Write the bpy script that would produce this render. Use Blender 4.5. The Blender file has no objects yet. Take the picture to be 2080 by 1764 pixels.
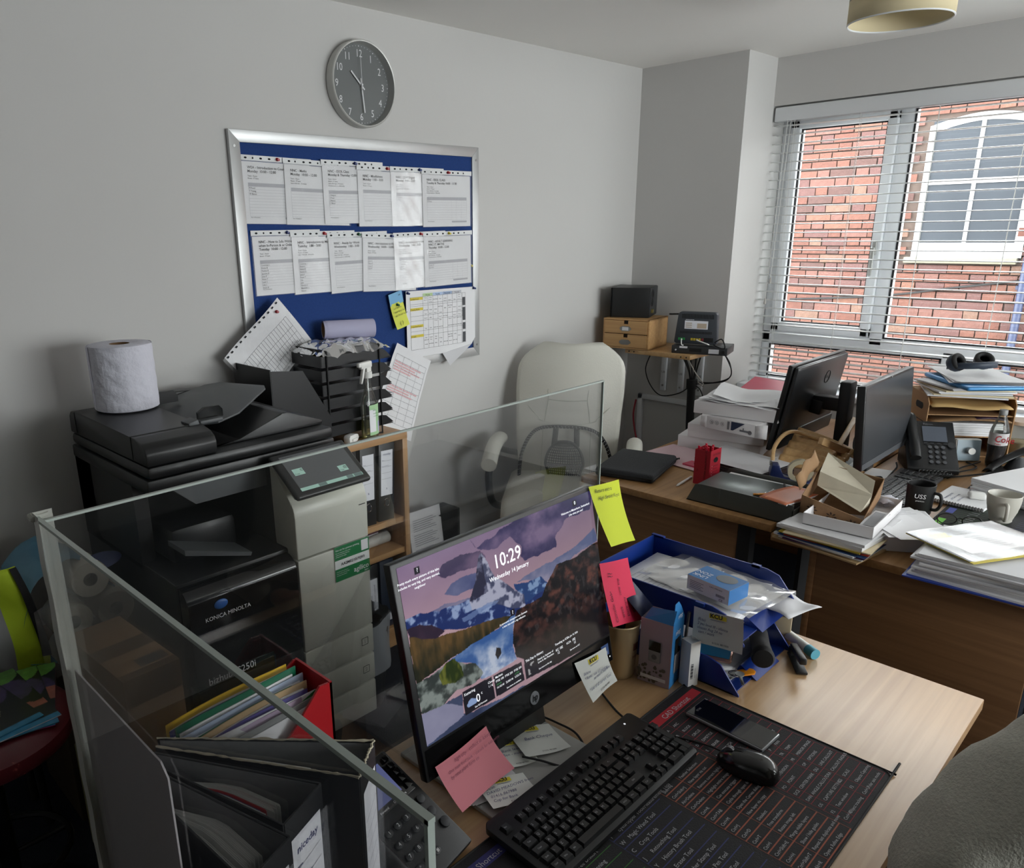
import bpy, bmesh, math, random
import numpy as np
from mathutils import Vector, Matrix, Euler
random.seed(7)
S = bpy.context.scene
COL = S.collection
R = math.radians
PI = math.pi

# ---------------------------------------------------------------- camera
cam_d = bpy.data.cameras.new('camera'); cam = bpy.data.objects.new('camera', cam_d); COL.objects.link(cam)
YAW, PITCH, ROLL = .8125, .3002, -.0201
_f = Vector((math.cos(PITCH)*math.cos(YAW), math.cos(PITCH)*math.sin(YAW), -math.sin(PITCH)))
_r = Vector((math.sin(YAW), -math.cos(YAW), 0)); _u = _r.cross(_f)
_R = math.cos(ROLL)*_r + math.sin(ROLL)*_u; _U = -math.sin(ROLL)*_r + math.cos(ROLL)*_u
cam.matrix_world = Matrix(((_R.x, _U.x, -_f.x, 0), (_R.y, _U.y, -_f.y, 0), (_R.z, _U.z, -_f.z, 1.68), (0, 0, 0, 1)))
cam_d.sensor_fit = 'HORIZONTAL'; cam_d.sensor_width = 36; cam_d.lens = 1560.18*36/2080
cam_d.shift_x = (1040-899.0)/2080; cam_d.shift_y = (942.96-882)/2080
cam_d.clip_start = .02
S.camera = cam
# ---------------------------------------------------------------- world, light, exposure
w = bpy.data.worlds.new('overcast'); S.world = w; w.use_nodes = True
bg = w.node_tree.nodes['Background']; bg.inputs['Color'].default_value = (.97, .985, 1.0, 1); bg.inputs['Strength'].default_value = 13.5
def area(name, loc, rot, sx, sy, power, col=(1, 1, 1), portal=False):
    l = bpy.data.lights.new(name, 'AREA'); l.shape = 'RECTANGLE'; l.size = sx; l.size_y = sy; l.energy = power; l.color = col
    o = bpy.data.objects.new(name, l); o.location = loc; o.rotation_euler = rot; COL.objects.link(o)
    if portal: l.cycles.is_portal = True
    return o
area('window_daylight_portal', (4.47, .1, 1.5), (0, R(90), 0), 1.5, 3.7, 1, portal=True)
area('added_window_portal', (2.6, -2.72, 1.5), (R(90), 0, 0), 2.8, 1.4, 1, portal=True)  # sky portal for the unseen side window added as extra daylight
S.view_settings.view_transform = 'Standard'; S.view_settings.look = 'None'
S.view_settings.gamma = 1; S.view_settings.use_curve_mapping = False; S.view_settings.exposure = 0.0
S.cycles.use_denoising = True
S.cycles.max_bounces = 10; S.cycles.diffuse_bounces = 6; S.cycles.transparent_max_bounces = 24; S.cycles.glossy_bounces = 4
S.cycles.sample_clamp_indirect = 8
S.cycles.caustics_reflective = False; S.cycles.caustics_refractive = False

# ---------------------------------------------------------------- materials
def lin(h):
    if isinstance(h, str):
        h = h.lstrip('#'); c = [int(h[i:i+2], 16)/255 for i in (0, 2, 4)]
    else: c = list(h)
    return tuple((x/12.92 if x <= .04045 else ((x+.055)/1.055)**2.4) for x in c)+(1,)
MC = {}
def mat(name, col, rough=.6, metal=0, var=.06, vs=6, bump=0, bs=80, spec=.5, emit=0, coat=0, stretch=None):
    if name in MC: return MC[name]
    m = bpy.data.materials.new(name); m.use_nodes = True; nt = m.node_tree; b = nt.nodes['Principled BSDF']
    c = lin(col); b.inputs['Roughness'].default_value = rough; b.inputs['Metallic'].default_value = metal
    b.inputs['Specular IOR Level'].default_value = spec; b.inputs['Coat Weight'].default_value = coat
    tc = nt.nodes.new('ShaderNodeTexCoord')
    src = tc.outputs['Object']
    if stretch:
        mp = nt.nodes.new('ShaderNodeMapping'); mp.inputs['Scale'].default_value = stretch; nt.links.new(src, mp.inputs['Vector']); src = mp.outputs['Vector']
    if var:
        n = nt.nodes.new('ShaderNodeTexNoise'); n.inputs['Scale'].default_value = vs; n.inputs['Detail'].default_value = 4; nt.links.new(src, n.inputs['Vector'])
        mx = nt.nodes.new('ShaderNodeMix'); mx.data_type = 'RGBA'
        mx.inputs['A'].default_value = tuple(x*(1-var) for x in c[:3])+(1,); mx.inputs['B'].default_value = tuple(min(1, x*(1+var)) for x in c[:3])+(1,)
        nt.links.new(n.outputs['Fac'], mx.inputs['Factor']); nt.links.new(mx.outputs['Result'], b.inputs['Base Color'])
    else: b.inputs['Base Color'].default_value = c
    if bump:
        n2 = nt.nodes.new('ShaderNodeTexNoise'); n2.inputs['Scale'].default_value = bs; n2.inputs['Detail'].default_value = 3; nt.links.new(src, n2.inputs['Vector'])
        bp = nt.nodes.new('ShaderNodeBump'); bp.inputs['Strength'].default_value = bump; bp.inputs['Distance'].default_value = .01
        nt.links.new(n2.outputs['Fac'], bp.inputs['Height']); nt.links.new(bp.outputs['Normal'], b.inputs['Normal'])
    if emit:
        b.inputs['Emission Color'].default_value = c; b.inputs['Emission Strength'].default_value = emit
    MC[name] = m; return m
def wood(name, c1, c2, axis=0, rough=.38, scale=1.0):
    if name in MC: return MC[name]
    m = bpy.data.materials.new(name); m.use_nodes = True; nt = m.node_tree; b = nt.nodes['Principled BSDF']
    tc = nt.nodes.new('ShaderNodeTexCoord'); mp = nt.nodes.new('ShaderNodeMapping')
    sc = [60*scale]*3; sc[axis] = 2.2*scale; mp.inputs['Scale'].default_value = sc
    nt.links.new(tc.outputs['Object'], mp.inputs['Vector'])
    n = nt.nodes.new('ShaderNodeTexNoise'); n.inputs['Scale'].default_value = 1; n.inputs['Detail'].default_value = 6; n.inputs['Distortion'].default_value = .6
    nt.links.new(mp.outputs['Vector'], n.inputs['Vector'])
    mp2 = nt.nodes.new('ShaderNodeMapping'); s2 = [9*scale]*3; s2[axis] = .5*scale; mp2.inputs['Scale'].default_value = s2; nt.links.new(tc.outputs['Object'], mp2.inputs['Vector'])
    n2 = nt.nodes.new('ShaderNodeTexNoise'); n2.inputs['Scale'].default_value = 1; n2.inputs['Detail'].default_value = 3; nt.links.new(mp2.outputs['Vector'], n2.inputs['Vector'])
    ad = nt.nodes.new('ShaderNodeMath'); ad.operation = 'MULTIPLY_ADD'; ad.inputs[1].default_value = .6; nt.links.new(n.outputs['Fac'], ad.inputs[0])
    m3 = nt.nodes.new('ShaderNodeMath'); m3.operation = 'MULTIPLY'; m3.inputs[1].default_value = .4; nt.links.new(n2.outputs['Fac'], m3.inputs[0]); nt.links.new(m3.outputs[0], ad.inputs[2])
    cr = nt.nodes.new('ShaderNodeValToRGB'); cr.color_ramp.elements[0].position = .36; cr.color_ramp.elements[1].position = .64
    cr.color_ramp.elements[0].color = lin(c1); cr.color_ramp.elements[1].color = lin(c2)
    nt.links.new(ad.outputs[0], cr.inputs['Fac']); nt.links.new(cr.outputs['Color'], b.inputs['Base Color'])
    bp = nt.nodes.new('ShaderNodeBump'); bp.inputs['Strength'].default_value = .06; bp.inputs['Distance'].default_value = .004
    nt.links.new(n.outputs['Fac'], bp.inputs['Height']); nt.links.new(bp.outputs['Normal'], b.inputs['Normal'])
    b.inputs['Roughness'].default_value = rough
    MC[name] = m; return m
def clear(name, tint=(1, 1, 1), gloss=1.0, rough=.02, haze=0.0, hazecol='#e8e8e8', ior=1.45):
    """thin clear sheet: straight-through light plus fresnel reflection plus a little haze of dust"""
    if name in MC: return MC[name]
    m = bpy.data.materials.new(name); m.use_nodes = True; nt = m.node_tree
    for n in list(nt.nodes): nt.nodes.remove(n)
    out = nt.nodes.new('ShaderNodeOutputMaterial'); tr = nt.nodes.new('ShaderNodeBsdfTransparent'); tr.inputs['Color'].default_value = tuple(tint)+(1,)
    gl = nt.nodes.new('ShaderNodeBsdfGlossy'); gl.inputs['Roughness'].default_value = rough
    fr = nt.nodes.new('ShaderNodeFresnel'); fr.inputs['IOR'].default_value = ior
    mu = nt.nodes.new('ShaderNodeMath'); mu.operation = 'MULTIPLY'; mu.inputs[1].default_value = gloss; nt.links.new(fr.outputs[0], mu.inputs[0])
    mx = nt.nodes.new('ShaderNodeMixShader'); nt.links.new(mu.outputs[0], mx.inputs[0]); nt.links.new(tr.outputs[0], mx.inputs[1]); nt.links.new(gl.outputs[0], mx.inputs[2])
    last = mx
    if haze:
        df = nt.nodes.new('ShaderNodeBsdfDiffuse'); df.inputs['Color'].default_value = lin(hazecol)
        m2 = nt.nodes.new('ShaderNodeMixShader'); m2.inputs[0].default_value = haze
        nt.links.new(mx.outputs[0], m2.inputs[1]); nt.links.new(df.outputs[0], m2.inputs[2]); last = m2
    nt.links.new(last.outputs[0], out.inputs['Surface'])
    MC[name] = m; return m
def vcol(name, rough=.5, emit=0.0):
    """surface whose flat print is stored per vertex (screens, printed covers)"""
    if name in MC: return MC[name]
    m = bpy.data.materials.new(name); m.use_nodes = True; nt = m.node_tree; b = nt.nodes['Principled BSDF']
    a = nt.nodes.new('ShaderNodeVertexColor'); a.layer_name = 'print'
    b.inputs['Roughness'].default_value = rough
    if emit:
        b.inputs['Base Color'].default_value = (.01, .01, .012, 1)
        nt.links.new(a.outputs['Color'], b.inputs['Emission Color']); b.inputs['Emission Strength'].default_value = emit
    else: nt.links.new(a.outputs['Color'], b.inputs['Base Color'])
    MC[name] = m; return m

white = mat('white_plastic', '#e4e4e0', .4); paper = mat('white_paper', '#e6e6e8', .75, var=.02)
paper2 = mat('greyish_paper', '#cfcfd2', .75, var=.05, vs=14); black = mat('black_plastic', '#17181a', .42, var=.1)
matte = mat('matte_black', '#121213', .7, var=.1); dgrey = mat('dark_grey_plastic', '#2b2d30', .5)
ink = mat('dark_ink', '#2a2a30', .8, var=0); inkg = mat('grey_ink', '#77777c', .8, var=0); inkw = mat('white_print', '#e8e8ea', .6, var=0)
inkb = mat('blue_ink', '#343a6b', .8, var=0); inkr = mat('red_ink', '#a02a38', .8, var=0)
metal = mat('brushed_metal', '#9a9a98', .35, 1, var=.1); chrome = mat('chrome', '#c8c8c8', .15, 1, var=0)
kraft = mat('brown_card', '#8a6a48', .8, var=.1, vs=20); yel = mat('yellow_print', '#e2d23a', .6, var=0)
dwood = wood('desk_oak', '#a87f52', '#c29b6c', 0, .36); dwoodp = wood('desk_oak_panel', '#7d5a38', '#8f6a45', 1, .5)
beech = wood('pale_beech', '#b58f5f', '#c9a677', 0, .45)

# ---------------------------------------------------------------- mesh helpers
def TR(loc=(0, 0, 0), rot=(0, 0, 0)): return Matrix.Translation(loc) @ Euler(rot).to_matrix().to_4x4()
def FR(o, x, y):
    """frame with origin o, x and y along the given directions (z = x cross y)"""
    x = Vector(x).normalized(); y = Vector(y); z = x.cross(y).normalized(); y = z.cross(x)
    m = Matrix.Identity(4)
    for i in range(3): m[i][0], m[i][1], m[i][2], m[i][3] = x[i], y[i], z[i], o[i]
    return m
def catmull(pts, n=8, closed=False):
    P = [Vector(p) for p in pts]; out = []; L = len(P)
    rng = range(L if closed else L-1)
    for i in rng:
        if closed: a, b, c, d = P[(i-1) % L], P[i], P[(i+1) % L], P[(i+2) % L]
        else: a, b, c, d = P[max(i-1, 0)], P[i], P[i+1], P[min(i+2, L-1)]
        for k in range(n):
            t = k/n
            out.append(.5*((2*b)+(-a+c)*t+(2*a-5*b+4*c-d)*t*t+(-a+3*b-3*c+d)*t**3))
    if not closed: out.append(P[-1])
    return out
class B:
    def __init__(s): s.bm = bmesh.new()
    def box(s, c, size, rot=(0, 0, 0), bev=0, seg=2, M=None):
        m = TR(c, rot) @ Matrix.Diagonal((size[0], size[1], size[2], 1))
        if M: m = M @ m
        r = bmesh.ops.create_cube(s.bm, size=1, matrix=m)
        if bev:
            e = {ed for v in r['verts'] for ed in v.link_edges}
            bmesh.ops.bevel(s.bm, geom=list(e), offset=bev, segments=seg, profile=.5, affect='EDGES')
        return s
    def mm(s, a, b, **k):
        return s.box([(a[i]+b[i])/2 for i in range(3)], [abs(b[i]-a[i]) for i in range(3)], **k)
    def cyl(s, p0, p1, r0, r1=None, n=20, cap=True):
        p0 = Vector(p0); p1 = Vector(p1); r1 = r0 if r1 is None else r1
        d = (p1-p0); q = d.to_track_quat('Z', 'Y').to_matrix()
        ring = []
        for p, r in ((p0, r0), (p1, r1)):
            ring.append([s.bm.verts.new(p+q @ Vector((math.cos(2*PI*i/n)*r, math.sin(2*PI*i/n)*r, 0))) for i in range(n)])
        for i in range(n): s.bm.faces.new((ring[0][i], ring[0][(i+1) % n], ring[1][(i+1) % n], ring[1][i]))
        if cap:
            if r0 > 0: s.bm.faces.new(ring[0][::-1])
            if r1 > 0: s.bm.faces.new(ring[1])
        return s
    def lathe(s, prof, n=28, M=None, sx=1, sy=1):
        M = M or Matrix.Identity(4); rings = []
        for r, z in prof:
            if r < 1e-6: rings.append([s.bm.verts.new(M @ Vector((0, 0, z)))])
            else: rings.append([s.bm.verts.new(M @ Vector((math.cos(2*PI*i/n)*r*sx, math.sin(2*PI*i/n)*r*sy, z))) for i in range(n)])
        for a, b in zip(rings, rings[1:]):
            for i in range(n):
                j = (i+1) % n
                if len(a) == 1 and len(b) == 1: continue
                if len(a) == 1: s.bm.faces.new((a[0], b[j], b[i]))
                elif len(b) == 1: s.bm.faces.new((a[i], a[j], b[0]))
                else: s.bm.faces.new((a[i], a[j], b[j], b[i]))
        return s
    def tube(s, pts, r, n=8, seg=8, closed=False, smooth=True, rs=None):
        P = catmull(pts, seg, closed) if smooth and len(pts) > 2 else [Vector(p) for p in pts]
        L = len(P); rings = []; up = None
        for i, p in enumerate(P):
            t = (P[(i+1) % L]-P[i-1]) if closed else (P[min(i+1, L-1)]-P[max(i-1, 0)])
            if t.length < 1e-9: t = Vector((0, 0, 1))
            t.normalize()
            if up is None: up = Vector((0, 0, 1)) if abs(t.z) < .9 else Vector((1, 0, 0))
            up = (up-t*up.dot(t)); up = up.normalized() if up.length > 1e-6 else t.orthogonal().normalized()
            bi = t.cross(up); rr = r if rs is None else rs(i/(L-1))
            rings.append([s.bm.verts.new(p+up*math.cos(2*PI*k/n)*rr+bi*math.sin(2*PI*k/n)*rr) for k in range(n)])
        for i in range(L if closed else L-1):
            a, b = rings[i], rings[(i+1) % L]
            for k in range(n): s.bm.faces.new((a[k], a[(k+1) % n], b[(k+1) % n], b[k]))
        if not closed: s.bm.faces.new(rings[0][::-1]); s.bm.faces.new(rings[-1])
        return s
    def prism(s, poly, z0, z1, M=None, bev=0):
        M = M or Matrix.Identity(4)
        a = [s.bm.verts.new(M @ Vector((x, y, z0))) for x, y in poly]; b = [s.bm.verts.new(M @ Vector((x, y, z1))) for x, y in poly]
        n = len(poly); fs = [s.bm.faces.new(a[::-1]), s.bm.faces.new(b)]
        for i in range(n): fs.append(s.bm.faces.new((a[i], a[(i+1) % n], b[(i+1) % n], b[i])))
        if bev: bmesh.ops.bevel(s.bm, geom=list({e for f in fs for e in f.edges}), offset=bev, segments=2, affect='EDGES', profile=.5)
        return s
    def poly(s, pts, M=None):
        M = M or Matrix.Identity(4)
        s.bm.faces.new([s.bm.verts.new(M @ Vector((p[0], p[1], p[2] if len(p) > 2 else 0))) for p in pts]); return s
    def rect(s, M, x0, y0, x1, y1, z=0): return s.poly(((x0, y0, z), (x1, y0, z), (x1, y1, z), (x0, y1, z)), M)
    def line(s, M, x0, y0, x1, y1, wd, z=0):
        d = Vector((x1-x0, y1-y0)); n = Vector((-d.y, d.x)).normalized()*wd/2
        return s.poly(((x0+n.x, y0+n.y, z), (x0-n.x, y0-n.y, z), (x1-n.x, y1-n.y, z), (x1+n.x, y1+n.y, z)), M)
    def disc(s, M, x, y, r, z=0, n=16, ry=None):
        return s.poly([(x+math.cos(2*PI*i/n)*r, y+math.sin(2*PI*i/n)*(ry or r), z) for i in range(n)], M)
    def grid(s, f, nx, ny, M=None):
        M = M or Matrix.Identity(4)
        V = [[s.bm.verts.new(M @ Vector(f(i/nx, j/ny))) for i in range(nx+1)] for j in range(ny+1)]
        for j in range(ny):
            for i in range(nx): s.bm.faces.new((V[j][i], V[j][i+1], V[j+1][i+1], V[j+1][i]))
        return s
    def sheet(s, wd, h, z=None, nx=8, ny=8, M=None, th=.0006):
        z = z or (lambda u, v: 0)
        s.grid(lambda u, v: (u*wd, v*h, z(u, v)), nx, ny, M)
        return s
    def ball(s, c, r, sc=(1, 1, 1), n=16, M=None):
        m = Matrix.Translation(c) @ Matrix.Diagonal((sc[0], sc[1], sc[2], 1))
        bmesh.ops.create_uvsphere(s.bm, u_segments=n, v_segments=n//2+1, radius=r, matrix=(M @ m) if M else m); return s
    def o(s, name, m, parent=None, loc=(0, 0, 0), rot=(0, 0, 0), ang=40, M=None, solid=0, sub=0):
        me = bpy.data.meshes.new(name)
        bmesh.ops.recalc_face_normals(s.bm, faces=s.bm.faces)
        s.bm.to_mesh(me); s.bm.free()
        me.materials.append(m)
        if ang and len(me.polygons):
            me.polygons.foreach_set('use_smooth', [True]*len(me.polygons)); me.set_sharp_from_angle(angle=R(ang))
        ob = bpy.data.objects.new(name, me); COL.objects.link(ob)
        if parent: ob.parent = parent
        if M is not None: ob.matrix_local = M
        else: ob.location = loc; ob.rotation_euler = rot
        if solid:
            md = ob.modifiers.new('thickness', 'SOLIDIFY'); md.thickness = solid; md.offset = 0
        if sub:
            md = ob.modifiers.new('smooth', 'SUBSURF'); md.levels = sub; md.render_levels = sub
        return ob
def tag(o, label=None, cat=None, group=None, kind=None):
    if label: o['label'] = label
    if cat: o['category'] = cat
    if group: o['group'] = group
    if kind: o['kind'] = kind
    return o
def thing(name, label, cat, loc=(0, 0, 0), rot=0, group=None, M=None):
    o = bpy.data.objects.new(name, None); o.empty_display_size = .05; COL.objects.link(o)
    if M is not None: o.matrix_world = M
    else: o.location = loc; o.rotation_euler = (0, 0, rot) if not isinstance(rot, tuple) else rot
    return tag(o, label, cat, group)
def struct(o): o['kind'] = 'structure'; return o
def dup(root, loc=None, rz=None, label=None, group=None):
    r = root.copy(); COL.objects.link(r)
    if loc is not None: r.location = loc
    if rz is not None: r.rotation_euler = (0, 0, rz)
    if label: r['label'] = label
    if group: r['group'] = group
    for ch in list(root.children):
        c = ch.copy(); COL.objects.link(c); c.parent = r
        for g in ch.children:
            d = g.copy(); COL.objects.link(d); d.parent = c
    return r
_tc = bpy.data.curves.new('lettering', 'FONT'); _tc.resolution_u = 2
_to = bpy.data.objects.new('lettering', _tc)
COL.objects.link(_to)
def text(items, m, parent=None, name='printed_text', M=None, bold=0):
    """items: (string, size, matrix[, align[, x-squeeze[, shear]]]) -> one flat mesh of lettering"""
    bm = bmesh.new()
    for it in items:
        st, size, mx = it[:3]; al = it[3] if len(it) > 3 else 'LEFT'; sx = it[4] if len(it) > 4 else 1; sh = it[5] if len(it) > 5 else 0
        _tc.body = st; _tc.size = size; _tc.align_x = al; _tc.shear = sh; _tc.offset = bold*size
        bpy.context.view_layer.update()
        me = bpy.data.meshes.new_from_object(_to.evaluated_get(bpy.context.evaluated_depsgraph_get()))
        me.transform(mx @ Matrix.Diagonal((sx, 1, 1, 1))); bm.from_mesh(me); bpy.data.meshes.remove(me)
    me = bpy.data.meshes.new(name); bm.to_mesh(me); bm.free(); me.materials.clear(); me.materials.append(m)
    ob = bpy.data.objects.new(name, me); COL.objects.link(ob)
    if parent: ob.parent = parent
    if M is not None: ob.matrix_local = M
    if len(items) > 1: ob['kind'] = 'stuff'
    return ob
def at(M, x, y, z=.0004, rz=0): return M @ TR((x, y, z), (0, 0, rz))
def paint(name, M, wd, h, nx, ny, fn, m, parent):
    """flat printed picture: fn(U,V) -> rgb array, stored on the vertices of a fine grid"""
    u, v = np.meshgrid(np.linspace(0, 1, nx), np.linspace(0, 1, ny))
    rgb = np.clip(fn(u, v), 0, 1); l = np.where(rgb <= .04045, rgb/12.92, ((rgb+.055)/1.055)**2.4)
    co = np.stack([u*wd, v*h, np.zeros_like(u)], -1).reshape(-1, 3)
    i = np.arange(nx*ny).reshape(ny, nx)
    f = np.stack([i[:-1, :-1], i[:-1, 1:], i[1:, 1:], i[1:, :-1]], -1).reshape(-1, 4)
    me = bpy.data.meshes.new(name); me.vertices.add(len(co)); me.vertices.foreach_set('co', co.ravel())
    me.loops.add(f.size); me.loops.foreach_set('vertex_index', f.ravel().astype(np.int32))
    me.polygons.add(len(f)); me.polygons.foreach_set('loop_start', np.arange(0, f.size, 4, dtype=np.int32))
    me.update(calc_edges=True)
    a = me.color_attributes.new('print', 'FLOAT_COLOR', 'POINT')
    a.data.foreach_set('color', np.concatenate([l.reshape(-1, 3), np.ones((nx*ny, 1))], 1).ravel().astype(np.float32))
    me.materials.append(m); ob = bpy.data.objects.new(name, me); COL.objects.link(ob)
    if parent: ob.parent = parent
    ob.matrix_local = M
    return ob
def vnoise(u, v, fx, fy, seed=0, oct=4):
    """value noise on arrays"""
    rs = np.random.RandomState(seed); tot = np.zeros_like(u); amp = 1; s = 0
    for o in range(oct):
        T = rs.rand(64, 64); x = u*fx*2**o; y = v*fy*2**o
        xi = np.floor(x).astype(int); yi = np.floor(y).astype(int); fx_ = x-xi; fy_ = y-yi
        fx_ = fx_*fx_*(3-2*fx_); fy_ = fy_*fy_*(3-2*fy_)
        g = lambda a, b: T[a % 64, b % 64]
        tot += amp*((g(xi, yi)*(1-fx_)+g(xi+1, yi)*fx_)*(1-fy_)+(g(xi, yi+1)*(1-fx_)+g(xi+1, yi+1)*fx_)*fy_); s += amp; amp *= .5
    return tot/s
def inpoly(u, v, pts):
    c = np.zeros(u.shape, bool); n = len(pts)
    for i in range(n):
        x0, y0 = pts[i]; x1, y1 = pts[(i+1) % n]
        if y0 == y1: continue
        t = ((y0 > v) != (y1 > v)) & (u < (x1-x0)*(v-y0)/(y1-y0)+x0); c ^= t
    return c

# ================================================================= the room
wallm = mat('painted_wall', '#c8c7c5', .85, var=.03, vs=1.5, bump=.04, bs=35)
ceilm = mat('ceiling_paint', '#f0eeea', .9, var=.02, vs=1)
carpet = mat('navy_carpet', '#1e2430', .95, var=.5, vs=90, bump=.5, bs=300)
upvc = mat('white_upvc', '#e6e9ec', .3, var=.01)
struct(B().mm((-2.4, -2.6, -.05), (4.5, 2.65, 0)).o('floor', carpet))
struct(B().mm((-2.4, -2.6, 2.455), (4.5, 2.65, 2.6)).o('ceiling', ceilm))
struct(B().mm((-2.5, 2.5, 0), (3.9, 2.65, 2.455)).o('wall_left', wallm))
struct(B().mm((3.88, 1.915, 0), (4.5, 2.64, 2.455)).o('wall_alcove', wallm))
struct(B().mm((4.19, -1.8, 2.232), (4.5, 1.92, 2.455)).mm((4.19, -1.8, 0), (4.5, 1.92, .775)).mm((4.19, -2.6, 0), (4.5, -1.8, 2.455)).o('wall_window', wallm))
struct(B().mm((-2.4, -2.75, 0), (1.2, -2.6, 2.455)).mm((4.0, -2.75, 0), (4.5, -2.6, 2.455)).mm((1.2, -2.75, 0), (4.0, -2.6, .8)).mm((1.2, -2.75, 2.2), (4.0, -2.6, 2.455)).o('wall_right', wallm))  # opening cut for the added side window
struct(B().mm((-2.55, -2.7, 0), (-2.4, 2.65, 2.455)).o('wall_near', wallm))
struct(B().mm((4.165, -1.8, .775), (4.34, 1.913, .80), bev=.004).o('trim_1', upvc))
struct(B().mm((1.9, 2.482, 0), (3.88, 2.5, .1), bev=.003).o('baseboard_left', upvc))
# window: frame, opening casement, fixed light, low lights, glass
wn = thing('window_1', None, None, (0, 0, 0)); struct(wn)
X0, X1 = 4.33, 4.40
b = B()
for y0, y1, z0, z1 in ((1.915, 1.868, .80, 2.232), (-1.8, -1.75, .80, 2.232), (-1.8, 1.915, 2.168, 2.232), (-1.8, 1.915, .80, .835), (-1.8, 1.915, 1.014, 1.09), (1.358, 1.293, 1.05, 2.2), (-1.18, -1.25, 1.05, 2.2), (1.02, .95, .82, 1.05), (-.4, -.47, .82, 1.05)):
    b.mm((X0, y0, z0), (X1, y1, z1), bev=.006)
b.o('window_frame', upvc, wn)
for ya, yb in ((1.868, 1.358), (-1.18, -1.75)):
    b = B()
    for y0, y1, z0, z1 in ((ya, ya-.052, 1.09, 2.168), (yb+.046, yb, 1.09, 2.168), (ya, yb, 2.124, 2.168), (ya, yb, 1.09, 1.14)):
        b.mm((X0-.022, y0, z0), (X1-.02, y1, z1), bev=.008)
    cs = b.o('casement', upvc, wn)
gk = mat('black_gasket', '#16181c', .6)
b = B()
for y0, y1, z0, z1 in ((1.816, 1.404, 1.14, 2.124), (1.293, -1.18, 1.09, 2.168), (1.868, 1.02, .835, 1.014), (.95, -.4, .835, 1.014)):
    for a in (((y0, y0-.007), (z0, z1)), ((y1+.007, y1), (z0, z1)), ((y0, y1), (z0, z0+.006)), ((y0, y1), (z1-.006, z1))):
        b.mm((X0-.002, a[0][0], a[1][0]), (X0+.01, a[0][1], a[1][1]))
b.o('gasket', gk, wn)
glass = clear('window_glass', (.97, .985, .98), .7)
for y0, y1, z0, z1 in ((1.816, 1.404, 1.14, 2.124), (1.293, -1.18, 1.09, 2.168), (1.868, 1.02, .835, 1.014), (.95, -.4, .835, 1.014), (-.47, -1.75, .835, 1.014), (-1.23, -1.70, 1.14, 2.124)):
    B().mm((4.352, y1, z0), (4.358, y0, z1)).o('pane', glass, wn)
h = B().mm((4.29, 1.372, 1.5), (4.312, 1.392, 1.57), bev=.006).box((4.28, 1.382, 1.47), (.016, .018, .14), bev=.006).o('window_handle', mat('handle_metal', '#b9bab6', .35, .6), wn)
# venetian blind
bl = thing('venetian_blind', 'white venetian blind hanging open across the wide window', 'blind', (4.22, 0, 0))
B().box((0, .055, 2.19), (.062, 3.7, .068), bev=.006).o('headrail', upvc, bl)
slatm = mat('white_slat', '#eef0f0', .35, var=.01)
sb = B()
n = 6
for i in range(n):
    a = -.025+.05*i/n; c = -.025+.05*(i+1)/n; zc = lambda t: .0025*(1-(t/.025)**2)
    sb.poly(((a, -1.79, zc(a)), (c, -1.79, zc(c)), (c, 1.905, zc(c)), (a, 1.905, zc(a))))
bmesh.ops.remove_doubles(sb.bm, verts=sb.bm.verts, dist=1e-5)
s0 = sb.o('slat', slatm, bl, (0, 0, 2.136), solid=.0024)
for i in range(1, 30):
    s = s0.copy(); COL.objects.link(s); s.location = (0, 0, 2.136-.0436*i); s.rotation_euler = (0, R(random.uniform(-1, 1)), 0)
B().box((0, .055, .835), (.052, 3.69, .016), bev=.004).o('bottom_rail', upvc, bl)
cordm = mat('blind_cord', '#dcdcd8', .7)
for y in (1.80, 1.49, 1.16, .82, .48, .14, -.2, -.55, -.9, -1.25, -1.6):
    B().cyl((-.026, y, .835), (-.026, y, 2.16), .0011, n=5).cyl((.026, y+.012, .835), (.026, y+.012, 2.16), .0011, n=5).o('ladder_cord', cordm, bl)
for y, z in ((1.835, 1.385), (1.852, 1.275)):
    t = B().cyl((-.04, y, z), (-.036, y-.02, 2.16), .0012, n=5).o('pull_cord', cordm, bl)
    B().lathe(((0, .028), (.003, .026), (.0075, 0), (.006, -.004), (0, -.004)), 10).o('tassel', mat('tassel', '#b5b3ae', .5), t, (-.04, y, z-.026))

# ---------------------------------------------------------------- outside
struct(B().mm((4.6, -7, -.45), (8.2, 9, -.4)).o('ground', mat('yard_paving', '#a5a19a', .9, var=.15, vs=3)))
nb = thing('neighbouring_building', 'red brick building with arched sash window seen through the blind', 'building', (7.8, 0, 0))
B().mm((.012, -4, -.4), (.4, 6, 2.60)).o('mortar_wall', mat('mortar', '#453a34', .95, var=.35, vs=20), nb)
bcols = ['#5a3a30', '#55352c', '#5f4135', '#5a3d36', '#4e3532', '#5c463b', '#45302c']
bms = [mat('brick_%s' % n_, c, .9, var=.3, vs=30, bump=.5, bs=90) for n_, c in zip(('red', 'rust', 'orange', 'rose', 'plum', 'tan', 'dark'), bcols)]
def brick_mesh(L, m, k):
    q = B().box((0, 0, 0), (.022, L, .064)); 
    for v in q.bm.verts: v.co += Vector((random.uniform(-.002, .002), random.uniform(-.003, .003), random.uniform(-.0025, .0025)))
    o = q.o('brick', m, nb); me = o.data; bpy.data.objects.remove(o); return me
BM = {(L, k): brick_mesh(L, bms[k], k) for L in (.215, .1025) for k in range(7)}
spots = []
rz = 0; z = -.36
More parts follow.
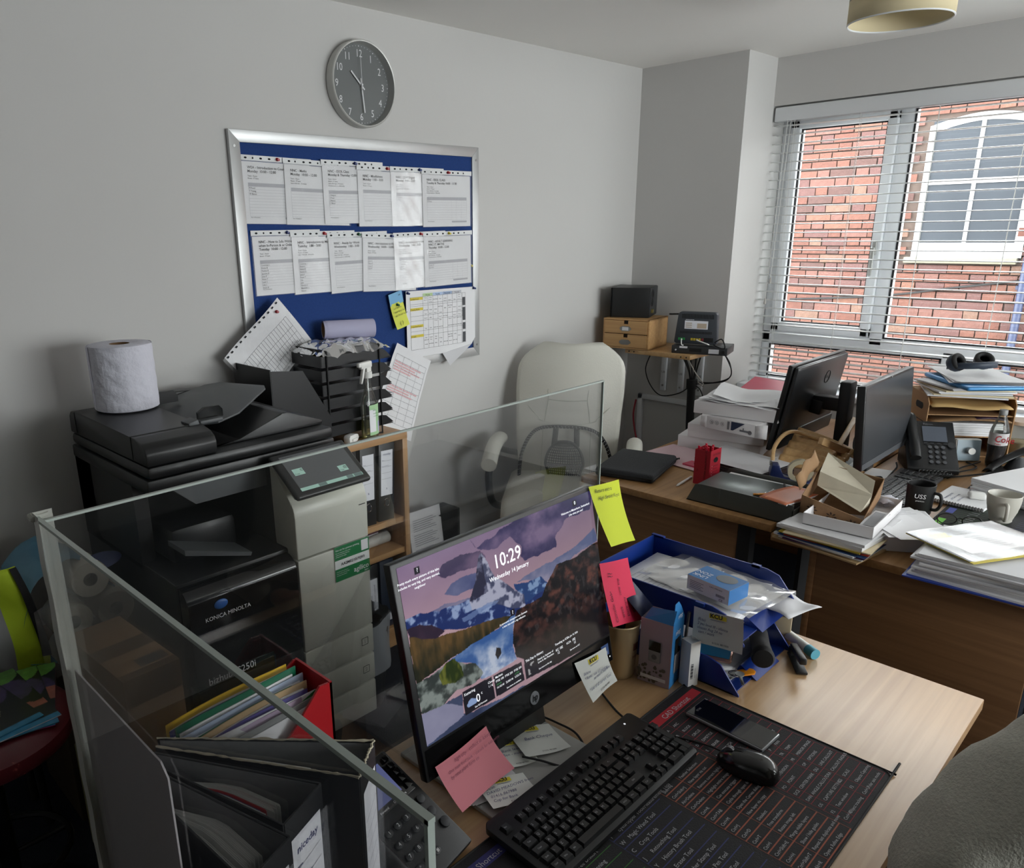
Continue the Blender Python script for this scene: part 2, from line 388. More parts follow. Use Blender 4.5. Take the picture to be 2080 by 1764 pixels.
while z < 2.53:
    y = -4+(.06 if rz % 2 else 0); st = rz % 2
    while y < 5.9:
        L = .215 if st % 2 == 0 else .1025; st += 1
        yc, zc_ = y+L/2, z+.032; y += L+.01
        if 1.40 < yc+.0 < 2.21 and 1.29 < zc_ < 2.42+.06*math.cos((yc-1.8)*2.2): continue
        if 1.43 < yc < 2.24 and 1.29 < zc_ < 1.35: continue
        spots.append((yc, zc_, L))
    z += .075; rz += 1
vis = [s for s in spots if .9 < s[0] < 3.55 and .5 < s[1] < 2.62]
vis.sort(key=lambda s: (s[0]-2.2)**2/1.5+(s[1]-1.6)**2)
vs_ = set(vis[:296])
rest = [bmesh.new() for _ in bms]
for s in spots:
    yc, zc_, L = s; k = random.choice((0, 0, 1, 1, 2, 3, 3, 4, 5, 6))
    x = random.uniform(-.003, .003)
    if s in vs_:
        o = bpy.data.objects.new('brick', BM[(L, k)]); COL.objects.link(o); o.parent = nb; o.location = (x, yc, zc_)
    else: bmesh.ops.create_cube(rest[k], size=1, matrix=TR((x, yc, zc_)) @ Matrix.Diagonal((.022, L, .064, 1)))
for q, m in zip(rest, bms):
    me = bpy.data.meshes.new('brick_courses'); q.to_mesh(me); q.free(); me.materials.append(m)
    o = bpy.data.objects.new('brick_courses', me); COL.objects.link(o); o.parent = nb; o['kind'] = 'stuff'
# arched sash window of the building
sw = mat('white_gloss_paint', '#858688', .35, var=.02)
yc0, hw = 1.80, .40
arch = lambda y: 2.39+.075*math.cos((y-yc0)/hw*PI/2)
fr_ = B()
N = 14
for i in range(N):
    ya, yb = yc0-hw+2*hw*i/N, yc0-hw+2*hw*(i+1)/N
    fr_.prism(((ya, arch(ya)-.05), (yb, arch(yb)-.05), (yb, arch(yb)+.012), (ya, arch(ya)+.012)), .0, .06, FR((0, 0, 0), (0, 1, 0), (0, 0, 1)))
fr_.mm((-.01, yc0-hw, 1.35), (.06, yc0-hw+.065, 2.40)).mm((-.01, yc0+hw-.045, 1.35), (.06, yc0+hw, 2.40)).mm((-.015, yc0-hw, 1.345), (.06, yc0+hw, 1.465))
fr_.mm((-.004, yc0-hw, 1.935), (.05, yc0+hw, 1.975)).mm((-.002, 1.805, 1.45), (.05, 1.835, 2.45))
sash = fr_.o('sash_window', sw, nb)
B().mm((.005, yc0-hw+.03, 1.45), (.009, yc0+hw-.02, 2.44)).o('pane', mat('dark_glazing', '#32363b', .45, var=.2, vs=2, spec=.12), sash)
B().mm((-.05, 1.42, 1.295), (.06, 2.245, 1.345), bev=.008).o('stone_sill', mat('weathered_stone', '#6c6a5b', .9, var=.25, vs=12, bump=.3, bs=50), nb)
B().cyl((-.06, 1.345, -.3), (-.06, 1.345, 2.58), .03).mm((-.06, 1.30, 1.1), (.01, 1.39, 1.13)).o('drainpipe', mat('navy_paint', '#27304a', .4), nb)
B().tube(((-.02, 1.36, 1.17), (-.03, 1.8, 1.10), (-.025, 2.4, 1.0), (-.02, 3.2, .93)), .009, 6).o('cable', matte, nb)

# ---------------------------------------------------------------- ceiling lamp
lp = thing('ceiling_lamp', 'two-tone drum lampshade hanging from the ceiling near the window', 'lamp', (2.835, .93, 0))
shade = mat('beige_shade', '#d9cba6', .8, var=.04); shade2 = mat('grey_shade', '#bdb6a4', .8, var=.04)
B().lathe(((.143, 2.25), (.143, 2.315)), 48).o('shade_lower', shade, lp, solid=.003)
B().lathe(((.1435, 2.315), (.1435, 2.42)), 48).o('shade_upper', shade2, lp, solid=.003)
B().tube([(math.cos(a)*.143, math.sin(a)*.143, 2.25) for a in [i*PI/12 for i in range(24)]], .0025, 6, 2, closed=True).o('shade_rim', upvc, lp)
B().cyl((0, 0, 2.41), (0, 0, 2.455), .04).cyl((0, 0, 2.33), (0, 0, 2.41), .018).mm((-.14, -.003, 2.405), (.14, .003, 2.41)).o('fitting', upvc, lp)
B().ball((0, 0, 2.31), .028, n=14).o('bulb', mat('frosted_bulb', '#f0eee6', .3), lp)

# side window added to light the room, out of frame behind the camera's right
w2 = thing('added_window', None, None); struct(w2)
b = B()
for x0, x1, z0, z1 in ((1.2, 1.26, .8, 2.2), (3.94, 4.0, .8, 2.2), (2.12, 2.18, .8, 2.2), (3.05, 3.11, .8, 2.2), (1.2, 4.0, .8, .86), (1.2, 4.0, 2.14, 2.2)): b.mm((x0, -2.7, z0), (x1, -2.64, z1), bev=.005)
b.o('window_frame', upvc, w2)
B().mm((1.26, -2.675, .86), (3.94, -2.67, 2.14)).o('pane', glass, w2)

# ================================================================= things on the left wall
WALL = lambda x, z, off=0: FR((x, 2.5-off, z), (1, 0, 0), (0, 0, 1))   # x right, y up, z into the room
# clock
ck = thing('wall_clock', 'round wall clock with grey dial and silver rim, high above the noticeboard', 'clock', M=WALL(1.972, 2.19))
silver = mat('silver_plastic', '#bfbfbb', .35, .2, var=.03)
B().lathe(((.145, 0), (.149, .004), (.149, .040), (.146, .043), (.142, .042), (.140, .022), (.138, .012)), 64).o('rim', silver, ck)
dial = mat('grey_dial', '#6f7272', .5, var=.02)
B().lathe(((0, .012), (.139, .012)), 64).o('dial', dial, ck)
items = []
for k in range(1, 13):
    a = PI/2-k*PI/6; items.append((str(k), .036, at(Matrix.Identity(4), math.cos(a)*.108, math.sin(a)*.108-.013, .0126), 'CENTER', .85))
text(items, inkw, ck, 'numerals')
b = B()
for k in range(60):
    a = k*PI/30; b.disc(Matrix.Identity(4), math.cos(a)*.131, math.sin(a)*.131, .0021 if k % 5 == 0 else .0012, .0126, 8)
b.o('minute_dots', inkw, ck)
for nm, ang, l0, l1, wd, zz in (('hour_hand', PI/2-10.48*PI/6, -.022, .062, .006, .018), ('minute_hand', PI/2-29*PI/30+.0, -.022, .096, .005, .021), ('second_hand', PI/2+.02, -.02, .098, .0018, .024)):
    B().box(((l0+l1)/2, 0, zz), (l1-l0, wd, .0012), bev=.0004).o(nm, inkw, ck, rot=(0, 0, ang))
B().cyl((0, 0, .012), (0, 0, .026), .004, n=12).o('hub', inkw, ck)
B().lathe(((0, .0385), (.1405, .0385)), 48).o('cover_glass', clear('clock_glass', gloss=.7), ck)

# noticeboard
nbd = thing('noticeboard', 'large blue felt noticeboard with aluminium frame below the clock', 'noticeboard', M=WALL(2.002, 1.552))
felt = mat('blue_felt', '#1c3c78', .95, var=.18, vs=160, bump=.3, bs=400)
alu = mat('aluminium', '#b4b5b5', .38, .55, var=.04)
B().mm((-.58, -.43, 0), (.58, .43, .012)).o('felt_panel', felt, nbd)
hw_, hh_ = .602, .452; iw, ih = .562, .412
for nm, q in (('frame_top', ((-hw_, hh_), (-iw, ih), (iw, ih), (hw_, hh_))), ('frame_bottom', ((-hw_, -hh_), (hw_, -hh_), (iw, -ih), (-iw, -ih))), ('frame_left', ((-hw_, -hh_), (-iw, -ih), (-iw, ih), (-hw_, hh_))), ('frame_right', ((hw_, -hh_), (hw_, hh_), (iw, ih), (iw, -ih)))):
    B().prism([(x*.9995, y*.9995) for x, y in q], 0, .019, bev=.0012).o(nm, alu, nbd)
for sx in (-1, 1):
    for sy in (-1, 1): B().cyl((sx*.584, sy*.40, .0185), (sx*.584, sy*.40, .0205), .005, n=10).o('screw', metal, nbd)

wallet = clear('plastic_wallet', (.99, .99, .99), .55, .16, .10, '#ffffff')
names = [['M Reed', 'T Young', 'W Burns'], [], ['A Begum', 'S Patel', 'J Moore', 'L Ward'], [], ['K Jones', 'R Ellis'], ['D Price'], ['Courtney L', 'Emma B', 'Pauline B', 'Jasmine B', 'Julie P', 'Katie T', 'Leah S', 'Lilly L', 'Steph B'], ['Courtney L', 'David L', 'Helen R', 'Kathie D', 'Julie P', 'Katie T', 'Lily', 'Julie', 'Wendy S', 'Marie M', 'Sharon'], [], ['Jane C', 'Alan D', 'Lucy C', 'Dan P'], ['Christine P', 'Robert S', 'Julie P', 'Wendy C'], ['Linda W', 'Janet M']]
docs = [  # left x, top z, tilt, headings
    (1.433, 1.926, -.02, ('WEA - Introduction to Counselling Skills', 'Monday  10:00 - 12:00'), 'red', 'leftmost plastic wallet of the top row on the noticeboard, headed WEA Introduction to Counselling'),
    (1.603, 1.921, -.025, ('NNC - Maths', 'Monday  10:00 - 12:00'), 'none', 'plastic wallet headed NNC Maths, second in the top row of the noticeboard'),
    (1.762, 1.922, 0, ('NNC - ESOL Class', 'Monday & Thursday 12:00 - 13:00'), 'blue', 'plastic wallet headed ESOL Class Monday and Thursday on the noticeboard'),
    (1.922, 1.910, -.01, ('NNC - Mindfulness', 'Monday  1:00 - 3:00'), 'red', 'plastic wallet headed NNC Mindfulness in the top row of the noticeboard'),
    (2.084, 1.909, 0, ('NNC - ESW English', 'Monday  1:00 - 3:00'), 'blue', 'glossiest plastic wallet, fifth in the top row of the noticeboard'),
    (2.246, 1.903, 0, ('NNC - ESOL CLASS', 'Tuesday & Thursday 10:00 - 11:30'), 'red', 'plastic wallet at the right end of the top row on the noticeboard'),
    (1.452, 1.678, 0, ('NNC - How to Safe Within Relationships', 'when In-Person & or Online', 'Tuesday  10:00 - 12:00'), 'blue', 'leftmost plastic wallet of the lower row, headed How to Safe Within Relationships'),
    (1.611, 1.672, 0, ('NNC - Introduction to Mindfulness', 'Tuesday  1:00 - 3:00'), 'red', 'plastic wallet headed Introduction to Mindfulness in the lower row of the noticeboard'),
    (1.770, 1.664, .01, ('NNC - Ready for Work', 'Wednesday  1:00 - 3:00'), 'green', 'plastic wallet headed NNC Ready for Work in the lower row of the noticeboard'),
    (1.933, 1.662, -.045, ('NNC - Introduction to First Aid', 'Wednesday  10:00 - 12:00'), 'blue', 'slightly crooked plastic wallet, fourth in the lower row of the noticeboard'),
    (2.087, 1.658, .015, ('NNC - Introduction to Health & Social', 'Wednesday  1:00 - 3:00'), 'red', 'plastic wallet headed Introduction to Health, fifth in the lower row of the noticeboard'),
    (2.247, 1.658, .01, ('NNC - ADULT LEARNING', 'NNC I.T. MATHS', 'Thursday  10:00 - 12:00'), 'yellow', 'plastic wallet at the right end of the lower row on the noticeboard')]
pinc = {'red': mat('red_pin', '#a8202c', .35), 'blue': mat('blue_pin', '#1d2f6e', .35), 'green': mat('green_pin', '#1d5a3c', .35), 'yellow': mat('yellow_pin', '#c9b93a', .35)}
def pin(parent, x, y, z, c):
    B().lathe(((0, .016), (.0045, .015), (.0048, .0125), (.0028, .010), (.0028, .005), (.006, .003), (.006, 0), (0, 0)), 12).o('push_pin', pinc[c], parent, (x, y, z), (R(8), R(-8), 0))
blk = mat('hole_black', '#14161c', .9, var=0)
for i, (x, z, t, heads, pc, lab) in enumerate(docs):
    W_, H_ = .292, .226
    zo = .0135+.0042*(i % 6)
    d = thing('document_wallet', lab, 'document', M=WALL(x, z, zo) @ TR((0, 0, 0), (0, 0, t)), group='plastic wallets pinned to the noticeboard')
    ph = random.random()*6
    zf = lambda u, v: .0005*math.sin(5*u+ph)+.0003*math.sin(9*u+6*v+ph)
    B().sheet(W_-.012, H_-.022, zf, 8, 6, TR((.006, -H_+.002, 0))).o('page', paper, d)
    B().sheet(W_, H_, lambda u, v: zf(u, v)+.0024+.0005*math.sin(23*u+7*v+ph)*math.sin(9*v+9*u)+.0004*math.sin(14*v-8*u+ph), 30, 22, TR((0, -H_, 0))).o('plastic_sleeve', wallet, d)
    B().rect(Matrix.Identity(4), 0, -.017, W_, 0, .0034).rect(Matrix.Identity(4), 0, -.0185, W_, -.0178, .0036).o('punched_strip', mat('white_strip', '#dfe1e2', .5, var=0), d)
    b = B()
    for k in range(8):
        hx = .022+k*.031+random.uniform(-.004, .004)
        if k % 3 == 1: b.disc(Matrix.Identity(4), hx, -.009, .0033, .0038)
        else: b.disc(Matrix.Identity(4), hx, -.009, .0055, .0038, 14, .0032)
    b.o('punch_holes', blk, d)
    I = Matrix.Identity(4); it = []; y = -.043
    for h_ in heads: it.append((h_, .0125, at(I, .03, y, .0014))); y -= .0125
    t1 = text(it, ink, d, 'heading', bold=.008)
    it = [(s_, .0065, at(I, .03, y-.001-.0078*k, .0014)) for k, s_ in enumerate(('Tutor - Karen', 'Room - IT Suite', 'Start 14.01.26 - 10 weeks', 'Course code no - NN14/26')[:2+i % 3])]
    y -= .0085*len(it)+.004
    for k, nme in enumerate(names[i]): it.append((nme, .0078, at(I, .032, y-.0195-k*.0098, .0014)))
    it.append(('No of Students', .006, at(I, .032, -H_+.021, .0014)))
    text(it, ink, d, 'small_print')
    b = B(); y0 = y; n_ = max(4, int((y0-.012+H_-.026)/.0098))
    for k in range(n_+1): b.line(I, .03, y0-.012-k*.0098, .262, y0-.012-k*.0098, .0006, .0012)
    for xx in (.03, .17, .2, .23, .262): b.line(I, xx, y0-.012-n_*.0098, xx, y0, .0006, .0012)
    b.rect(I, .03, y0-.012, .262, y0, .0011).rect(I, .172, -H_+.018, .262, -H_+.025, .0011)
    b.o('table_lines', mat('table_grey', '#b2b2b8', .8, var=0), d)
    if pc != 'none': pin(d, .155 if i in (2, 4) else (.15 if i < 6 else .148), -.008, .003, pc)

# timetable, folded at the corner
tt = thing('timetable', 'landscape printed timetable with yellow and grey cells, lower right of the noticeboard', 'poster', M=WALL(2.15, 1.14, .0265))
def foldz(u, v): return .002*math.sin(3*u+2*v)
B().poly(((0, 0, 0), (.205, .0, .001), (.39, .022, .003), (.414, .05, .002), (.414, .277, .001), (0, .283, .001))).o('page', paper, tt)
B().poly(((.205, 0, .0015), (.39, .022, .004), (.31, -.012, .022), (.227, -.055, .026))).o('folded_corner', paper2, tt)
I = Matrix.Identity(4)
b = B(); gx0, gx1, gy0, gy1 = .022, .352, .034, .268
xs = [gx0+.072] + [gx0+.072+k*.0292 for k in range(1, 9)]
for xx in [gx0]+xs+[gx1-.019, gx1]: b.line(I, xx, gy0, xx, gy1-.012, .0008, .0022)
for yy in (gy0, .092, .112, .156, .176, .218, .226, .255): b.line(I, gx0, yy, gx1, yy, .0007, .0022)
b.o('table_lines', ink, tt)
b = B()
for yy in (.086, .128, .199, .243): b.rect(I, gx0, yy, gx0+.072, yy+.0115, .0024)
b.o('yellow_cells', mat('highlight_yellow', '#d9c64a', .7, var=0), tt)
for k, c in enumerate(('#b9d3a0', '#b3c8e6', '#9fb2cf', '#c4c6cc')):
    B().rect(I, xs[0]+k*.0584+.001, .256, xs[0]+k*.0584+.057, .268, .0024).o('day_header', mat('day_%d' % k, c, .7, var=0), tt)
b = B()
for ya, yb in ((.036, .082), (.094, .124), (.134, .192), (.2, .236)): b.rect(I, gx1-.018, ya, gx1-.001, yb, .0024)
b.o('grey_cells', mat('cell_grey', '#4a4c50', .7, var=0), tt)
it = []
for k in range(8):
    for yy in (.247, .238, .2285, .205, .196, .18, .162, .148, .118, .078, .068, .05):
        if random.random() < .75: it.append((random.choice(('NNC Maths', 'Tutor', 'Room 2', '10:00-12:00', 'IT Suite', 'ESOL', 'Lounge')), .0056, at(I, xs[0]+k*.0292+.0146, yy, .0024), 'CENTER'))
for yy, s_ in ((.245, 'Lyndale Room'), (.201, 'Training Room'), (.130, 'Long Island Room'), (.088, 'IT Suite')): it.append((s_, .008, at(I, gx0+.003, yy, .0028)))
for k, s_ in enumerate(('Monday', 'Tuesday', 'Wednesday', 'Thursday')): it.append((s_, .008, at(I, xs[0]+k*.0584+.029, .2585, .0028), 'CENTER'))
text(it, ink, tt, 'lettering')
pin(tt, .008, .276, .002, 'blue'); pin(tt, .405, .272, .002, 'blue')
# sticky note pair
sn = thing('sticky_note', 'yellow and blue sticky notes pinned beside the timetable', 'note', M=WALL(2.068, 1.345, .028) @ TR((0, 0, 0), (0, 0, R(13))))
B().sheet(.074, .105, lambda u, v: .014*(1-v)**2+.003*math.sin(4*u), 6, 6, TR((0, -.075, 0))).o('yellow_sheet', mat('pale_yellow_note', '#dbe05c', .75, var=.03), sn)
B().sheet(.074, .05, lambda u, v: .002*v, 4, 3, TR((0, .022, .001))).o('blue_sheet', mat('blue_note', '#7fb4dc', .75, var=.03), sn)
text([('ask about', .011, at(I, .006, .008, .012)), ('new keys for', .011, at(I, .006, -.008, .013)), ('the front room', .011, at(I, .006, -.024, .014)), ('( )', .022, at(I, .02, -.06, .0165)), ('call', .009, at(I, .05, .055, .004))], ink, sn, 'handwriting')
pin(sn, .035, .022, .003, 'green')
pp_ = thing('push_pin', 'yellow push pin stuck alone in the right edge of the noticeboard', 'pin', M=WALL(2.553, 1.51, .012)); pin(pp_, 0, 0, 0, 'yellow')
# creased timetable printout below the board
cr = thing('paper_sheet', 'creased printed sheet with pink rows hanging half under the timetable', 'paper', M=WALL(2.085, 1.218, .030) @ TR((0, 0, 0), (0, 0, R(-28))))
def crz(u, v): return .004+.045*(1-v)**1.6*(.35+.65*u)+.004*abs(((u*2) % 1)-.5)+.004*abs(((v*3) % 1)-.5)
B().sheet(.215, .365, crz, 12, 18, TR((0, -.365, 0))).o('page', paper, cr)
b = B(); b2 = B(); 
for k in range(12):
    v = .12+.07*k
    for u0 in np.linspace(.08, .85, 9): b.poly([(u_*.215, v_*.365-.365, crz(u_, v_)+.0012) for u_, v_ in ((u0, v), (u0+.086, v), (u0+.086, v+.0028), (u0, v+.0028))])
for u0 in (.08, .3, .52, .74, .94):
    for k in range(12): b.poly([(u_*.215, v_*.365-.365, crz(u_, v_)+.0012) for u_, v_ in ((u0, .12+.0642*k), (u0+.004, .12+.0642*k), (u0+.004, .184+.0642*k), (u0, .184+.0642*k))])
for v, l in ((.80, .75), (.77, .6), (.74, .75), (.71, .5), (.52, .8), (.49, .6), (.46, .7)):
    for u0 in np.linspace(.1, .1+l-.1, 8): b2.poly([(u_*.215, v_*.365-.365, crz(u_, v_)+.0012) for u_, v_ in ((u0, v), (u0+.085, v), (u0+.085, v+.016), (u0, v+.016))])
b.o('table_lines', inkg, cr); b2.o('pink_rows', mat('pink_rows', '#e0b4b8', .8, var=0), cr)
# wallet hanging diagonally behind the trays
dg = thing('document_wallet', 'plastic wallet of lined sheets hanging diagonally behind the black trays', 'document', M=WALL(1.513, 1.447, .045) @ TR((0, 0, 0), (0, 0, R(-51.5))), group='plastic wallets pinned to the noticeboard')
dz = lambda u, v: .012+.012*u+.006*math.sin(6*u+3*v)
dgM = TR((0, 0, 0), (0, 0, R(90)))
T = FR((0, 0, 0), (0, -1, 0), (1, 0, 0))  # local: u runs down the punched edge
B().sheet(.300, .225, dz, 10, 8, T).o('page', paper, dg)
B().sheet(.312, .238, lambda u, v: dz(u, v)+.003+.0014*math.sin(37*u)*math.sin(21*v), 26, 20, T).o('plastic_sleeve', wallet, dg)
b = B()
for u in np.linspace(.05, .95, 12): b.poly([(uu*.3, vv*.225, dz(uu, vv)+.004) for uu, vv in ((u, .02), (u+.03, .02), (u+.03, .045), (u, .045))], T)
b.o('punch_holes', blk, dg)
b = B()
for u in np.linspace(.08, .94, 20):
    for k in range(6): b.poly([(uu*.3, vv*.225, dz(uu, vv)+.0018) for uu, vv in ((u, .3+k*.1), (u+.003, .3+k*.1), (u+.003, .4+k*.1), (u, .4+k*.1))], T)
for v in (.3, .5, .62, .78, .9):
    for k in range(8): b.poly([(uu*.3, vv*.225, dz(uu, vv)+.0018) for uu, vv in ((.08+k*.1075, v), (.187+k*.1075, v), (.187+k*.1075, v+.004), (.08+k*.1075, v+.004))], T)
b.o('table_lines', inkg, dg)
text([('Expression of interest for upcoming', .012, T @ TR((.01, .205, .028), (0, 0, 0))), ('Expression of interest', .012, T @ TR((.05, .16, .028), (0, 0, 0)))], ink, dg, 'heading')
pin(dg, .03, -.04, .02, 'red')

# ================================================================= printer, bookcase and the left corner
I = Matrix.Identity(4)
kblack = mat('printer_black', '#1b1c1d', .38, var=.08); kgloss = mat('printer_gloss_black', '#0c0c0d', .12, var=.05)
kdark = mat('printer_dull_black', '#101012', .6); kwhite = mat('printer_white', '#c9cabf', .35, var=.02); kgrey = mat('printer_grey', '#55585a', .5, var=.04); kseam = mat('seam', '#2a2b2a', .8, var=0)  # deeper dull black for the plinth and small dark parts
pr = thing('printer', 'large black and white office copier standing against the wall', 'printer', (0, 0, 0))
YF = 1.75
B().mm((.74, 1.80, .14), (1.335, 2.42, .80), bev=.006).mm((.74, 2.0, .78), (.78, 2.42, 1.05)).mm((.74, 2.30, .78), (1.335, 2.42, 1.05)).mm((1.08, 1.86, .78), (1.335, 2.42, 1.05)).o('body', kblack, pr)
B().mm((.76, 1.79, .02), (1.32, 2.40, .15), bev=.004).o('plinth', kdark, pr)
for x in (.79, 1.29):
    for y in (1.83, 2.36): B().cyl((x-.012, y, .022), (x+.012, y, .022), .022, n=14).o('caster', matte, pr)
# front door with rounded top edge
prof = [(1.80, .50), (YF, .50), (YF, .745)]+[(YF+.045-.045*math.cos(a), .745+.045*math.sin(a)) for a in [R(x) for x in (15, 30, 45, 60, 75, 90)]]+[(1.80, .79)]
MYZ = FR((0, 0, 0), (0, 1, 0), (0, 0, 1))
def yz(name, poly, x0, x1, m, bev=0): return B().prism(poly, x0, x1, MYZ, bev).o(name, m, pr)
yz('front_door', prof, .745, 1.076, kgloss)
yz('drawer_front_black', [(1.80, .155), (YF, .155), (YF, .37), (1.80, .37)], .745, 1.076, kblack, .003)
yz('drawer_front_black', [(1.80, .373), (YF, .373), (YF, .497), (1.80, .497)], .745, 1.076, kblack, .003)
b = B().ball((0, 0, 0), .019, (1.05, .25, .72), 20)
b.o('logo_globe', mat('logo_blue', '#3566b0', .25, var=.3, vs=30), pr, (.835, YF-.002, .733))
text([('KONICA MINOLTA', .0165, FR((.787, YF-.0006, .694), (1, 0, 0), (0, 0, 1)), 'LEFT', .95), ('bizhub C250i', .030, FR((.775, YF-.0006, .508), (1, 0, 0), (0, 0, 1)), 'LEFT', .9)], inkw, pr, 'printed_name')
# paper exit cavity contents
B().mm((.80, 1.93, .79), (1.0, 2.28, .90), bev=.02).o('exit_unit', kblack, pr)
B().prism(((.79, .86), (.98, .80), (.985, .81), (.79, .875)), 1.83, 1.93, FR((0, 0, 0), (1, 0, 0), (0, 0, 1)) @ TR((0, 0, -3.76))).o('exit_flap', kgrey, pr)
# white right column
col = [(1.86, .776), (YF, .776), (YF, .905)]+[(YF+.06-.06*math.cos(a), .905+.06*math.sin(a)) for a in [R(x) for x in (12, 24, 36, 48)]]+[(YF+.115, 1.052), (1.88, 1.052)]
yz('control_column', col, 1.082, 1.338, kwhite, .004)
for z0, z1, nm in ((.478, .771, 'side_door'), (.377, .474, 'paper_drawer'), (.277, .373, 'paper_drawer'), (.158, .273, 'lower_panel')):
    d = yz(nm, [(1.86, z0), (YF, z0), (YF, z1), (1.86, z1)], 1.082, 1.338, kwhite, .004)
    if nm == 'paper_drawer':
        n_ = '1' if z0 > .3 else '2'; zc = (z0+z1)/2
        b = B(); 
        for q in ((-.012, -.012, .012, -.012), (.012, -.012, .012, .012), (.012, .012, -.012, .012), (-.012, .012, -.012, -.012)): b.line(FR((1.302, YF-.0008, zc), (1, 0, 0), (0, 0, 1)), *q, .002)
        b.o('drawer_mark', kseam, d); text([(n_, .018, FR((1.302, YF-.0008, zc-.006), (1, 0, 0), (0, 0, 1)), 'CENTER')], inkg, d, 'drawer_number')
B().mm((1.307, YF-.001, .884), (1.331, YF+.004, .8865)).o('slot', kseam, pr)
# sticker on the side door
SK = FR((1.206, YF-.0012, .664), (1, 0, 0), (0, 0, 1)); sg = mat('sticker_green', '#1f7a45', .4, var=0)
st = B().mm((0, -.0, 0), (.13, .112, .001)).o('asset_sticker', mat('sticker_white', '#e9ecea', .4, var=0), pr, M=SK)
B().rect(I, .0, .068, .13, .112, .0013).rect(I, 0, 0, .13, .040, .0013).o('green_band', sg, st)
B().rect(I, .1, .074, .126, .108, .0016).o('white_panel', inkw, st)
text([('Get set for greener printing', .0078, at(I, .004, .098, .0016)), ('We can help you reduce your', .0045, at(I, .004, .090, .0016)), ('carbon by printing with less', .0045, at(I, .004, .084, .0016)), ('energy and less waste', .0045, at(I, .004, .078, .0016)), ('agilico', .023, at(I, .068, .013, .0016)), ('zero', .0085, at(I, .108, .004, .0016)), ('Contact us for service or', .0042, at(I, .004, .030, .0016)), ('toner orders, scan the label', .0042, at(I, .004, .024, .0016)), ('and quote the number', .0042, at(I, .004, .018, .0016))], inkw, st, 'white_lettering', bold=.008)
text([('AA2M021019293', .0125, at(I, .022, .049, .0016))], ink, st, 'serial_number', bold=.02)
# control tablet
tbM = FR((1.19, 1.765, 1.022), (1, 0, 0), (0, .112, .075))
tb = B().box((0, 0, 0), (.256, .166, .018), bev=.0085, seg=3).o('control_panel', mat('tablet_dark', '#2a2b2c', .35), pr, M=tbM)
B().box((0, .0, -.016), (.236, .13, .02), bev=.006).o('panel_back', kwhite, pr, M=tbM)
scr_ = B().rect(I, -.104, -.064, .108, .068, .0094).o('touch_screen', mat('lcd_grey', '#5a5c5e', .18, var=.05, vs=3, emit=.12), tb)
B().rect(I, -.104, -.064, .108, -.0525, .0097).rect(I, -.092, -.008, -.058, .016, .0097).rect(I, .046, -.034, .076, -.012, .0097).o('screen_tiles', mat('lcd_mint', '#9dc0b4', .3, var=0, emit=.22), tb)
B().rect(I, .052, -.0635, .074, -.053, .0099).rect(I, -.045, -.0635, -.018, -.053, .0099).rect(I, .078, -.0635, .106, -.053, .0099).o('screen_buttons', mat('lcd_dim', '#6c7f7c', .3, var=0, emit=.1), tb)
text([('ID', .012, at(I, -.068, .005, .0099)), ('@', .013, at(I, .062, -.024, .0099)), ('Copy', .007, at(I, -.09, -.005, .0099)), ('Scan', .007, at(I, .049, -.031, .0099)), ('Ready to use', .006, at(I, -.095, .06, .0099))], kseam, tb, 'screen_lettering')
# scanner unit, lid and document feeder
B().mm((.728, 1.86, 1.036), (1.312, 2.395, 1.074), bev=.006).o('scanner_base', kblack, pr)
B().prism(((.80, 1.03), (1.30, 1.03), (1.22, .975), (.86, .975)), -1.99, -1.88, FR((0, 0, 0), (1, 0, 0), (0, 0, 1))).o('scanner_underside', kgrey, pr)
B().mm((.730, 1.85, 1.077), (1.303, 2.39, 1.112), bev=.012).o('scanner_lid', kblack, pr)
blk_ = [(1.85, 1.113), (1.85, 1.145), (1.858, 1.160), (1.875, 1.170), (1.92, 1.178), (2.28, 1.184), (2.37, 1.178), (2.385, 1.165), (2.39, 1.113)]
B().prism(blk_, .731, .925, MYZ, .004).o('feeder_block', kblack, pr)
for y in (1.935, 2.335): B().mm((.7295, y-.001, 1.118), (.9, y+.001, 1.18)).o('feeder_seam', kseam, pr)
B().box((.905, 1.955, 1.181), (.03, .05, .014), rot=(0, R(-12), 0), bev=.003).o('feeder_latch', kgrey, pr)
B().prism(((.925, 1.113), (1.30, 1.113), (1.30, 1.125), (1.18, 1.170), (1.16, 1.170), (1.02, 1.118), (.925, 1.114)), -2.34, -1.90, FR((0, 0, 0), (1, 0, 0), (0, 0, 1)), .003).o('output_tray', kblack, pr)
B().prism(((.925, 1.116), (1.30, 1.116), (1.30, 1.15), (1.26, 1.172), (1.2, 1.182), (.925, 1.196)), -2.39, -2.345, FR((0, 0, 0), (1, 0, 0), (0, 0, 1)), .004).o('feeder_ridge', kblack, pr)
tr_ = B().prism(((.93, 2.02), (.99, 1.955), (1.06, 1.96), (1.22, 2.07), (1.235, 2.10), (1.19, 2.30), (1.15, 2.335), (.93, 2.335)), 0, .006, None, .002).o('input_tray', kgrey, pr, M=TR((0, 0, 0)) @ FR((.925, 0, 1.150), (1, 0, .20), (0, 1, 0)) @ TR((-.925, 0, 0)))
B().mm((.93, 1.945, 1.17), (1.0, 1.99, 1.182), bev=.004).o('guide_base', kgrey, pr)
smoke = clear('smoked_plastic', (.25, .25, .25), .6, .1)
B().prism(((.935, 1.18), (.935, 1.20), (.955, 1.212), (1.0, 1.212), (1.01, 1.20), (1.01, 1.18)), -1.975, -1.965, FR((0, 0, 0), (1, 0, 0), (0, 0, 1))).o('paper_guide', smoke, pr)
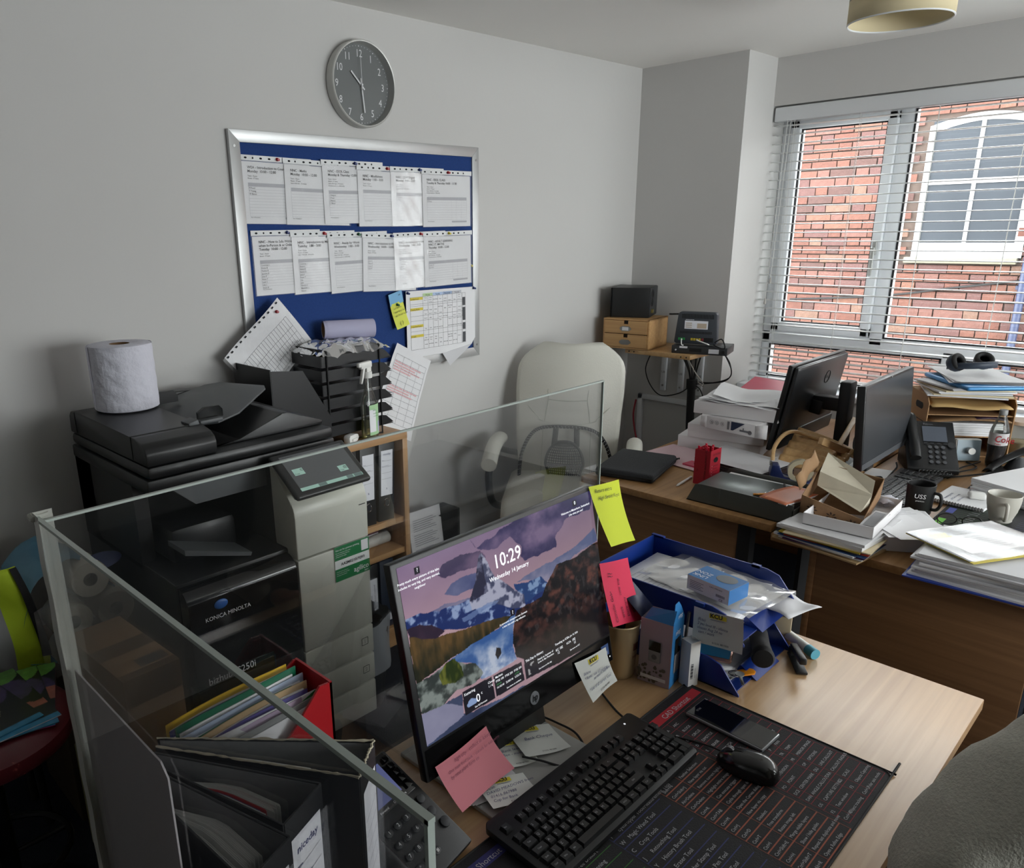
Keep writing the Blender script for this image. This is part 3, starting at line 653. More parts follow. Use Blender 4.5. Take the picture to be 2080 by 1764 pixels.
B().prism(((.935, 1.18), (.935, 1.20), (.955, 1.215), (1.0, 1.215), (1.01, 1.20), (1.01, 1.18)), -2.255, -2.245, FR((0, 0, 0), (1, 0, 0), (0, 0, 1))).o('paper_guide', kdark, pr)

# tissue roll on the copier
trl = thing('tissue_roll', 'big white centrefeed tissue roll standing on the copier', 'tissue roll', (.862, 2.262, 1.184), R(-20))
tis = mat('tissue', '#d3d3de', .95, var=.05, vs=25, bump=.35, bs=60)
b = B(); 
def tz(u, v):
    a = u*2*PI; r = .0885+.0012*math.sin(9*a+14*v)*math.sin(11*v)+.0016*math.exp(-((a-4.6)/.35)**2)*math.sin(26*v)
    return (math.cos(a)*r, math.sin(a)*r, .004+v*.185)
b.grid(tz, 60, 24).lathe(((.028, .19), (.05, .191), (.082, .1905), (.0885, .187)), 60).lathe(((.0885, .005), (.08, .0), (0, 0)), 60)
b.o('roll', tis, trl)
B().lathe(((.027, .05), (.027, .1895), (.0295, .1895)), 30).lathe(((.027, .06), (0, .06)), 30).o('core_tube', kraft, trl)
B().box((-.0885, -.012, .097), (.0022, .03, .18), rot=(0, 0, R(8))).o('loose_edge', tis, trl)

# ---------------------------------------------------------------- bookcase
bk = thing('bookcase', 'low oak bookcase between the copier and the white chair', 'bookcase', (0, 0, 0))
oak = wood('bookcase_oak', '#a97f55', '#be9668', 0, .45); oaks = wood('bookcase_side', '#a97f55', '#be9668', 2, .45)
B().mm((1.345, 2.2, .892), (1.897, 2.48, .917), bev=.0015).o('top_board', oak, bk)
B().mm((1.872, 2.201, 0), (1.897, 2.48, .892), bev=.0015).o('side_panel', oaks, bk)
B().mm((1.345, 2.201, 0), (1.37, 2.48, .892), bev=.0015).o('side_panel', oaks, bk)
for z in (.545, .413, .075): B().mm((1.37, 2.21, z), (1.872, 2.47, z+.024), bev=.0015).o('shelf', oak, bk)
B().mm((1.37, 2.47, .02), (1.872, 2.478, .892)).o('back_panel', mat('bookcase_back', '#6b5238', .7), bk)
B().mm((1.37, 2.225, 0), (1.872, 2.24, .075)).o('kick_board', oak, bk)
fcloth = mat('binder_black', '#141518', .45, var=.12, vs=30); lab_ = mat('spine_label', '#dfe0e6', .6, var=.01)
def spine_binder(x, wd, lab, label, tilt=0, h=.315, z=.57):
    t = thing('lever_arch_file', label, 'binder', M=TR((x, 2.222, z), (0, R(tilt), 0)), group='files in the oak bookcase')
    B().mm((-wd/2, 0, 0), (wd/2, .24, h), bev=.002).o('cover', fcloth, t)
    F = FR((0, -.0008, 0), (1, 0, 0), (0, 0, 1))
    B().rect(F, -wd/2+.010, .105, wd/2-.010, .287).o('spine_label', lab_, t)
    b = B()
    for k in range(4): b.line(F, -wd/2+.014, .245-.024*k, wd/2-.016, .245-.024*k, .0008, .0005)
    b.o('ruled_lines', inkg, t)
    text([(lab, .0125, at(F, 0, .268), 'CENTER'), ('Name', .005, at(F, -wd/2+.014, .247)), ('Date and Ref No', .005, at(F, -wd/2+.014, .223)), ('R', .012, at(F, 0, .128), 'CENTER')], inkb, t, 'spine_print')
    B().tube([(math.cos(a)*.013, -.002, .075+math.sin(a)*.0165) for a in [k*PI/8 for k in range(16)]], .0022, 6, 2, closed=True).o('finger_ring', chrome, t)
    B().disc(F, 0, .075, .012, .0004, 18, .015).o('finger_hole', blk, t)
    return t
spine_binder(1.793, .078, 'niceday', 'black lever arch file with a niceday spine label, rightmost on the upper shelf', 3)
spine_binder(1.705, .075, '', 'black lever arch file with scuffed top, beside the niceday file', 2)
spine_binder(1.62, .07, '', 'lever arch file half hidden behind the copier panel', 1)
t = thing('plastic_roll', 'clear wrapped roll lying on the middle bookcase shelf', 'roll', (1.73, 2.30, .462))
B().cyl((-.12, 0, 0), (.125, .0, .0), .024, n=20).cyl((.125, 0, 0), (.127, 0, 0), .02, .012).o('roll', mat('wrapped_roll', '#bcbab4', .3, var=.2, vs=40, bump=.4, bs=60), t)
t = thing('folder', 'maroon folder lying behind the wrapped roll', 'folder', (1.65, 2.37, .437))
B().mm((-.15, -.06, 0), (.17, .09, .06), bev=.004).o('cover', mat('maroon_card', '#4a1522', .5), t); B().mm((-.145, -.062, .004), (.165, .08, .05)).o('papers', paper2, t)
for x, wd, h, cm, lb in ((1.605, .05, .30, mat('grey_box_file', '#8f8878', .6), 'beige box file on the bottom shelf of the bookcase'), (1.665, .04, .31, lab_, 'white box file standing between two dark files, bottom shelf'), (1.715, .05, .30, fcloth, 'black file with a handwritten label on the bottom shelf'), (1.785, .07, .30, mat('navy_file', '#1c2636', .5), 'navy file at the right end of the bottom shelf')):
    t = thing('lever_arch_file', lb, 'binder', (x, 2.225, .0995), 0, 'files in the oak bookcase')
    B().mm((-wd/2, 0, 0), (wd/2, .23, h), bev=.002).o('cover', cm, t)
    F = FR((0, -.0008, 0), (1, 0, 0), (0, 0, 1))
    if 'handwritten' in lb:
        B().rect(F, -.018, .1, .018, .24).o('spine_label', lab_, t); text([('Courses not required', .012, at(F, .006, .108, .0005, PI/2)), ('for a current', .012, at(F, -.010, .108, .0005, PI/2))], ink, t, 'handwriting')
    B().rect(F, -wd*.3, .03, wd*.3, .06).o('lower_label', lab_, t)
# tray stack on the bookcase
ts = thing('letter_tray_rack', 'black six-tier letter tray rack on the bookcase', 'letter tray', (1.712, 2.368, .918))
trb = mat('tray_black', '#141416', .35, var=.08)
for k in range(6):
    z = .03+.0515*k
    B().mm((-.155, -.11, z), (.165, .11, z+.002)).prism(((-.155, z), (.105, z), (.165, z+.006), (.13, z+.036), (.11, z+.04), (-.155, z+.04)), .108, .111, FR((0, 0, 0), (1, 0, 0), (0, 0, 1))).prism(((-.155, z), (.105, z), (.165, z+.006), (.13, z+.036), (.11, z+.04), (-.155, z+.04)), -.111, -.108, FR((0, 0, 0), (1, 0, 0), (0, 0, 1))).mm((-.157, -.11, z), (-.154, .11, z+.04)).o('tray', trb, ts)
for x in (-.135, .105):
    for y in (-.115, .115): B().cyl((x, y, 0), (x, y, .345), .003, n=8).o('wire_post', matte, ts)
for p, q in (((-.135, -.115, .345), (-.135, .115, .345)), ((.105, -.115, .345), (.105, .115, .345)), ((-.135, -.115, .004), (.105, -.115, .004)), ((-.135, .115, .004), (.105, .115, .004))): B().cyl(p, q, .003, n=6).o('wire_rail', matte, ts)
for k in range(5):
    B().mm((-.14, -.1, .034+.0515*k), (.16+.01*(k % 3), .1, .044+.0515*k)).o('papers', paper2, ts)
for nm, c, x0, x1, dx in (('yellow_card', '#c9c24a', -.15, -.03, 0), ('orange_card', '#c9694a', -.06, .06, 0)):
    t = thing(nm, nm.replace('_', ' ')+' lying on the top black letter tray', 'card', (1.712, 2.365, 1.232)); B().mm((x0, -.105, 0 if x0 < -.1 else .003), (x1, .02, .002 if x0 < -.1 else .005)).o('card', mat(nm, c, .7), t)
t = thing('plastic_bag', 'crinkled clear plastic bag of leaflets on top of the black trays', 'bag', (1.712, 2.36, 1.240))
film = clear('clear_film', (.97, .97, .97), 1.0, .06, .10, '#ffffff')
def bagf(top):
    def f(u, v):
        x = (u-.5)*.31; y = (v-.5)*.23
        n = .006*math.sin(23*u+9*v)+.005*math.sin(31*v-12*u)+.003*math.sin(57*u+40*v)
        e = min(u, 1-u, v, 1-v)*8; e = min(1, e)
        return (x+.004*math.sin(30*v), y+.004*math.sin(28*u), (.030*e+n*.8+.006 if top else .003))
    return f
B().mm((-.13, -.09, .004), (.12, .085, .022)).o('black_pouch', trb, t)
B().grid(bagf(True), 26, 20).o('film', film, t)
b = B()
for k in range(5):
    b.mm((-.11+.015*k, -.08+.01*k, .026+.002*k), (.08+.012*k, .06+.006*k, .0275+.002*k), rot=(0, 0, R(-8+6*k)))
b.o('leaflet', paper, t)
B().rect(TR((.06, -.02, .0365), (0, 0, .2)), -.06, -.03, .03, .03).o('printed_picture', mat('leaflet_blue', '#8fb3c9', .5, var=.4, vs=30), t)
text([('KETTERING', .016, TR((-.09, -.03, .0375), (0, 0, .15)))], ink, t, 'lettering')
t = thing('paper_roll', 'paper roll on a brown cardboard core lying on top of the black trays', 'roll', M=FR((1.845, 2.37, 1.315), (0, -1, .0), (0, 0, 1)))
# axis along the local z: front end faces the room
t.matrix_world = FR((1.72, 2.455, 1.318), (0, 0, 1), (.0, 1, 0)) @ Matrix.Identity(4)
AX = FR((0, 0, 0), (0, 0, 1), (0, 1, 0))
t.matrix_world = Matrix.Translation((1.70, 2.44, 1.312)) @ Vector((.92, -.38, -.02)).to_track_quat('Z', 'Y').to_matrix().to_4x4()
B().lathe(((.0335, 0), (.0335, .20), (.029, .20), (.029, 0)), 30).lathe(((.0345, .01), (.0355, .198)), 30).o('paper', mat('lilac_paper', '#b9b7d2', .7, var=.04), t)
B().lathe(((.0285, .001), (.0285, .199)), 30).o('core_tube', kraft, t, solid=.002)
# black magazine file with coiled cable
mf = thing('magazine_file', 'black magazine file holding coiled cables beside the tray rack', 'magazine file', (1.435, 2.33, .918))
side = [(-.105, 0), (.125, 0), (.125, .12), (.02, .30), (-.105, .315)]
B().prism([(x-.01, z) for x, z in side], .118, .121, FR((0, 0, 0), (1, 0, 0), (0, 0, 1))).prism([(x-.01, z) for x, z in side], -.121, -.118, FR((0, 0, 0), (1, 0, 0), (0, 0, 1))).mm((-.118, -.12, 0), (-.114, .12, .32)).mm((-.115, -.12, 0), (.115, .12, .003)).mm((.112, -.12, 0), (.115, .12, .12)).o('box', trb, mf)
t = thing('cable', 'coil of black cables stuffed in the black magazine file', 'cable', (1.44, 2.25, .93))
b = B(); rs = random.Random(3)
for k in range(7):
    c0 = (rs.uniform(-.02, .02), rs.uniform(-.02, .06), .12+rs.uniform(-.02, .02)); ra = .06+rs.uniform(-.012, .02)
    b.tube([(c0[0]+math.cos(a)*ra*.75, c0[1]+math.sin(a)*.012+rs.uniform(-.006, .006), c0[2]+math.sin(a)*ra*1.6) for a in [j*PI/5 for j in range(10)]], .0035, 6, 5, closed=True)
b.o('coil', matte, t)
# spray bottle
sp = thing('spray_bottle', 'clear trigger spray bottle with pale green label on the bookcase top', 'bottle', (1.738, 2.229, .918), R(15))
petm = clear('clear_plastic', (.93, .95, .93), .9, .05, .03)
prof = ((0, 0), (.036, 0), (.041, .006), (.042, .05), (.040, .085), (.042, .12), (.040, .14), (.030, .165), (.020, .19), (.0145, .215), (.0135, .235))
B().lathe(prof, 32, sx=1.0, sy=.62).o('bottle', petm, sp)
B().lathe(((0, .002), (.035, .002), (.0395, .008), (.040, .05), (.0385, .078), (0, .079)), 28, sx=1, sy=.6).o('liquid', clear('pale_liquid', (.88, .86, .62), .6, .02, .12, '#c9c48a'), sp)
lb = lambda rr: B().grid(lambda u, v: (math.cos(-2.25+u*2.0)*.0428*rr, math.sin(-2.25+u*2.0)*.0428*.62*rr, .018+v*.115), 14, 4)
lb(1.01).o('label', mat('mint_label', '#a8cf9f', .4, var=.03), sp)
B().grid(lambda u, v: (math.cos(-2.25+u*.75)*.0436, math.sin(-2.25+u*.75)*.0436*.62, .03+v*.085), 6, 3).o('label_panel', inkw, sp)
B().grid(lambda u, v: (math.cos(-1.2+u*.6)*.0436, math.sin(-1.2+u*.6)*.0436*.62, .026+v*.04), 6, 3).o('barcode', mat('barcode_lilac', '#b9b9d8', .5, var=0), sp)
for j in range(9): pass
text([('kills', .010, FR((-.014, -.0278, .11), (1, -.12, 0), (0, 0, 1))), ('bacteria', .008, FR((-.012, -.0279, .098), (1, -.05, 0), (0, 0, 1))), ('surface cleanser', .0055, FR((-.012, -.0279, .088), (1, 0, 0), (0, 0, 1)))], mat('label_green', '#2f7a3c', .6, var=0), sp, 'label_print')
B().cyl((0, 0, .232), (0, 0, .255), .017, n=24).o('collar', white, sp)
B().box((-.012, 0, .281), (.066, .019, .026), bev=.006).mm((-.012, -.008, .25), (.014, .008, .272)).box((-.048, 0, .285), (.016, .014, .016), bev=.003).o('spray_head', white, sp)
B().prism(((-.018, .272), (-.030, .272), (-.040, .235), (-.046, .216), (-.040, .214), (-.030, .238)), -.006, .006, FR((0, 0, 0), (1, 0, 0), (0, 0, 1)), .002).o('trigger', white, sp)
B().cyl((.002, 0, .01), (0, 0, .235), .0022, n=6).o('dip_tube', white, sp)
t = thing('cable_clip', 'small white plastic clip lying beside the spray bottle', 'clip', (1.65, 2.232, .918), R(20))
B().prism(((-.03, .008), (-.026, 0), (.012, 0), (.02, .008), (.034, .014), (.028, .028), (.014, .032), (-.024, .032), (-.032, .024)), -.014, .014, FR((0, 0, 0), (1, 0, 0), (0, 0, 1)), .003).mm((-.016, -.02, .008), (.018, .012, .018), bev=.003).o('clip', white, t)
# papers between bookcase and wall
t = thing('paper_stack', 'upright sheaf of printed sheets beside the bookcase', 'papers', M=FR((2.03, 2.33, .17), (1, .06, 0), (0, .16, .98)))
for k in range(7):
    B().sheet(.20, .32-.004*k, lambda u, v: .004*math.sin(3*u+k)-.02*k*.3+.01*(u-.5)**2, 5, 5, TR((.004*k, -.002*k, -.006*k), (0, 0, R(-2-1.4*k)))).o('sheet', paper, t)
b = B(); q = TR((0, 0, .006), (0, 0, R(-2)))
for k in range(26):
    if k % 7 != 6: b.line(q, .02, .28-.0095*k, .15+.02*math.sin(k*1.7), .28-.0095*k, .0035)
b.o('text_lines', mat('print_pale_grey', '#a6a6aa', .8, var=0), t)
t = thing('waste_box', 'dark box behind the papers by the bookcase', 'box', (2.16, 2.40, 0)); B().mm((-.14, -.02, 0), (.2, .09, .19), bev=.006).mm((.05, -.02, .18), (.2, .09, .43), bev=.004).o('box', matte, t)
# waste bin with clear liner
bn = thing('waste_bin', 'waste bin with clear plastic liner between copier and bookcase', 'bin', (1.475, 2.03, 0))
B().lathe(((.09, 0), (.115, .30)), 24).lathe(((0, .004), (.09, .004)), 24).o('bin', dgrey, bn, solid=.003)
B().grid(lambda u, v: ((.119+.012*math.sin(5*u*2*PI+4*v)*(.3+v*.3)+.012*math.sin(17*u*2*PI)*.35)*math.cos(u*2*PI)*(1.0+.10*v*(1-v)), (.119+.012*math.sin(5*u*2*PI+4*v)*(.3+v*.3))*math.sin(u*2*PI), .15+.20*v), 60, 10).o('liner', clear('bin_liner', (.9, .92, .94), 1.0, .1, .3, '#dfe4ea'), bn)

# ---------------------------------------------------------------- boxes, tissue pack, stool and vest at the far left
t = thing('carton', 'pale tall carton with printing standing under the brown parcel', 'box', (.565, 1.72, 0))
B().mm((-.075, -.155, 0), (.085, .30, .335), bev=.003).o('carton', mat('pale_card', '#8d8a62', .8, var=.1), t)
text([('LINE', .055, FR((-.0755, .06, .10), (0, -1, 0), (0, 0, 1)) @ TR((0, 0, .0005), (0, 0, R(90))))], ink, t, 'printed_text')
t = thing('parcel', 'brown cardboard parcel with tape and barcode left of the copier', 'box', (.555, 1.715, .337), R(3))
B().mm((-.068, -.155, 0), (.068, .155, .40), bev=.003).o('carton', mat('parcel_card', '#7d6143', .75, var=.12, vs=15), t)
tape = clear('parcel_tape', (.93, .88, .8), 1.0, .1, .12, '#a89078')
B().rect(I, -.0695, -.04, .0695, .02, .4008).rect(FR((0, -.1558, 0), (1, 0, 0), (0, 0, 1)), -.0685, .33, .0685, .4).rect(I, -.069, -.156, .069, -.13, .4008).o('tape', tape, t)
b = B(); x = -.01
for k in range(20):
    wd = random.choice((.0012, .002, .003)); b.rect(I, x, -.125, x+wd, -.085, .4012); x += wd+.0014
b.o('barcode', ink, t)
tp = thing('toilet_roll_pack', 'blue film pack of toilet rolls behind the brown parcel', 'toilet rolls', (.585, 2.215, .515))
t = thing('carton', 'dark carton under the toilet roll pack', 'box', (.60, 2.26, 0)); B().mm((-.10, -.14, 0), (.10, .17, .513), bev=.003).o('carton', mat('dark_card', '#4a3d2c', .8, var=.1), t)
rm = mat('toilet_paper', '#b5b0a2', .95, var=.06, bump=.3, bs=70)
for k, (x, z) in enumerate(((.075, .052), (.085, .155), (-.03, .052), (-.03, .155), (.03, .262))):
    r_ = B().lathe(((.019, 0), (.050, 0), (.052, .004), (.052, .1), (.019, .1)), 28).o('toilet_roll', rm, tp, M=FR((x, -.16, z), (1, 0, 0), (0, 0, 1)) @ Matrix.Diagonal((1, 1, -1, 1)))
    B().lathe(((.0185, .0), (.0185, .1)), 20).lathe(((0, .05), (.0185, .05)), 20).o('core_tube', kdark, r_)
fb = mat('film_blue', '#4a7f9a', .25, var=.25, vs=12)
def pk(u, v):
    a = -PI*.12+u*PI*1.24; x = -.02+math.cos(a)*.125; z = .15+math.sin(a)*(.17 if math.sin(a) > 0 else .15)
    n = .006*math.sin(18*u+5*v)+.004*math.sin(41*u-11*v)
    return (x+n, -.13+v*.25, z+n)
B().grid(pk, 26, 12).poly(((-.145, -.13, .06), (-.02, -.13, .02), (-.145, .12, .06))).o('film', fb, tp)
B().grid(lambda u, v: (-.12+.245*u, -.168+.02*math.sin(3*u+v), .005+.21*v+.01*math.sin(9*u)), 14, 12).o('clear_film', film, tp)
text([('Soft', .034, FR((.03, -.135, .29), (1, 0, .0), (0, .2, 1)))], mat('film_white', '#cfd8e6', .5, var=0), tp, 'printed_name')
B().disc(FR((.07, -.134, .296), (1, 0, 0), (0, .2, 1)), 0, 0, .06, 0, 24, .024).o('name_oval', mat('film_navy', '#22305c', .4, var=0), tp)

stl = thing('stool', 'round stool with worn peeling dark red seat', 'stool', (.262, 1.86, 0))
def redmat():
    m = mat('peeling_red', '#5a1720', .4, var=.25, vs=9); nt = m.node_tree; bs = nt.nodes['Principled BSDF']
    tc = nt.nodes.new('ShaderNodeTexCoord'); n = nt.nodes.new('ShaderNodeTexNoise'); n.inputs['Scale'].default_value = 6.5; n.inputs['Detail'].default_value = 7; n.inputs['Roughness'].default_value = .6
    nt.links.new(tc.outputs['Object'], n.inputs['Vector'])
    cr = nt.nodes.new('ShaderNodeValToRGB'); cr.color_ramp.elements[0].position = .585; cr.color_ramp.elements[1].position = .60; nt.links.new(n.outputs['Fac'], cr.inputs['Fac'])
    old = bs.inputs['Base Color'].links[0].from_socket; mx = nt.nodes.new('ShaderNodeMix'); mx.data_type = 'RGBA'; nt.links.new(cr.outputs['Color'], mx.inputs['Factor']); nt.links.new(old, mx.inputs['A']); mx.inputs['B'].default_value = lin('#a0544c'); nt.links.new(mx.outputs['Result'], bs.inputs['Base Color']); return m
B().lathe(((0, .60), (.12, .602), (.18, .597), (.198, .585), (.202, .565), (.196, .548), (.17, .54), (0, .54)), 56).o('seat', redmat(), stl)
B().cyl((0, 0, .06), (0, 0, .54), .022, n=16).lathe(((0, .0), (.19, .0), (.19, .01), (.05, .035), (.03, .07), (0, .07)), 40).tube([(math.cos(a)*.14, math.sin(a)*.14, .22) for a in [k*PI/8 for k in range(16)]], .009, 8, 2, closed=True).cyl((-.14, 0, .22), (.14, 0, .22), .007).o('pedestal', mat('stool_dark_metal', '#2e2e30', .35, .8), stl)
lfm = vcol('leaflet_print', .35)
def leaf(seed):
    def f(u, v):
        n = vnoise(u, v, 3, 4, seed); c = np.zeros(u.shape+(3,)); c[...] = (.06, .07, .11)
        for cx_, cy_, r_, col_ in ((.3, .85, .3, (.16, .2, .42)), (.75, .62, .25, (.25, .2, .36)), (.45, .4, .33, (.72, .70, .58)), (.8, .95, .2, (.35, .55, .25)), (.2, .1, .25, (.12, .35, .5))):
            d = np.sqrt((u-cx_)**2+((v-cy_)*1.3)**2); mk = d < r_*(.8+.4*n); c[mk] = np.array(col_)
        mk = (n > .58) & (v > .25) & (v < .6); c[mk] = (.6, .35, .3)
        mk = v < .07; c[mk] = (.18, .5, .66); return c*(.8+.4*vnoise(u, v, 14, 14, seed+1))[..., None]
    return f
for k, (dx, dy, rz) in enumerate(((.07, .03, -18), (.05, .02, -8), (.03, .02, 4), (-.015, .03, 10))):
    t = thing('leaflet', ['pink edged leaflet lowest in the fan on the red stool', 'dark leaflet second from bottom in the fan on the red stool', 'white edged leaflet under the top one on the red stool', 'dark leaflet with round photos, topmost on the red stool'][k], 'leaflet', (.262+dx, 1.86+dy, .6035+.0028*k), R(rz), 'leaflets on the red stool')
    B().mm((-.105, -.15, 0), (.105, .15, .002)).o('pages', [mat('pink_edge', '#9a2a66', .6), mat('teal_edge', '#2f6f8a', .6), paper2, mat('blue_edge', '#3f86a8', .6)][k], t)
    paint('cover_print', TR((-.105, -.15, .0023)), .21, .30, 50, 70, leaf(k+3), lfm, t)
# hi-vis vest on a chair back
hv = thing('hi_vis_vest', 'yellow hi-vis vest with grey reflective bands hanging behind the red stool', 'vest', (0, 0, 0))
hvy = mat('hi_vis_yellow', '#b8d22a', .75, var=.1, vs=10, bump=.3, bs=25); hvg = mat('reflective_grey', '#8e8f90', .45, .2, var=.06); hvb = matte
def vest(u, v):   # u across, v up
    x1_ = .468+.03*math.sin(v*PI)-.02*v; x = .20+u*(x1_-.20)
    return (x, 2.10-.03*math.sin(u*PI)+.012*math.sin(9*u+3*v)+.008*math.sin(15*v+4*u), .40+.49*v-.03*u*u)
B().grid(vest, 16, 24).o('cloth', hvy, hv, solid=.004)
def band(u0, u1, v0, v1, off=.006, nu=6, nv=12): return B().grid(lambda a, c: tuple(np.array(vest(u0+(u1-u0)*a, v0+(v1-v0)*c))+np.array((0, -off, 0))), nu, nv)
band(.42, .72, .36, .99).o('reflective_band', hvg, hv); band(.05, .98, .26, .37, .009, 12, 3).o('reflective_band', hvg, hv)
band(.93, 1.01, .45, 1.0, .008, 2, 12).o('black_binding', hvb, hv)
ch0 = thing('plastic_chair', 'dark chair mostly hidden under the hi-vis vest', 'chair', (.27, 2.27, 0))
B().box((0, .0, .60), (.30, .03, .36), rot=(R(-6), 0, 0), bev=.012).o('backrest', dgrey, ch0); B().box((0, -.0, .42), (.36, .2, .03), bev=.01).o('seat', dgrey, ch0)
for sx in (-1, 1):
    B().cyl((sx*.16, .06, 0), (sx*.16, .02, .8), .012, n=10).o('leg', matte, ch0); B().cyl((sx*.16, -.08, 0), (sx*.15, -.08, .42), .012, n=10).o('leg', matte, ch0)

# ================================================================= front desk
DZ = .73
fd = thing('front_desk', 'light oak desk in front with the lit all-in-one computer on it', 'desk', (0, 0, 0))
dtop = wood('front_desk_top', '#a8845c', '#bf9c72', 0, .36)
dtop.node_tree.nodes['Principled BSDF'].inputs['Coat Weight'].default_value = .5; dtop.node_tree.nodes['Principled BSDF'].inputs['Coat Roughness'].default_value = .38
B().mm((.13, .227, .705), (1.735, .975, DZ), bev=.002).o('desk_top', dtop, fd)
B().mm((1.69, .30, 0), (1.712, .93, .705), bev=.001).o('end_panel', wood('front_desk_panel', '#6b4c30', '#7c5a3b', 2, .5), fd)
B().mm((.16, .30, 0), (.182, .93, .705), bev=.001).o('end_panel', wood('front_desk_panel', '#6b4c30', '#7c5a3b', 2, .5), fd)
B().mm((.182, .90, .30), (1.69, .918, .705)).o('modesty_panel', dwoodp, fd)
# perspex screen
acr = clear('acrylic_sheet', (.994, .996, .995), .5, .015, .003, '#dfe6e4'); edgem = mat('acrylic_edge', '#a9b3ac', .25, var=.05)
sc = thing('desk_screen', 'clear acrylic desk screen with taped corner around the front desk', 'screen', (0, 0, 0))
B().mm((.236, .928, DZ), (1.355, .933, 1.36)).o('back_panel', acr, sc)
B().mm((.230, .262, DZ), (.235, .933, 1.365)).o('side_panel', acr, sc)
B().mm((.236, .9278, 1.3585), (1.356, .9332, 1.3615)).mm((1.354, .9278, DZ), (1.3565, .9332, 1.36)).o('back_edge', edgem, sc)
B().mm((.2298, .260, 1.3625), (.2352, .933, 1.3662)).mm((.2298, .2605, DZ), (.2352, .2635, 1.3655)).o('side_edge', edgem, sc)
tapm = clear('frosted_tape', (.85, .86, .84), 1.0, .3, .5, '#d2d3ca')
b = B().grid(lambda u, v: (.2285-.001*u+.0006*math.sin(40*v), .9345-.024*u+.001*math.sin(9*v), .74+.632*v), 3, 30).grid(lambda u, v: (.2285+.022*u, .9345+.0006*math.sin(14*v), .74+.632*v), 3, 30)
b.tube(((.227, .927, 1.366), (.227, .936, 1.368), (.236, .937, 1.366), (.246, .937, 1.367)), .004, 6)
b.o('corner_tape', tapm, sc)
fs = thing('plastic_sheet', 'frosted plastic sheet standing against the left acrylic panel', 'sheet', (0, 0, 0))
fro = clear('frosted_sheet', (.8, .8, .82), .4, .4, .86, '#e6e0e2')
B().prism(((.668, DZ+.001), (.925, DZ+.001), (.925, 1.163), (.682, 1.163), (.668, 1.15)), .2405, .2425, FR((0, 0, 0), (0, 1, 0), (0, 0, 1))).o('sheet', fro, fs)
B().mm((.2430, .665, .98), (.2436, .925, .988)).mm((.2430, .668, 1.03), (.2436, .925, 1.034)).o('tape', tapm, fs)

# lever arch files fanned out
def lining():
    m = mat('file_lining', '#77787a', .8, var=.2, vs=120); return m
def fan_file(A, Bp, Cp, D, label, txt_, papers):
    t = thing('lever_arch_file', label, 'binder', (0, 0, DZ+.001), 0, 'lever arch files standing on the front desk')
    h = .317; V = lambda p: Vector((p[0], p[1], 0))
    def panel(nm, p, q, th, inn):
        d = (V(q)-V(p)); L = d.length; x = d.normalized(); M = FR(V(p), x, (0, 0, 1))
        o = B().mm((0, 0, -th/2), (L, h, th/2), bev=.0008).o(nm, fcloth, t, M=M)
        s = 1 if inn else -1
        B().mm((.004, .004, s*th*.52), (L-.004, h-.002, s*(th*.52+.0005))).o('lining', lining(), o)
        if 'scuffed' in label: B().tube([(L*k/24, h+.0008, random.uniform(-.001, .001)) for k in range(25)], .0017, 5, 2, rs=lambda u: .0006+.0018*random.random()).o('worn_edge', mat('worn_board', '#b5ad98', .9), o)
        return M, L
    panel('cover', A, Bp, .003, True); panel('cover', D, Cp, .003, False)
    M, L = panel('spine', Cp, Bp, .003, False)
    F = M @ TR((0, 0, .0021))
    B().rect(F, .008, .105, L-.008, .287).o('spine_label', lab_, t)
    b = B()
    for k in range(5): b.line(F, .012, .240-.022*k, L-.012, .246-.022*k, .0007, .0004)
    b.o('ruled_lines', inkg, t)
    if txt_: text([(txt_, .0135, at(F, L/2, .262), 'CENTER', 1, .1), ('Name', .005, at(F, .012, .242)), ('Date & Ref No', .005, at(F, .012, .22))], inkb, t, 'spine_print', bold=.02)
    B().tube([(math.cos(a)*.012, math.sin(a)*.012+.06, .001) for a in [k*PI/8 for k in range(16)]], .002, 6, 2, closed=True).o('finger_ring', chrome, t, M=M @ TR((L/2, 0, .0015)))
    # sheaf of papers lying against the near cover
    n = (V(Bp)-V(Cp)).normalized(); d = (V(Cp)-V(D)).normalized(); LD = (V(Cp)-V(D)).length
    ds = V(D)
    for k, (w_, L0, ht, c) in enumerate(papers):
        off = .006+sum(p[0] for p in papers[:k])
        def f(u, v, w_=w_, L0=L0, ht=ht, off=off):
            s = .015+u*L0; spread = min(1, u*1.6+.12)
            p = ds+d*s+n*(off*spread)
            return (p.x, p.y, .02+v*ht)
        bb = B(); nn = max(2, int(w_/.0022))
        for j in range(nn):
            e = (j*w_/nn); jl = L0-.004*((j*7) % 5)/5*2; jh = ht-.003*((j*5) % 4)/4
            bb.grid(lambda u, v, e=e, jl=jl, jh=jh: f(u, v, L0=jl, ht=jh, off=off+e), 8, 1)
        bb.o('papers', c, t, solid=.0012)
    return t
wp = mat('file_paper', '#cfd0cc', .8, var=.06, vs=60); rp = mat('red_divider', '#b3242e', .6); bp_ = mat('blue_divider', '#3b5fa0', .6)
fan_file((.312, .882), (.508, .676), (.452, .634), (.303, .866), 'black lever arch file with scuffed white-edged cover beside the red magazine file', '', [(.008, .20, .292, wp), (.006, .235, .285, wp)])
fan_file((.297, .858), (.414, .660), (.346, .634), (.284, .846), 'black lever arch file with niceday spine label, middle of three on the front desk', 'niceday', [(.018, .165, .275, wp), (.003, .15, .27, bp_), (.003, .155, .272, rp), (.016, .165, .272, wp)])
fan_file((.280, .838), (.341, .614), (.275, .592), (.262, .812), 'open black lever arch file full of white pages, nearest on the front desk', '', [(.014, .175, .27, wp), (.003, .19, .25, rp), (.026, .175, .272, wp)])
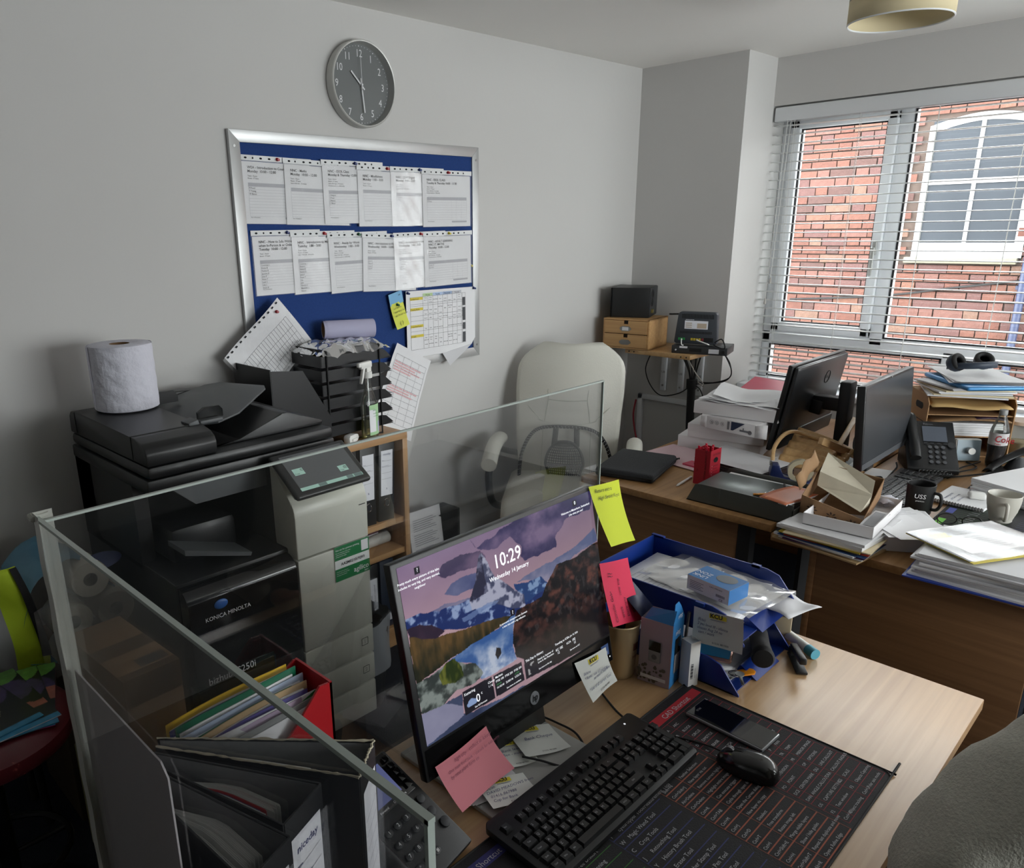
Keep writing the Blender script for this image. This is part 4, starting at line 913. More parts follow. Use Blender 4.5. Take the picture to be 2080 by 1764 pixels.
# red magazine file and its folders
rf = thing('magazine_file', 'red plastic magazine file packed with coloured folders', 'magazine file', (0, 0, DZ+.001))
redp = mat('red_plastic', '#a5141c', .35, var=.05)
side = [(.33, 0), (.556, 0), (.556, .31), (.535, .312), (.50, .275), (.33, .12)]
PX = FR((0, 0, 0), (1, 0, 0), (0, 0, 1))
B().prism(side, -.838, -.834, PX).prism([(.33, 0), (.556, 0), (.556, .31), (.548, .312), (.53, .30), (.33, .12)], -.926, -.922, PX).mm((.552, .834, 0), (.556, .926, .312)).mm((.33, .834, 0), (.556, .926, .003)).o('box', redp, rf)
fol = [('yellow', '#c9a21c', .918, .338, .530, .312), ('blue', '#2b3a8c', .910, .340, .500, .304), ('dark green', '#12684a', .902, .345, .538, .311), ('pale blue', '#a9b7cf', .893, .338, .545, .300), ('green', '#1d7a4c', .886, .333, .52, .292), ('tan', '#b59a74', .879, .352, .54, .297), ('purple', '#5a5396', .871, .355, .535, .289), ('pale pink', '#b8a5bd', .864, .350, .52, .284), ('grey', '#8d8f8f', .857, .352, .545, .280)]
for k, (nm, c, y, x0, x1, z) in enumerate(fol):
    t = thing('folder', '%s plastic folder in the red magazine file' % nm, 'folder', (0, 0, DZ+.005), 0, 'folders in the red magazine file')
    m = mat('folder_'+nm.replace(' ', '_'), c, .35, var=.06)
    B().grid(lambda u, v: (x0+(x1-x0)*u, y+.002*math.sin(5*u+k), v*(z-.012*(1-u)**2-.004*k*0)), 8, 4).o('cover', m, t, solid=.0018)
    B().grid(lambda u, v: (x0+.004+(x1-x0-.012)*u, y-.003+.002*math.sin(5*u+k), v*(z-.009-.012*(1-u)**2)), 8, 4).o('papers', paper, t, solid=.002)
ef = thing('leaflet', 'white green and red striped leaflet at the front of the red magazine file', 'leaflet', (0, 0, DZ+.005))
EF = FR((.362, .8475, 0), (1, 0, 0), (0, .06, 1))
B().sheet(.185, .285, None, 2, 2, EF).o('page', paper, ef, solid=.0008)
def pg(nm, pts, c): B().poly([(x, y, .0008) for x, y in pts], EF).o(nm, mat('enfold_'+c.lstrip('#'), c, .5, var=0), ef)
pg('green_corner', ((.10, .255), (.184, .285), (.184, .262), (.13, .24)), '#3f8a4a'); pg('olive_field', ((.002, .05), (.06, .05), (.085, .2), (.075, .225), (.002, .19)), '#a8a12c')
pg('red_stripe', ((.10, .09), (.118, .09), (.165, .24), (.145, .24)), '#c2303a'); pg('red_stripe', ((.128, .09), (.142, .09), (.18, .22), (.18, .245), (.175, .245)), '#c2303a'); pg('red_stripe', ((.155, .09), (.184, .09), (.184, .19)), '#c2303a')
for cx_, cy_, c in ((.078, .165, '#b6ad3a'), (.097, .172, '#3f8a4a'), (.082, .145, '#3a5ea0'), (.097, .148, '#c2303a')): pg('heart_logo', [(cx_+math.cos(a)*.011, cy_+math.sin(a)*.011) for a in [k*PI/8 for k in range(16)]], c)
text([('En-Fold', .0155, EF @ TR((.078, .188, .001), (0, 0, R(12)))), ('inclusion', .014, EF @ TR((.098, .10, .001), (0, 0, R(8))))], inkb, ef, 'lettering', bold=.015)
# desk phone
ph = thing('desk_phone', 'black desk phone with lit blue screen beside the files', 'phone', (.60, .772, DZ+.001), R(10))
TP = FR((0, 0, .058), (1, 0, 0), (0, .86, .52))
B().prism(((-.095, .0), (.088, 0), (.088, .012), (-.095, .012)), -.085, .085, FR((0, 0, 0), (0, 1, 0), (0, 0, 1))).o('base', white, ph) if False else None
B().prism(((-.09, .004), (.07, .004), (.095, .095), (.085, .105), (-.095, .016)), -.092, .092, FR((0, 0, 0), (0, 1, 0), (0, 0, 1)), .003).o('case', mat('phone_black', '#17181a', .4, var=.08), ph)
B().mm((.088, -.085, .0), (.0955, .075, .010), rot=(0, 0, 0)).o('white_foot', white, ph)
def P2(x, y): return (x, y)
scm = mat('phone_screen', '#5c6390', .2, var=.25, vs=9, emit=.35)
SP = FR((0, -.005, .0625), (1, 0, 0), (0, .885, .465))
B().mm((-.062, .018, -.002), (.082, .098, .0012), bev=.001).o('screen_bezel', kgloss, ph, M=SP)
B().rect(SP, -.030, .03, .060, .088, .0016).o('screen', scm, ph)
text([('Line 1', .007, at(SP, -.027, .060, .002)), ('Option 2', .007, at(SP, -.027, .049, .002)), ('Play', .007, at(SP, -.027, .038, .002)), ('Redial', .0055, at(SP, -.03, .0215, .002)), ('Forward', .0055, at(SP, .0, .0215, .002)), ('Dir', .0055, at(SP, .032, .0215, .002)), ('More', .0055, at(SP, .05, .0215, .002)), ('Polycom', .011, at(SP, -.03, .104, .002))], inkw, ph, 'screen_lettering')
for r_ in range(4):
    for c_ in range(3):
        x, y = .0+c_*.021-.012, -.006-r_*.0225
        kx = B().lathe(((.0072, 0), (.0072, .0022), (.0055, .0034), (0, .0036)), 16, sx=1.05, sy=.85).o('key', dgrey, ph, M=SP @ TR((x, y, .0005)))
        text([(('1', '2', '3', '4', '5', '6', '7', '8', '9', '*', '0', '#')[r_*3+c_], .0085, TR((0, -.003, .004)), 'CENTER')], inkw, kx, 'numeral')
for x, y, r_ in ((.074, .0, .0075), (.074, -.026, .0075), (.078, -.052, .009), (-.04, -.01, .008), (-.045, -.06, .008), (-.04, -.036, .007)): B().lathe(((r_, 0), (r_, .002), (r_*.8, .003), (0, .003)), 16).o('button', dgrey, ph, M=SP @ TR((x, y, .0005)))
for k in range(5): B().box((.0755, .03+.014*k, .003), (.012, .010, .004), bev=.0012).o('line_key', kgloss, ph, M=SP)
B().tube(((-.075, -.10, .052), (-.075, -.085, .075), (-.075, 0, .108), (-.075, .075, .138), (-.075, .095, .118)), .017, 12, 8).o('handset', kblack, ph)

# all-in-one computer
AO = FR((.967, .79, .797), (1, 0, 0), (0, .0759, .3709))
AM = Matrix.Translation((.967, .79, .797))
ao = thing('computer', 'black all-in-one computer showing a mountain lock screen', 'computer', M=AO)
B().prism(((-.267, .003), (.267, .003), (.267, .381), (-.267, .381)), -.018, 0, None, .003).o('screen_frame', kblack, ao)
B().prism(((-.235, .03), (.235, .03), (.235, .365), (-.235, .365)), -.05, -.016, None, .012).o('back_shell', dgrey, ao)
B().rect(I, -.262, .005, .262, .059, .0006).o('chin', kgloss, ao)
PL = dict(
 cl1=[(296,1032),(345,927),(404,954),(486,983),(549,1000),(744,1062),(994,1064),(1007,976),(981,891),(812,875),(742,806),(744,740),(650,726),(587,748),(567,833),(527,915),(432,880),(360,907)],
 cl2=[(166,883),(197,930),(282,927),(360,902),(378,863),(359,828),(244,837),(195,850)],
 len1=[(171,761),(214,800),(275,808),(336,795),(316,716),(229,725)], len2=[(87,693),(168,709),(293,679),(295,627),(217,633),(138,664)],
 peak=[(277,661),(317,744),(346,869),(363,896),(387,829),(411,728),(486,624),(542,541),(542,467),(479,496),(391,577),(283,601)],
 peakd=[(277,661),(317,744),(346,869),(363,896),(365,836),(364,732),(369,660),(308,653)],
 blue=[(-1,716),(67,717),(141,684),(207,684),(284,674),(394,604),(482,518),(550,487),(653,510),(636,394),(469,430),(414,467),(220,526),(127,575),(59,654),(-4,662)],
 mist=[(228,582),(354,589),(411,587),(389,566),(276,549),(233,556)], bank=[(519,640),(720,656),(927,712),(991,742),(991,652),(852,643),(659,557),(598,593)],
 rmt=[(504,643),(556,600),(643,598),(670,551),(634,459),(547,464),(526,539)],
 rock=[(501,475),(636,470),(663,542),(739,626),(862,624),(970,649),(1023,635),(1024,-28),(627,20),(492,148),(457,198),(451,299),(471,405)],
 dhill=[(-4,662),(59,659),(102,627),(145,557),(107,541),(-3,610)], grass=[(-6,617),(107,546),(220,521),(378,486),(463,458),(408,424),(258,415),(135,386),(61,369),(-9,353),(-7,547)],
 water=[(463,456),(511,433),(465,397),(448,277),(456,187),(299,180),(273,189),(244,313),(181,361),(135,386),(258,415),(408,424)], wrock=[(356,321),(383,307),(388,279),(361,253),(348,280)],
 rocks=[(-16,359),(60,360),(134,376),(197,349),(260,296),(281,217),(254,182),(161,202),(98,168),(42,164),(-8,187)], tuft=[(103,325),(134,376),(183,376),(210,317),(210,251),(164,232),(112,275)],
 low=[(-5,184),(42,164),(98,168),(181,163),(166,54),(360,2),(646,-7),(1003,-27),(1018,-66),(3,-21)], lilac=[(-5,184),(98,168),(173,104),(169,41),(71,21),(-1,4)],
 card1=[(181,180),(323,172),(324,36),(178,42)], card2=[(332,170),(477,156),(479,35),(331,39)], card3=[(490,159),(647,146),(646,16),(489,34)], card4=[(654,152),(813,139),(816,0),(651,16)])
def wallpaper(u, v):
    U = u*1000; V = v*1000
    wx = (vnoise(u, v, 14, 9, 1)-.5)*34; wy = (vnoise(u, v, 14, 9, 2)-.5)*34
    n1 = vnoise(u, v, 9, 7, 3, 5)[..., None]; n2 = vnoise(u, v, 38, 26, 4, 4)[..., None]; n3 = vnoise(u, v, 60, 12, 8, 3)[..., None]
    t = np.clip((v-.55)/.45, 0, 1)[..., None]
    c = np.array((.80, .66, .70))*(1-t)+np.array((.60, .50, .64))*t+(.06*(n1-.5)); c = c*(1-.12*u[..., None])
    def put(k, a, b, mixn, al=1.0, wob=1.0, soft=None):
        nonlocal c
        m = inpoly(U+wx*wob, V+wy*wob, PL[k])[..., None]
        col = np.array(a)*(1-mixn)+np.array(b)*mixn
        c = np.where(m, c*(1-al)+col*al, c)
    S_ = lambda x, lo, hi: np.clip((x-lo)/(hi-lo), 0, 1)
    put('bank', (.38, .42, .58), (.62, .6, .70), S_(n1, .35, .7)); put('cl1', (.20, .18, .36), (.52, .44, .58), S_(n1, .42, .72), .95, 1.8)
    put('cl2', (.26, .22, .36), (.46, .38, .50), S_(n1, .4, .7), .95, 1.5); put('len1', (.28, .33, .52), (.45, .48, .64), S_(n1, .3, .7), .9, .5); put('len2', (.35, .40, .58), (.55, .54, .66), S_(n1, .3, .7), .85, .6)
    put('rmt', (.16, .28, .50), (.55, .66, .82), S_(n2, .5, .62)); put('blue', (.12, .20, .44), (.62, .70, .86), S_(n2+.12*(V[..., None] > 600), .56, .72))
    put('peak', (.30, .32, .44), (.74, .75, .84), S_(n2, .40, .56), 1, .4); put('peakd', (.18, .18, .28), (.46, .47, .58), S_(n2, .46, .66), 1, .4); put('mist', (.36, .46, .68), (.60, .68, .84), n1, .7)
    put('dhill', (.16, .12, .20), (.26, .18, .26), n2); put('grass', (.14, .15, .09), (.42, .32, .18), S_(n3*.6+S_(V[..., None], 370, 520)*.4, .3, .75)); put('water', (.24, .40, .66), (.80, .84, .92), S_(n1*.6+.5*(1-S_(V[..., None], 180, 440))*n2+.1, .42, .68), 1, .3)
    put('wrock', (.10, .10, .11), (.24, .22, .22), n2); put('rock', (.07, .05, .06), (.40, .24, .20), S_(n2*.7+n1*.3, .45, .68)*S_(V[..., None], 60, 420), 1, .8)
    hl = (vnoise(u, v, 50, 22, 12, 3) > .66)[..., None] & inpoly(U, V, PL['rock'])[..., None] & (V > 260)[..., None]; c = np.where(hl, c*.5+np.array((.32, .30, .30))*.5, c)
    put('low', (.16, .19, .30), (.40, .46, .60), n1); put('rocks', (.22, .25, .24), (.56, .60, .58), S_(n2, .35, .62)); put('lilac', (.52, .52, .64), (.66, .66, .76), n1); put('tuft', (.16, .22, .06), (.44, .46, .18), S_(n3, .35, .65), 1, 2)
    for k, al in (('card1', .95), ('card2', .92), ('card3', .9), ('card4', .6)):
        m = inpoly(U, V, PL[k])[..., None]; c = np.where(m, c*(1-al)+np.array((.10, .10, .13))*al, c)
    m = (((U-215)/16)**2+((V-96)/20)**2 < 1) | (((U-226)/16)**2+((V-90)/16)**2 < 1) | (((U-205)/13)**2+((V-88)/13)**2 < 1); c[m] = (.62, .72, .9)
    for cx_, cy_ in ((79, 948), (891, 959), (470, 472)):
        m = (abs(U-cx_) < 12) & (abs(V-cy_) < 20); c[m] = (.12, .11, .16)
    m = (abs(U-530) < 26) & (abs(V-82) < 34) & (n2[..., 0] > .5); c[m] = (.7, .7, .7)
    return np.clip(c, 0, 1)
SW, SH = .519, .308
SM = TR((-.255, .064, .0008))
em = vcol('lit_screen', .12, .62)
sc_ = paint('screen', SM, SW, SH, 440, 260, wallpaper, em, ao)
lit = mat('lit_text', '#eef0f4', .4, var=0, emit=.75)
q = lambda x, y: SM @ TR((x/1000*SW, y/1000*SH, .0006))
text([('10:29', .036, q(485, 772), 'CENTER', .95), ('Wednesday 14 January', .0115, q(485, 708), 'CENTER'), ('Pretty much every picture of this lake', .006, q(80, 905), 'CENTER'), ('includes its very big, and very storied,', .006, q(80, 880), 'CENTER'), ('neighbour', .006, q(80, 855), 'CENTER'), ('Welcome to Matterhorn, Switzerland', .006, q(891, 915), 'CENTER'), ('Like what you see?', .006, q(891, 892), 'CENTER'), ('A panoramic viewpoint near Zermatt', .005, q(470, 432), 'CENTER'), ('a little lake with a big reflection', .005, q(470, 412), 'CENTER'),
      ('Kettering', .007, q(186, 150)), ('0', .021, q(236, 76)), ('c', .008, q(262, 108)), ('Cloudy', .006, q(300, 140)), ('1 / 6', .006, q(300, 118)), ('See full forecast', .0048, q(225, 52)), ('Markets', .006, q(338, 146)), ('FTSE 100', .0055, q(338, 122)), ('FTSE 250', .0055, q(385, 122)), ('FTSE 350', .0055, q(432, 122)), ('10,162.40', .005, q(338, 84)), ('22,855.46', .005, q(385, 84)), ('5,525.38', .005, q(432, 84)), ('See more on markets', .0045, q(385, 50)),
      ('This Day in History', .0065, q(497, 136)), ('Pistols to Summer of', .0055, q(560, 104)), ('Love in San Francisco', .0055, q(560, 86)), ('See more on this day', .0045, q(560, 46)), ('Traveling to ICC', .006, q(665, 130)), ('Sat, Jan 10, 2026', .005, q(740, 132)), ('KC 182', .007, q(665, 92)), ('12', .007, q(672, 70)), ('KC/A', .006, q(730, 96)), ('192', .007, q(765, 96)), ('12', .007, q(772, 74)), ('See more on ICC', .0045, q(745, 44)), ('?', .010, q(79, 940), 'CENTER'), ('0', .010, q(891, 951), 'CENTER'), ('?', .010, q(470, 464), 'CENTER')], lit, ao, 'screen_lettering', bold=.006)
text([('-0.01%', .005, q(338, 102)), ('-0.20%', .005, q(432, 102))], mat('lit_green', '#3f9a52', .4, var=0, emit=.4), ao, 'screen_figures')
bd = B().lathe(((.0128, 0), (.0128, .0008), (0, .0009)), 28).o('badge', mat('badge_silver', '#8d9094', .3, .6, var=0), ao, (.013, .031, .0007))
text([('hp', .017, TR((0, -.005, .0012)), 'CENTER', .95, .22)], kgloss, bd, 'badge_letters', bold=.02)
B().rect(I, .229, .022, .254, .046, .0009).o('blue_sticker', mat('sticker_blue', '#36558e', .4), ao); text([('CORE', .0075, TR((.2305, .026, .0013)), 'LEFT', .95)], inkw, ao, 'sticker_print')
B().disc(I, .255, .016, .0016, .0009).o('power_light', lit, ao)
B().prism(((-.07, -.06), (.07, -.06), (.07, .20), (-.07, .20)), -.032, -.05, None, .004).o('stand_neck', kblack, ao)
B().mm((.77, .70, DZ+.0005), (1.035, .945, DZ+.010), bev=.003).o('stand_base', mat('grey_base', '#9c9c98', .45, var=.03), None).parent = None
sb_ = bpy.data.objects['stand_base']; sb_.parent = ao; sb_.matrix_parent_inverse = AO.inverted()

# sticky notes on the computer
def note(name, label, pts, col, lines, z0=.002, curl=.02, inkm=ink, M=AO, size=.009, flip=0, cat='note', nx=8, rot=None):
    """pts: top-left, top-right, bottom-right, bottom-left in the frame M"""
    t = thing(name, label, cat, M=M)
    a, b_, c, d = [Vector((p[0], p[1], 0)) for p in pts]
    def S3(u, v, off=0):
        p = a.lerp(b_, u).lerp(d.lerp(c, u), v); p.z = z0+curl*v*v+.003*math.sin(4*u+2*v)+off; return tuple(p)
    B().grid(lambda u, v: S3(u, v), nx, 10).o('sheet', col, t)
    if lines:
        ux = (b_-a).normalized(); items = []
        for (u, v, s_, sz) in lines:
            p = Vector(S3(u, v, .0012)); e = .05
            if rot: xd = Vector(S3(u, min(1, v+e) if rot > 0 else max(0, v-e), .0012))-p; yd = Vector(S3(min(1, u+e), v, .0012))-p if rot > 0 else Vector(S3(max(0, u-e), v, .0012))-p; yd = yd if rot < 0 else yd
            else: xd = Vector(S3(min(1, u+e), v, .0012))-p; yd = Vector(S3(u, max(0, v-e), .0012))-p
            if xd.length < 1e-5 or yd.length < 1e-5: continue
            mm = FR(p+Vector((0, 0, .0006)), xd, yd); items.append((s_, sz, mm, 'LEFT', .9, .25))
        text(items, inkm, t, 'handwriting')
    return t, S3
ny = mat('acid_yellow', '#c6d222', .7, var=.03); npk = mat('hot_pink', '#d8264e', .7, var=.03); npl = mat('candy_pink', '#d7808c', .7, var=.03); kn = mat('note_white', '#d9dbd6', .75, var=.02)
note('sticky_note', 'acid yellow sticky note on the top right edge of the lit computer', ((.256, .381), (.364, .371), (.368, .237), (.277, .25)), ny, [(.10, .12, 'Return extra', .011), (.14, .24, 'High Street Keys', .011)], .003, .018)
note('sticky_note', 'hot pink sticky note on the right edge of the lit computer', ((.258, .218), (.361, .199), (.372, .057), (.254, .084)), npk, [(.20, .95, 'Camelle: Gabs', .013), (.45, .90, 'week', .013), (.62, .90, 'Electricity', .012), (.82, .86, 'Rates', .012), (.50, .55, 'now sup', .012), (.30, .25, '??', .02)], .003, .014, mat('dark_red_ink', '#5a0f2c', .8, var=0), rot=-1)
note('sticky_note', 'pale pink sticky note hanging from the lower left of the computer', ((-.25, .027), (-.122, .039), (-.099, -.044), (-.235, -.052)), npl, [(.28, .16, 'high city   collect in Ickety', .0095), (.12, .30, 'Give main food pack. - utensils for kids extra', .0075), (.12, .42, 'by next plant form co', .0085)], .006, .03, mat('mauve_ink', '#8a4a60', .8, var=0))
def kcu(label, pts, lines, M=None, z0=.002, curl=.01, cat='note'):
    t, S3 = note('memo_sheet', label, pts, kn, lines, z0, curl, inkb, M or Matrix.Identity(4), cat=cat)
    def patch(u0, v0, u1, v1, off): return B().poly([S3(u0, v1, off), S3(u1, v1, off), S3(u1, v0, off), S3(u0, v0, off)])
    patch(.34, .06, .68, .19, .0008).o('yellow_logo_panel', yel, t)
    p = Vector(S3(.36, .165, .0014)); xd = Vector(S3(.6, .165, .0014))-p; yd = Vector(S3(.36, .05, .0014))-p
    W = (Vector(S3(.66, .17))-Vector(S3(.36, .17))).length
    text([('KCU', W*.42, FR(p, xd, yd), 'LEFT', .95)], ink, t, 'logo_letters', bold=.03)
    patch(.36, .215, .66, .224, .0008).o('address_line', inkg, t); patch(.36, .235, .62, .243, .0008).o('address_line', inkg, t)
    p = Vector(S3(.40, .93, .0014)); xd = Vector(S3(.6, .93, .0014))-p; yd = Vector(S3(.40, .85, .0014))-p
    text([('01536 481000', W*.19, FR(p, xd, yd)), ], ink, t, 'footer_print')
    return t
kcu('white KCU memo sheet stuck on the lower right of the computer', ((.136, .05), (.244, .041), (.251, -.034), (.159, -.041)), [(.08, .36, 'Skilaine', .008), (.06, .47, '* Rumi... use of painting', .0085), (.32, .58, 'no need in babytime', .0085), (.06, .75, '* List of all current noes?', .0085)], AO, .004, .012)
DK = TR((0, 0, DZ+.0108))
kcu('KCU memo sheet reading Bank Cheque, on the computer base', ((.952, .842), (1.030, .800), (1.0, .722), (.914, .758)), [(.2, .5, 'Bank Cheque', .012)], DK, .004, .004)
kcu('KCU memo sheet reading Bank Needed, half under another on the computer base', ((.892, .838), (.965, .806), (.930, .742), (.862, .768)), [(.22, .45, 'Bank leads', .011), (.2, .6, 'Ben - minister', .010)], DK, .0025, .004)
kcu('KCU memo sheet reading David Meadows, overhanging the desk by the keyboard', ((.80, .775), (.885, .742), (.862, .68), (.775, .712)), [(.05, .35, 'A/Cab', .009), (.05, .5, 'DAVID MEADOWS from', .0095), (.08, .66, '01416 867988', .0095), (.08, .82, 'Cup for Bank', .0095)], DK, .006, .003)
t = thing('paper_stack', 'small stack of used memo sheets under the pale pink note', 'papers', (.83, .775, DZ+.0105), R(-24))
for k in range(4): B().mm((-.06+.003*k, -.045, .0006*k), (.05, .05-.002*k, .0006*k+.0005), rot=(0, 0, .05*k)).o('sheet', paper2, t)
for lab_c, pts in (('thin black cable from the keyboard behind the white memo sheet', ((1.21, .81, .734), (1.192, .78, .734), (1.168, .735, .734), (1.152, .70, .738), (1.14, .68, .742))), ('thin black cable around the computer base', ((1.045, .85, .735), (1.052, .80, .735), (1.052, .75, .735), (1.02, .705, .735), (.98, .698, .735))), ('thin black cable under the memo sheets by the keyboard', ((.91, .765, .752), (.93, .735, .748), (.955, .708, .737), (.975, .69, .738))), ('thin black cable at the left front of the computer', ((.81, .79, .736), (.79, .765, .734), (.775, .735, .734), (.80, .70, .736), (.83, .695, .738)))):
    tag(B().tube(pts, .0022, 6, 8).o('cable', matte), lab_c, 'cable')

# keyboard
kb = thing('keyboard', 'black full-size keyboard on the desk mat before the lit computer', 'keyboard', (.733, .547, DZ+.0055), R(.4))
kbm = mat('keyboard_black', '#1a1b1c', .45, var=.06); keym = mat('key_black', '#1d1e1f', .38, var=.06)
KT = FR((0, 0, .0), (1, 0, 0), (0, 1, .055))
B().prism(((0, .006), (.006, 0), (.418, 0), (.424, .006), (.424, .146), (.418, .152), (.010, .152), (0, .142)), 0, .013, None, .003).o('case', kbm, kb, M=KT)
U_ = .01835; KM = {}
def key(x, y, wd=1, hg=1):
    kk = (wd, hg)
    if kk not in KM:
        q = B(); w2, h2 = wd*U_-.0016, hg*U_-.0016; tw, th_ = w2-.0045, h2-.0045
        vs1 = [q.bm.verts.new(v) for v in ((-w2/2, -h2/2, 0), (w2/2, -h2/2, 0), (w2/2, h2/2, 0), (-w2/2, h2/2, 0))]
        vs2 = [q.bm.verts.new(v) for v in ((-tw/2, -th_/2+.0004, .0072), (tw/2, -th_/2+.0004, .0072), (tw/2, th_/2+.0004, .0072), (-tw/2, th_/2+.0004, .0072))]
        q.bm.faces.new(vs2)
        for i in range(4): q.bm.faces.new((vs1[i], vs1[(i+1) % 4], vs2[(i+1) % 4], vs2[i]))
        o = q.o('key', keym, kb, ang=0); KM[kk] = o.data; bpy.data.objects.remove(o)
    o = bpy.data.objects.new('key', KM[kk]); COL.objects.link(o); o.parent = kb; o.matrix_local = KT @ TR((x, y, .0128))
leg = []
def krow(y, x0, ks):
    x = x0
    for kdef in ks:
        if isinstance(kdef, (int, float)): x += kdef*U_; continue
        s_, wd = kdef if isinstance(kdef, tuple) else (kdef, 1)
        key(x+wd*U_/2, y, wd); leg.append((s_, .0062 if len(s_) < 3 else .0042, KT @ TR((x+wd*U_/2-.005, y-.001, .0128+.0075)))); x += wd*U_
yb = .018; xm = .012
krow(yb, xm, [('Ctrl', 1.25), ('Win', 1.25), ('Alt', 1.25), ('', 6.25), ('AltGr', 1.25), ('Win', 1.25), ('=', 1.25), ('Ctrl', 1.25), .25, '<', 'v', '>', .25, ('0', 2), '.'])
krow(yb+U_, xm, [('Shift', 1.25), '\\', 'Z', 'X', 'C', 'V', 'B', 'N', 'M', ',', '.', '/', ('Shift', 2.75), 1.25, '^', 1.25, '1', '2', '3'])
krow(yb+2*U_, xm, [('Caps', 1.75), 'A', 'S', 'D', 'F', 'G', 'H', 'J', 'K', 'L', ';', "'", '#', 1.25, 3.5, '4', '5', '6'])
krow(yb+3*U_, xm, [('Tab', 1.5), 'Q', 'W', 'E', 'R', 'T', 'Y', 'U', 'I', 'O', 'P', '[', ']', ('', 1.5), .25, 'Del', 'End', 'PgD', .25, '7', '8', '9'])
krow(yb+4*U_, xm, ['`', '1', '2', '3', '4', '5', '6', '7', '8', '9', '0', '-', '=', ('<-', 2), .25, 'Ins', 'Hom', 'PgU', .25, 'Num', '/', '*', '-'])
key(xm+14.35*U_, yb+2.0*U_, 1.1, 1); key(xm+21.75*U_, yb+2.5*U_, 1, 2); key(xm+21.75*U_, yb+.5*U_, 1, 2)
krow(yb+5.45*U_, xm, ['Esc', 1, 'F1', 'F2', 'F3', 'F4', .5, 'F5', 'F6', 'F7', 'F8', .5, 'F9', 'F10', 'F11', 'F12', .25, 'Prt', 'Scr', 'Pau'])
text(leg, mat('key_white', '#a9abad', .6, var=0), kb, 'key_legends')['kind'] = 'stuff'
text([('hp', .009, KT @ TR((.205, .135, .0135)), 'LEFT', 1, .2)], dgrey, kb, 'badge_letters')
B().disc(KT, .385, .135, .0022, .0135).o('lock_light', lit, kb)
# desk mat with printed shortcuts
mt = thing('desk_mat', 'black desk mat printed with red, orange, blue and green shortcut tables', 'mat', (0, 0, DZ+.0006))
x0, x1, y0, y1, rr = .44, 1.358, .283, .687, .02
pts = []
for cx_, cy_, a0 in ((x1-rr, y1-rr, 0), (x0+rr, y1-rr, 90), (x0+rr, y0+rr, 180), (x1-rr, y0+rr, 270)): pts += [(cx_+math.cos(R(a0+k*15))*rr, cy_+math.sin(R(a0+k*15))*rr) for k in range(7)]
B().prism(pts, 0, .003).o('mat', mat('mat_black', '#19191c', .75, var=.15, vs=60, bump=.2, bs=500), mt)
B().tube([(p[0], p[1], .0025) for p in pts], .0022, 6, 2, closed=True).o('stitched_edge', matte, mt)
I3 = TR((0, 0, .0034)); cred = mat('print_red', '#8e2a33', .8, var=0); cora = mat('print_orange', '#a65a45', .8, var=0); cblu = mat('print_blue', '#3c3f74', .8, var=0); cgrn = mat('print_green', '#3f7a35', .8, var=0)
MI = mat('mat_print_white', '#b9b9bd', .8, var=0)
hd = B(); hd.rect(I3, 1.18, .647, 1.348, .668).o('red_header', mat('header_red', '#a8202c', .8, var=0), mt)
B().rect(I3, .62, .65, .76, .670).o('blue_header', mat('header_blue', '#34356e', .8, var=0), mt)
TX = [('CAD Shortcut', .0165, at(I3, 1.262, .651), 'CENTER')]
TXs = [('Tool Shortcut', .015, at(I3, .69, .654), 'CENTER')]
def table(x0, x1, ytop, pitch, n, cols, m, rows, size, wline):
    b = B()
    for k in range(n+1): b.line(I3, x0, ytop-k*pitch, x1, ytop-k*pitch, wline)
    for c in cols: b.line(I3, c, ytop, c, ytop-n*pitch, .0008)
    b.o('table_lines', m, mt)
    for k, r_ in enumerate(rows[:n]):
        for xx, s_ in r_: TX.append((s_, size, at(I3, xx, ytop-(k+1)*pitch+pitch*.25)))
red = [('A', 'ARC', '', 'RECTANGLE'), ('B', 'BLOCK', 'REC', 'ROTATE'), ('C', 'CIRCLE', 'RO', 'SPLINE'), ('D', 'DIMSTYLE', 'SPL', 'TABLE'), ('E', 'ERASE', 'TB', 'UNDO'), ('S', 'STRETCH', 'U', 'INSERT'), ('W', 'WBLOCK', 'I', 'OFFSET'), ('G', 'GROUP', 'O', 'OSNAP SET'), ('H', 'HATCH', 'P', 'PAN'), ('M', 'MOVE', 'TR', 'TRIM'), ('EX', 'EXTENSION', 'MI', 'MIRROR IMAGE'), ('PO', 'POINT', 'OP', 'OPTIONS'), ('DCE', 'CENTER MARK', 'DLI', 'LINE CALLOUT'), ('DAN', 'ANGLE CALLOUT', 'DRA', 'CALLOUT RADIUS'), ('OS', 'CAPTURE SETTINGS', 'SC', 'SCALE'), ('F2', 'Text window', 'F3', 'Objects Capturing'), ('Ctrl+W', 'Object tracking', 'Ctrl+U', 'Polar axis mode')]
table(1.178, 1.348, .640, .0204, 17, (1.178, 1.2, 1.262, 1.285, 1.348), cred, [((1.181, a), (1.203, b_), (1.265, c), (1.288, d)) for a, b_, c, d in red], .0082, .0012)
ora = [('Shift+F6', 'Feather Selection'), ('Ctrl+Shift+J', 'New layer via cut'), ('Alt+Delete', 'Remove current highlight'), ('Ctrl+Delete', 'Highlight entire image'), ('Ctrl+R', 'Can execute trigger'), ('Ctrl+TAB', 'Cycle through open documents'), ('Ctrl+M', 'Open the Curves dialog'), ('Ctrl+J', 'New layer via copy'), ('Ctrl+D', 'Deselect'), ('Ctrl+T', 'Free transform'), ('Ctrl+I', 'Rotate image left'), ('Ctrl+Shift+E', 'Merge visible layers'), ('Ctrl+H', 'Show / hide guides'), ('Ctrl+Shift+T', 'Repeat last duplicate and move'), ('Ctrl+Alt+R', 'Open a Refine Edge')]
table(1.022, 1.167, .554, .0178, 15, (1.022, 1.076, 1.167), cora, [((1.026, a), (1.08, b_)) for a, b_ in ora], .0082, .0022)
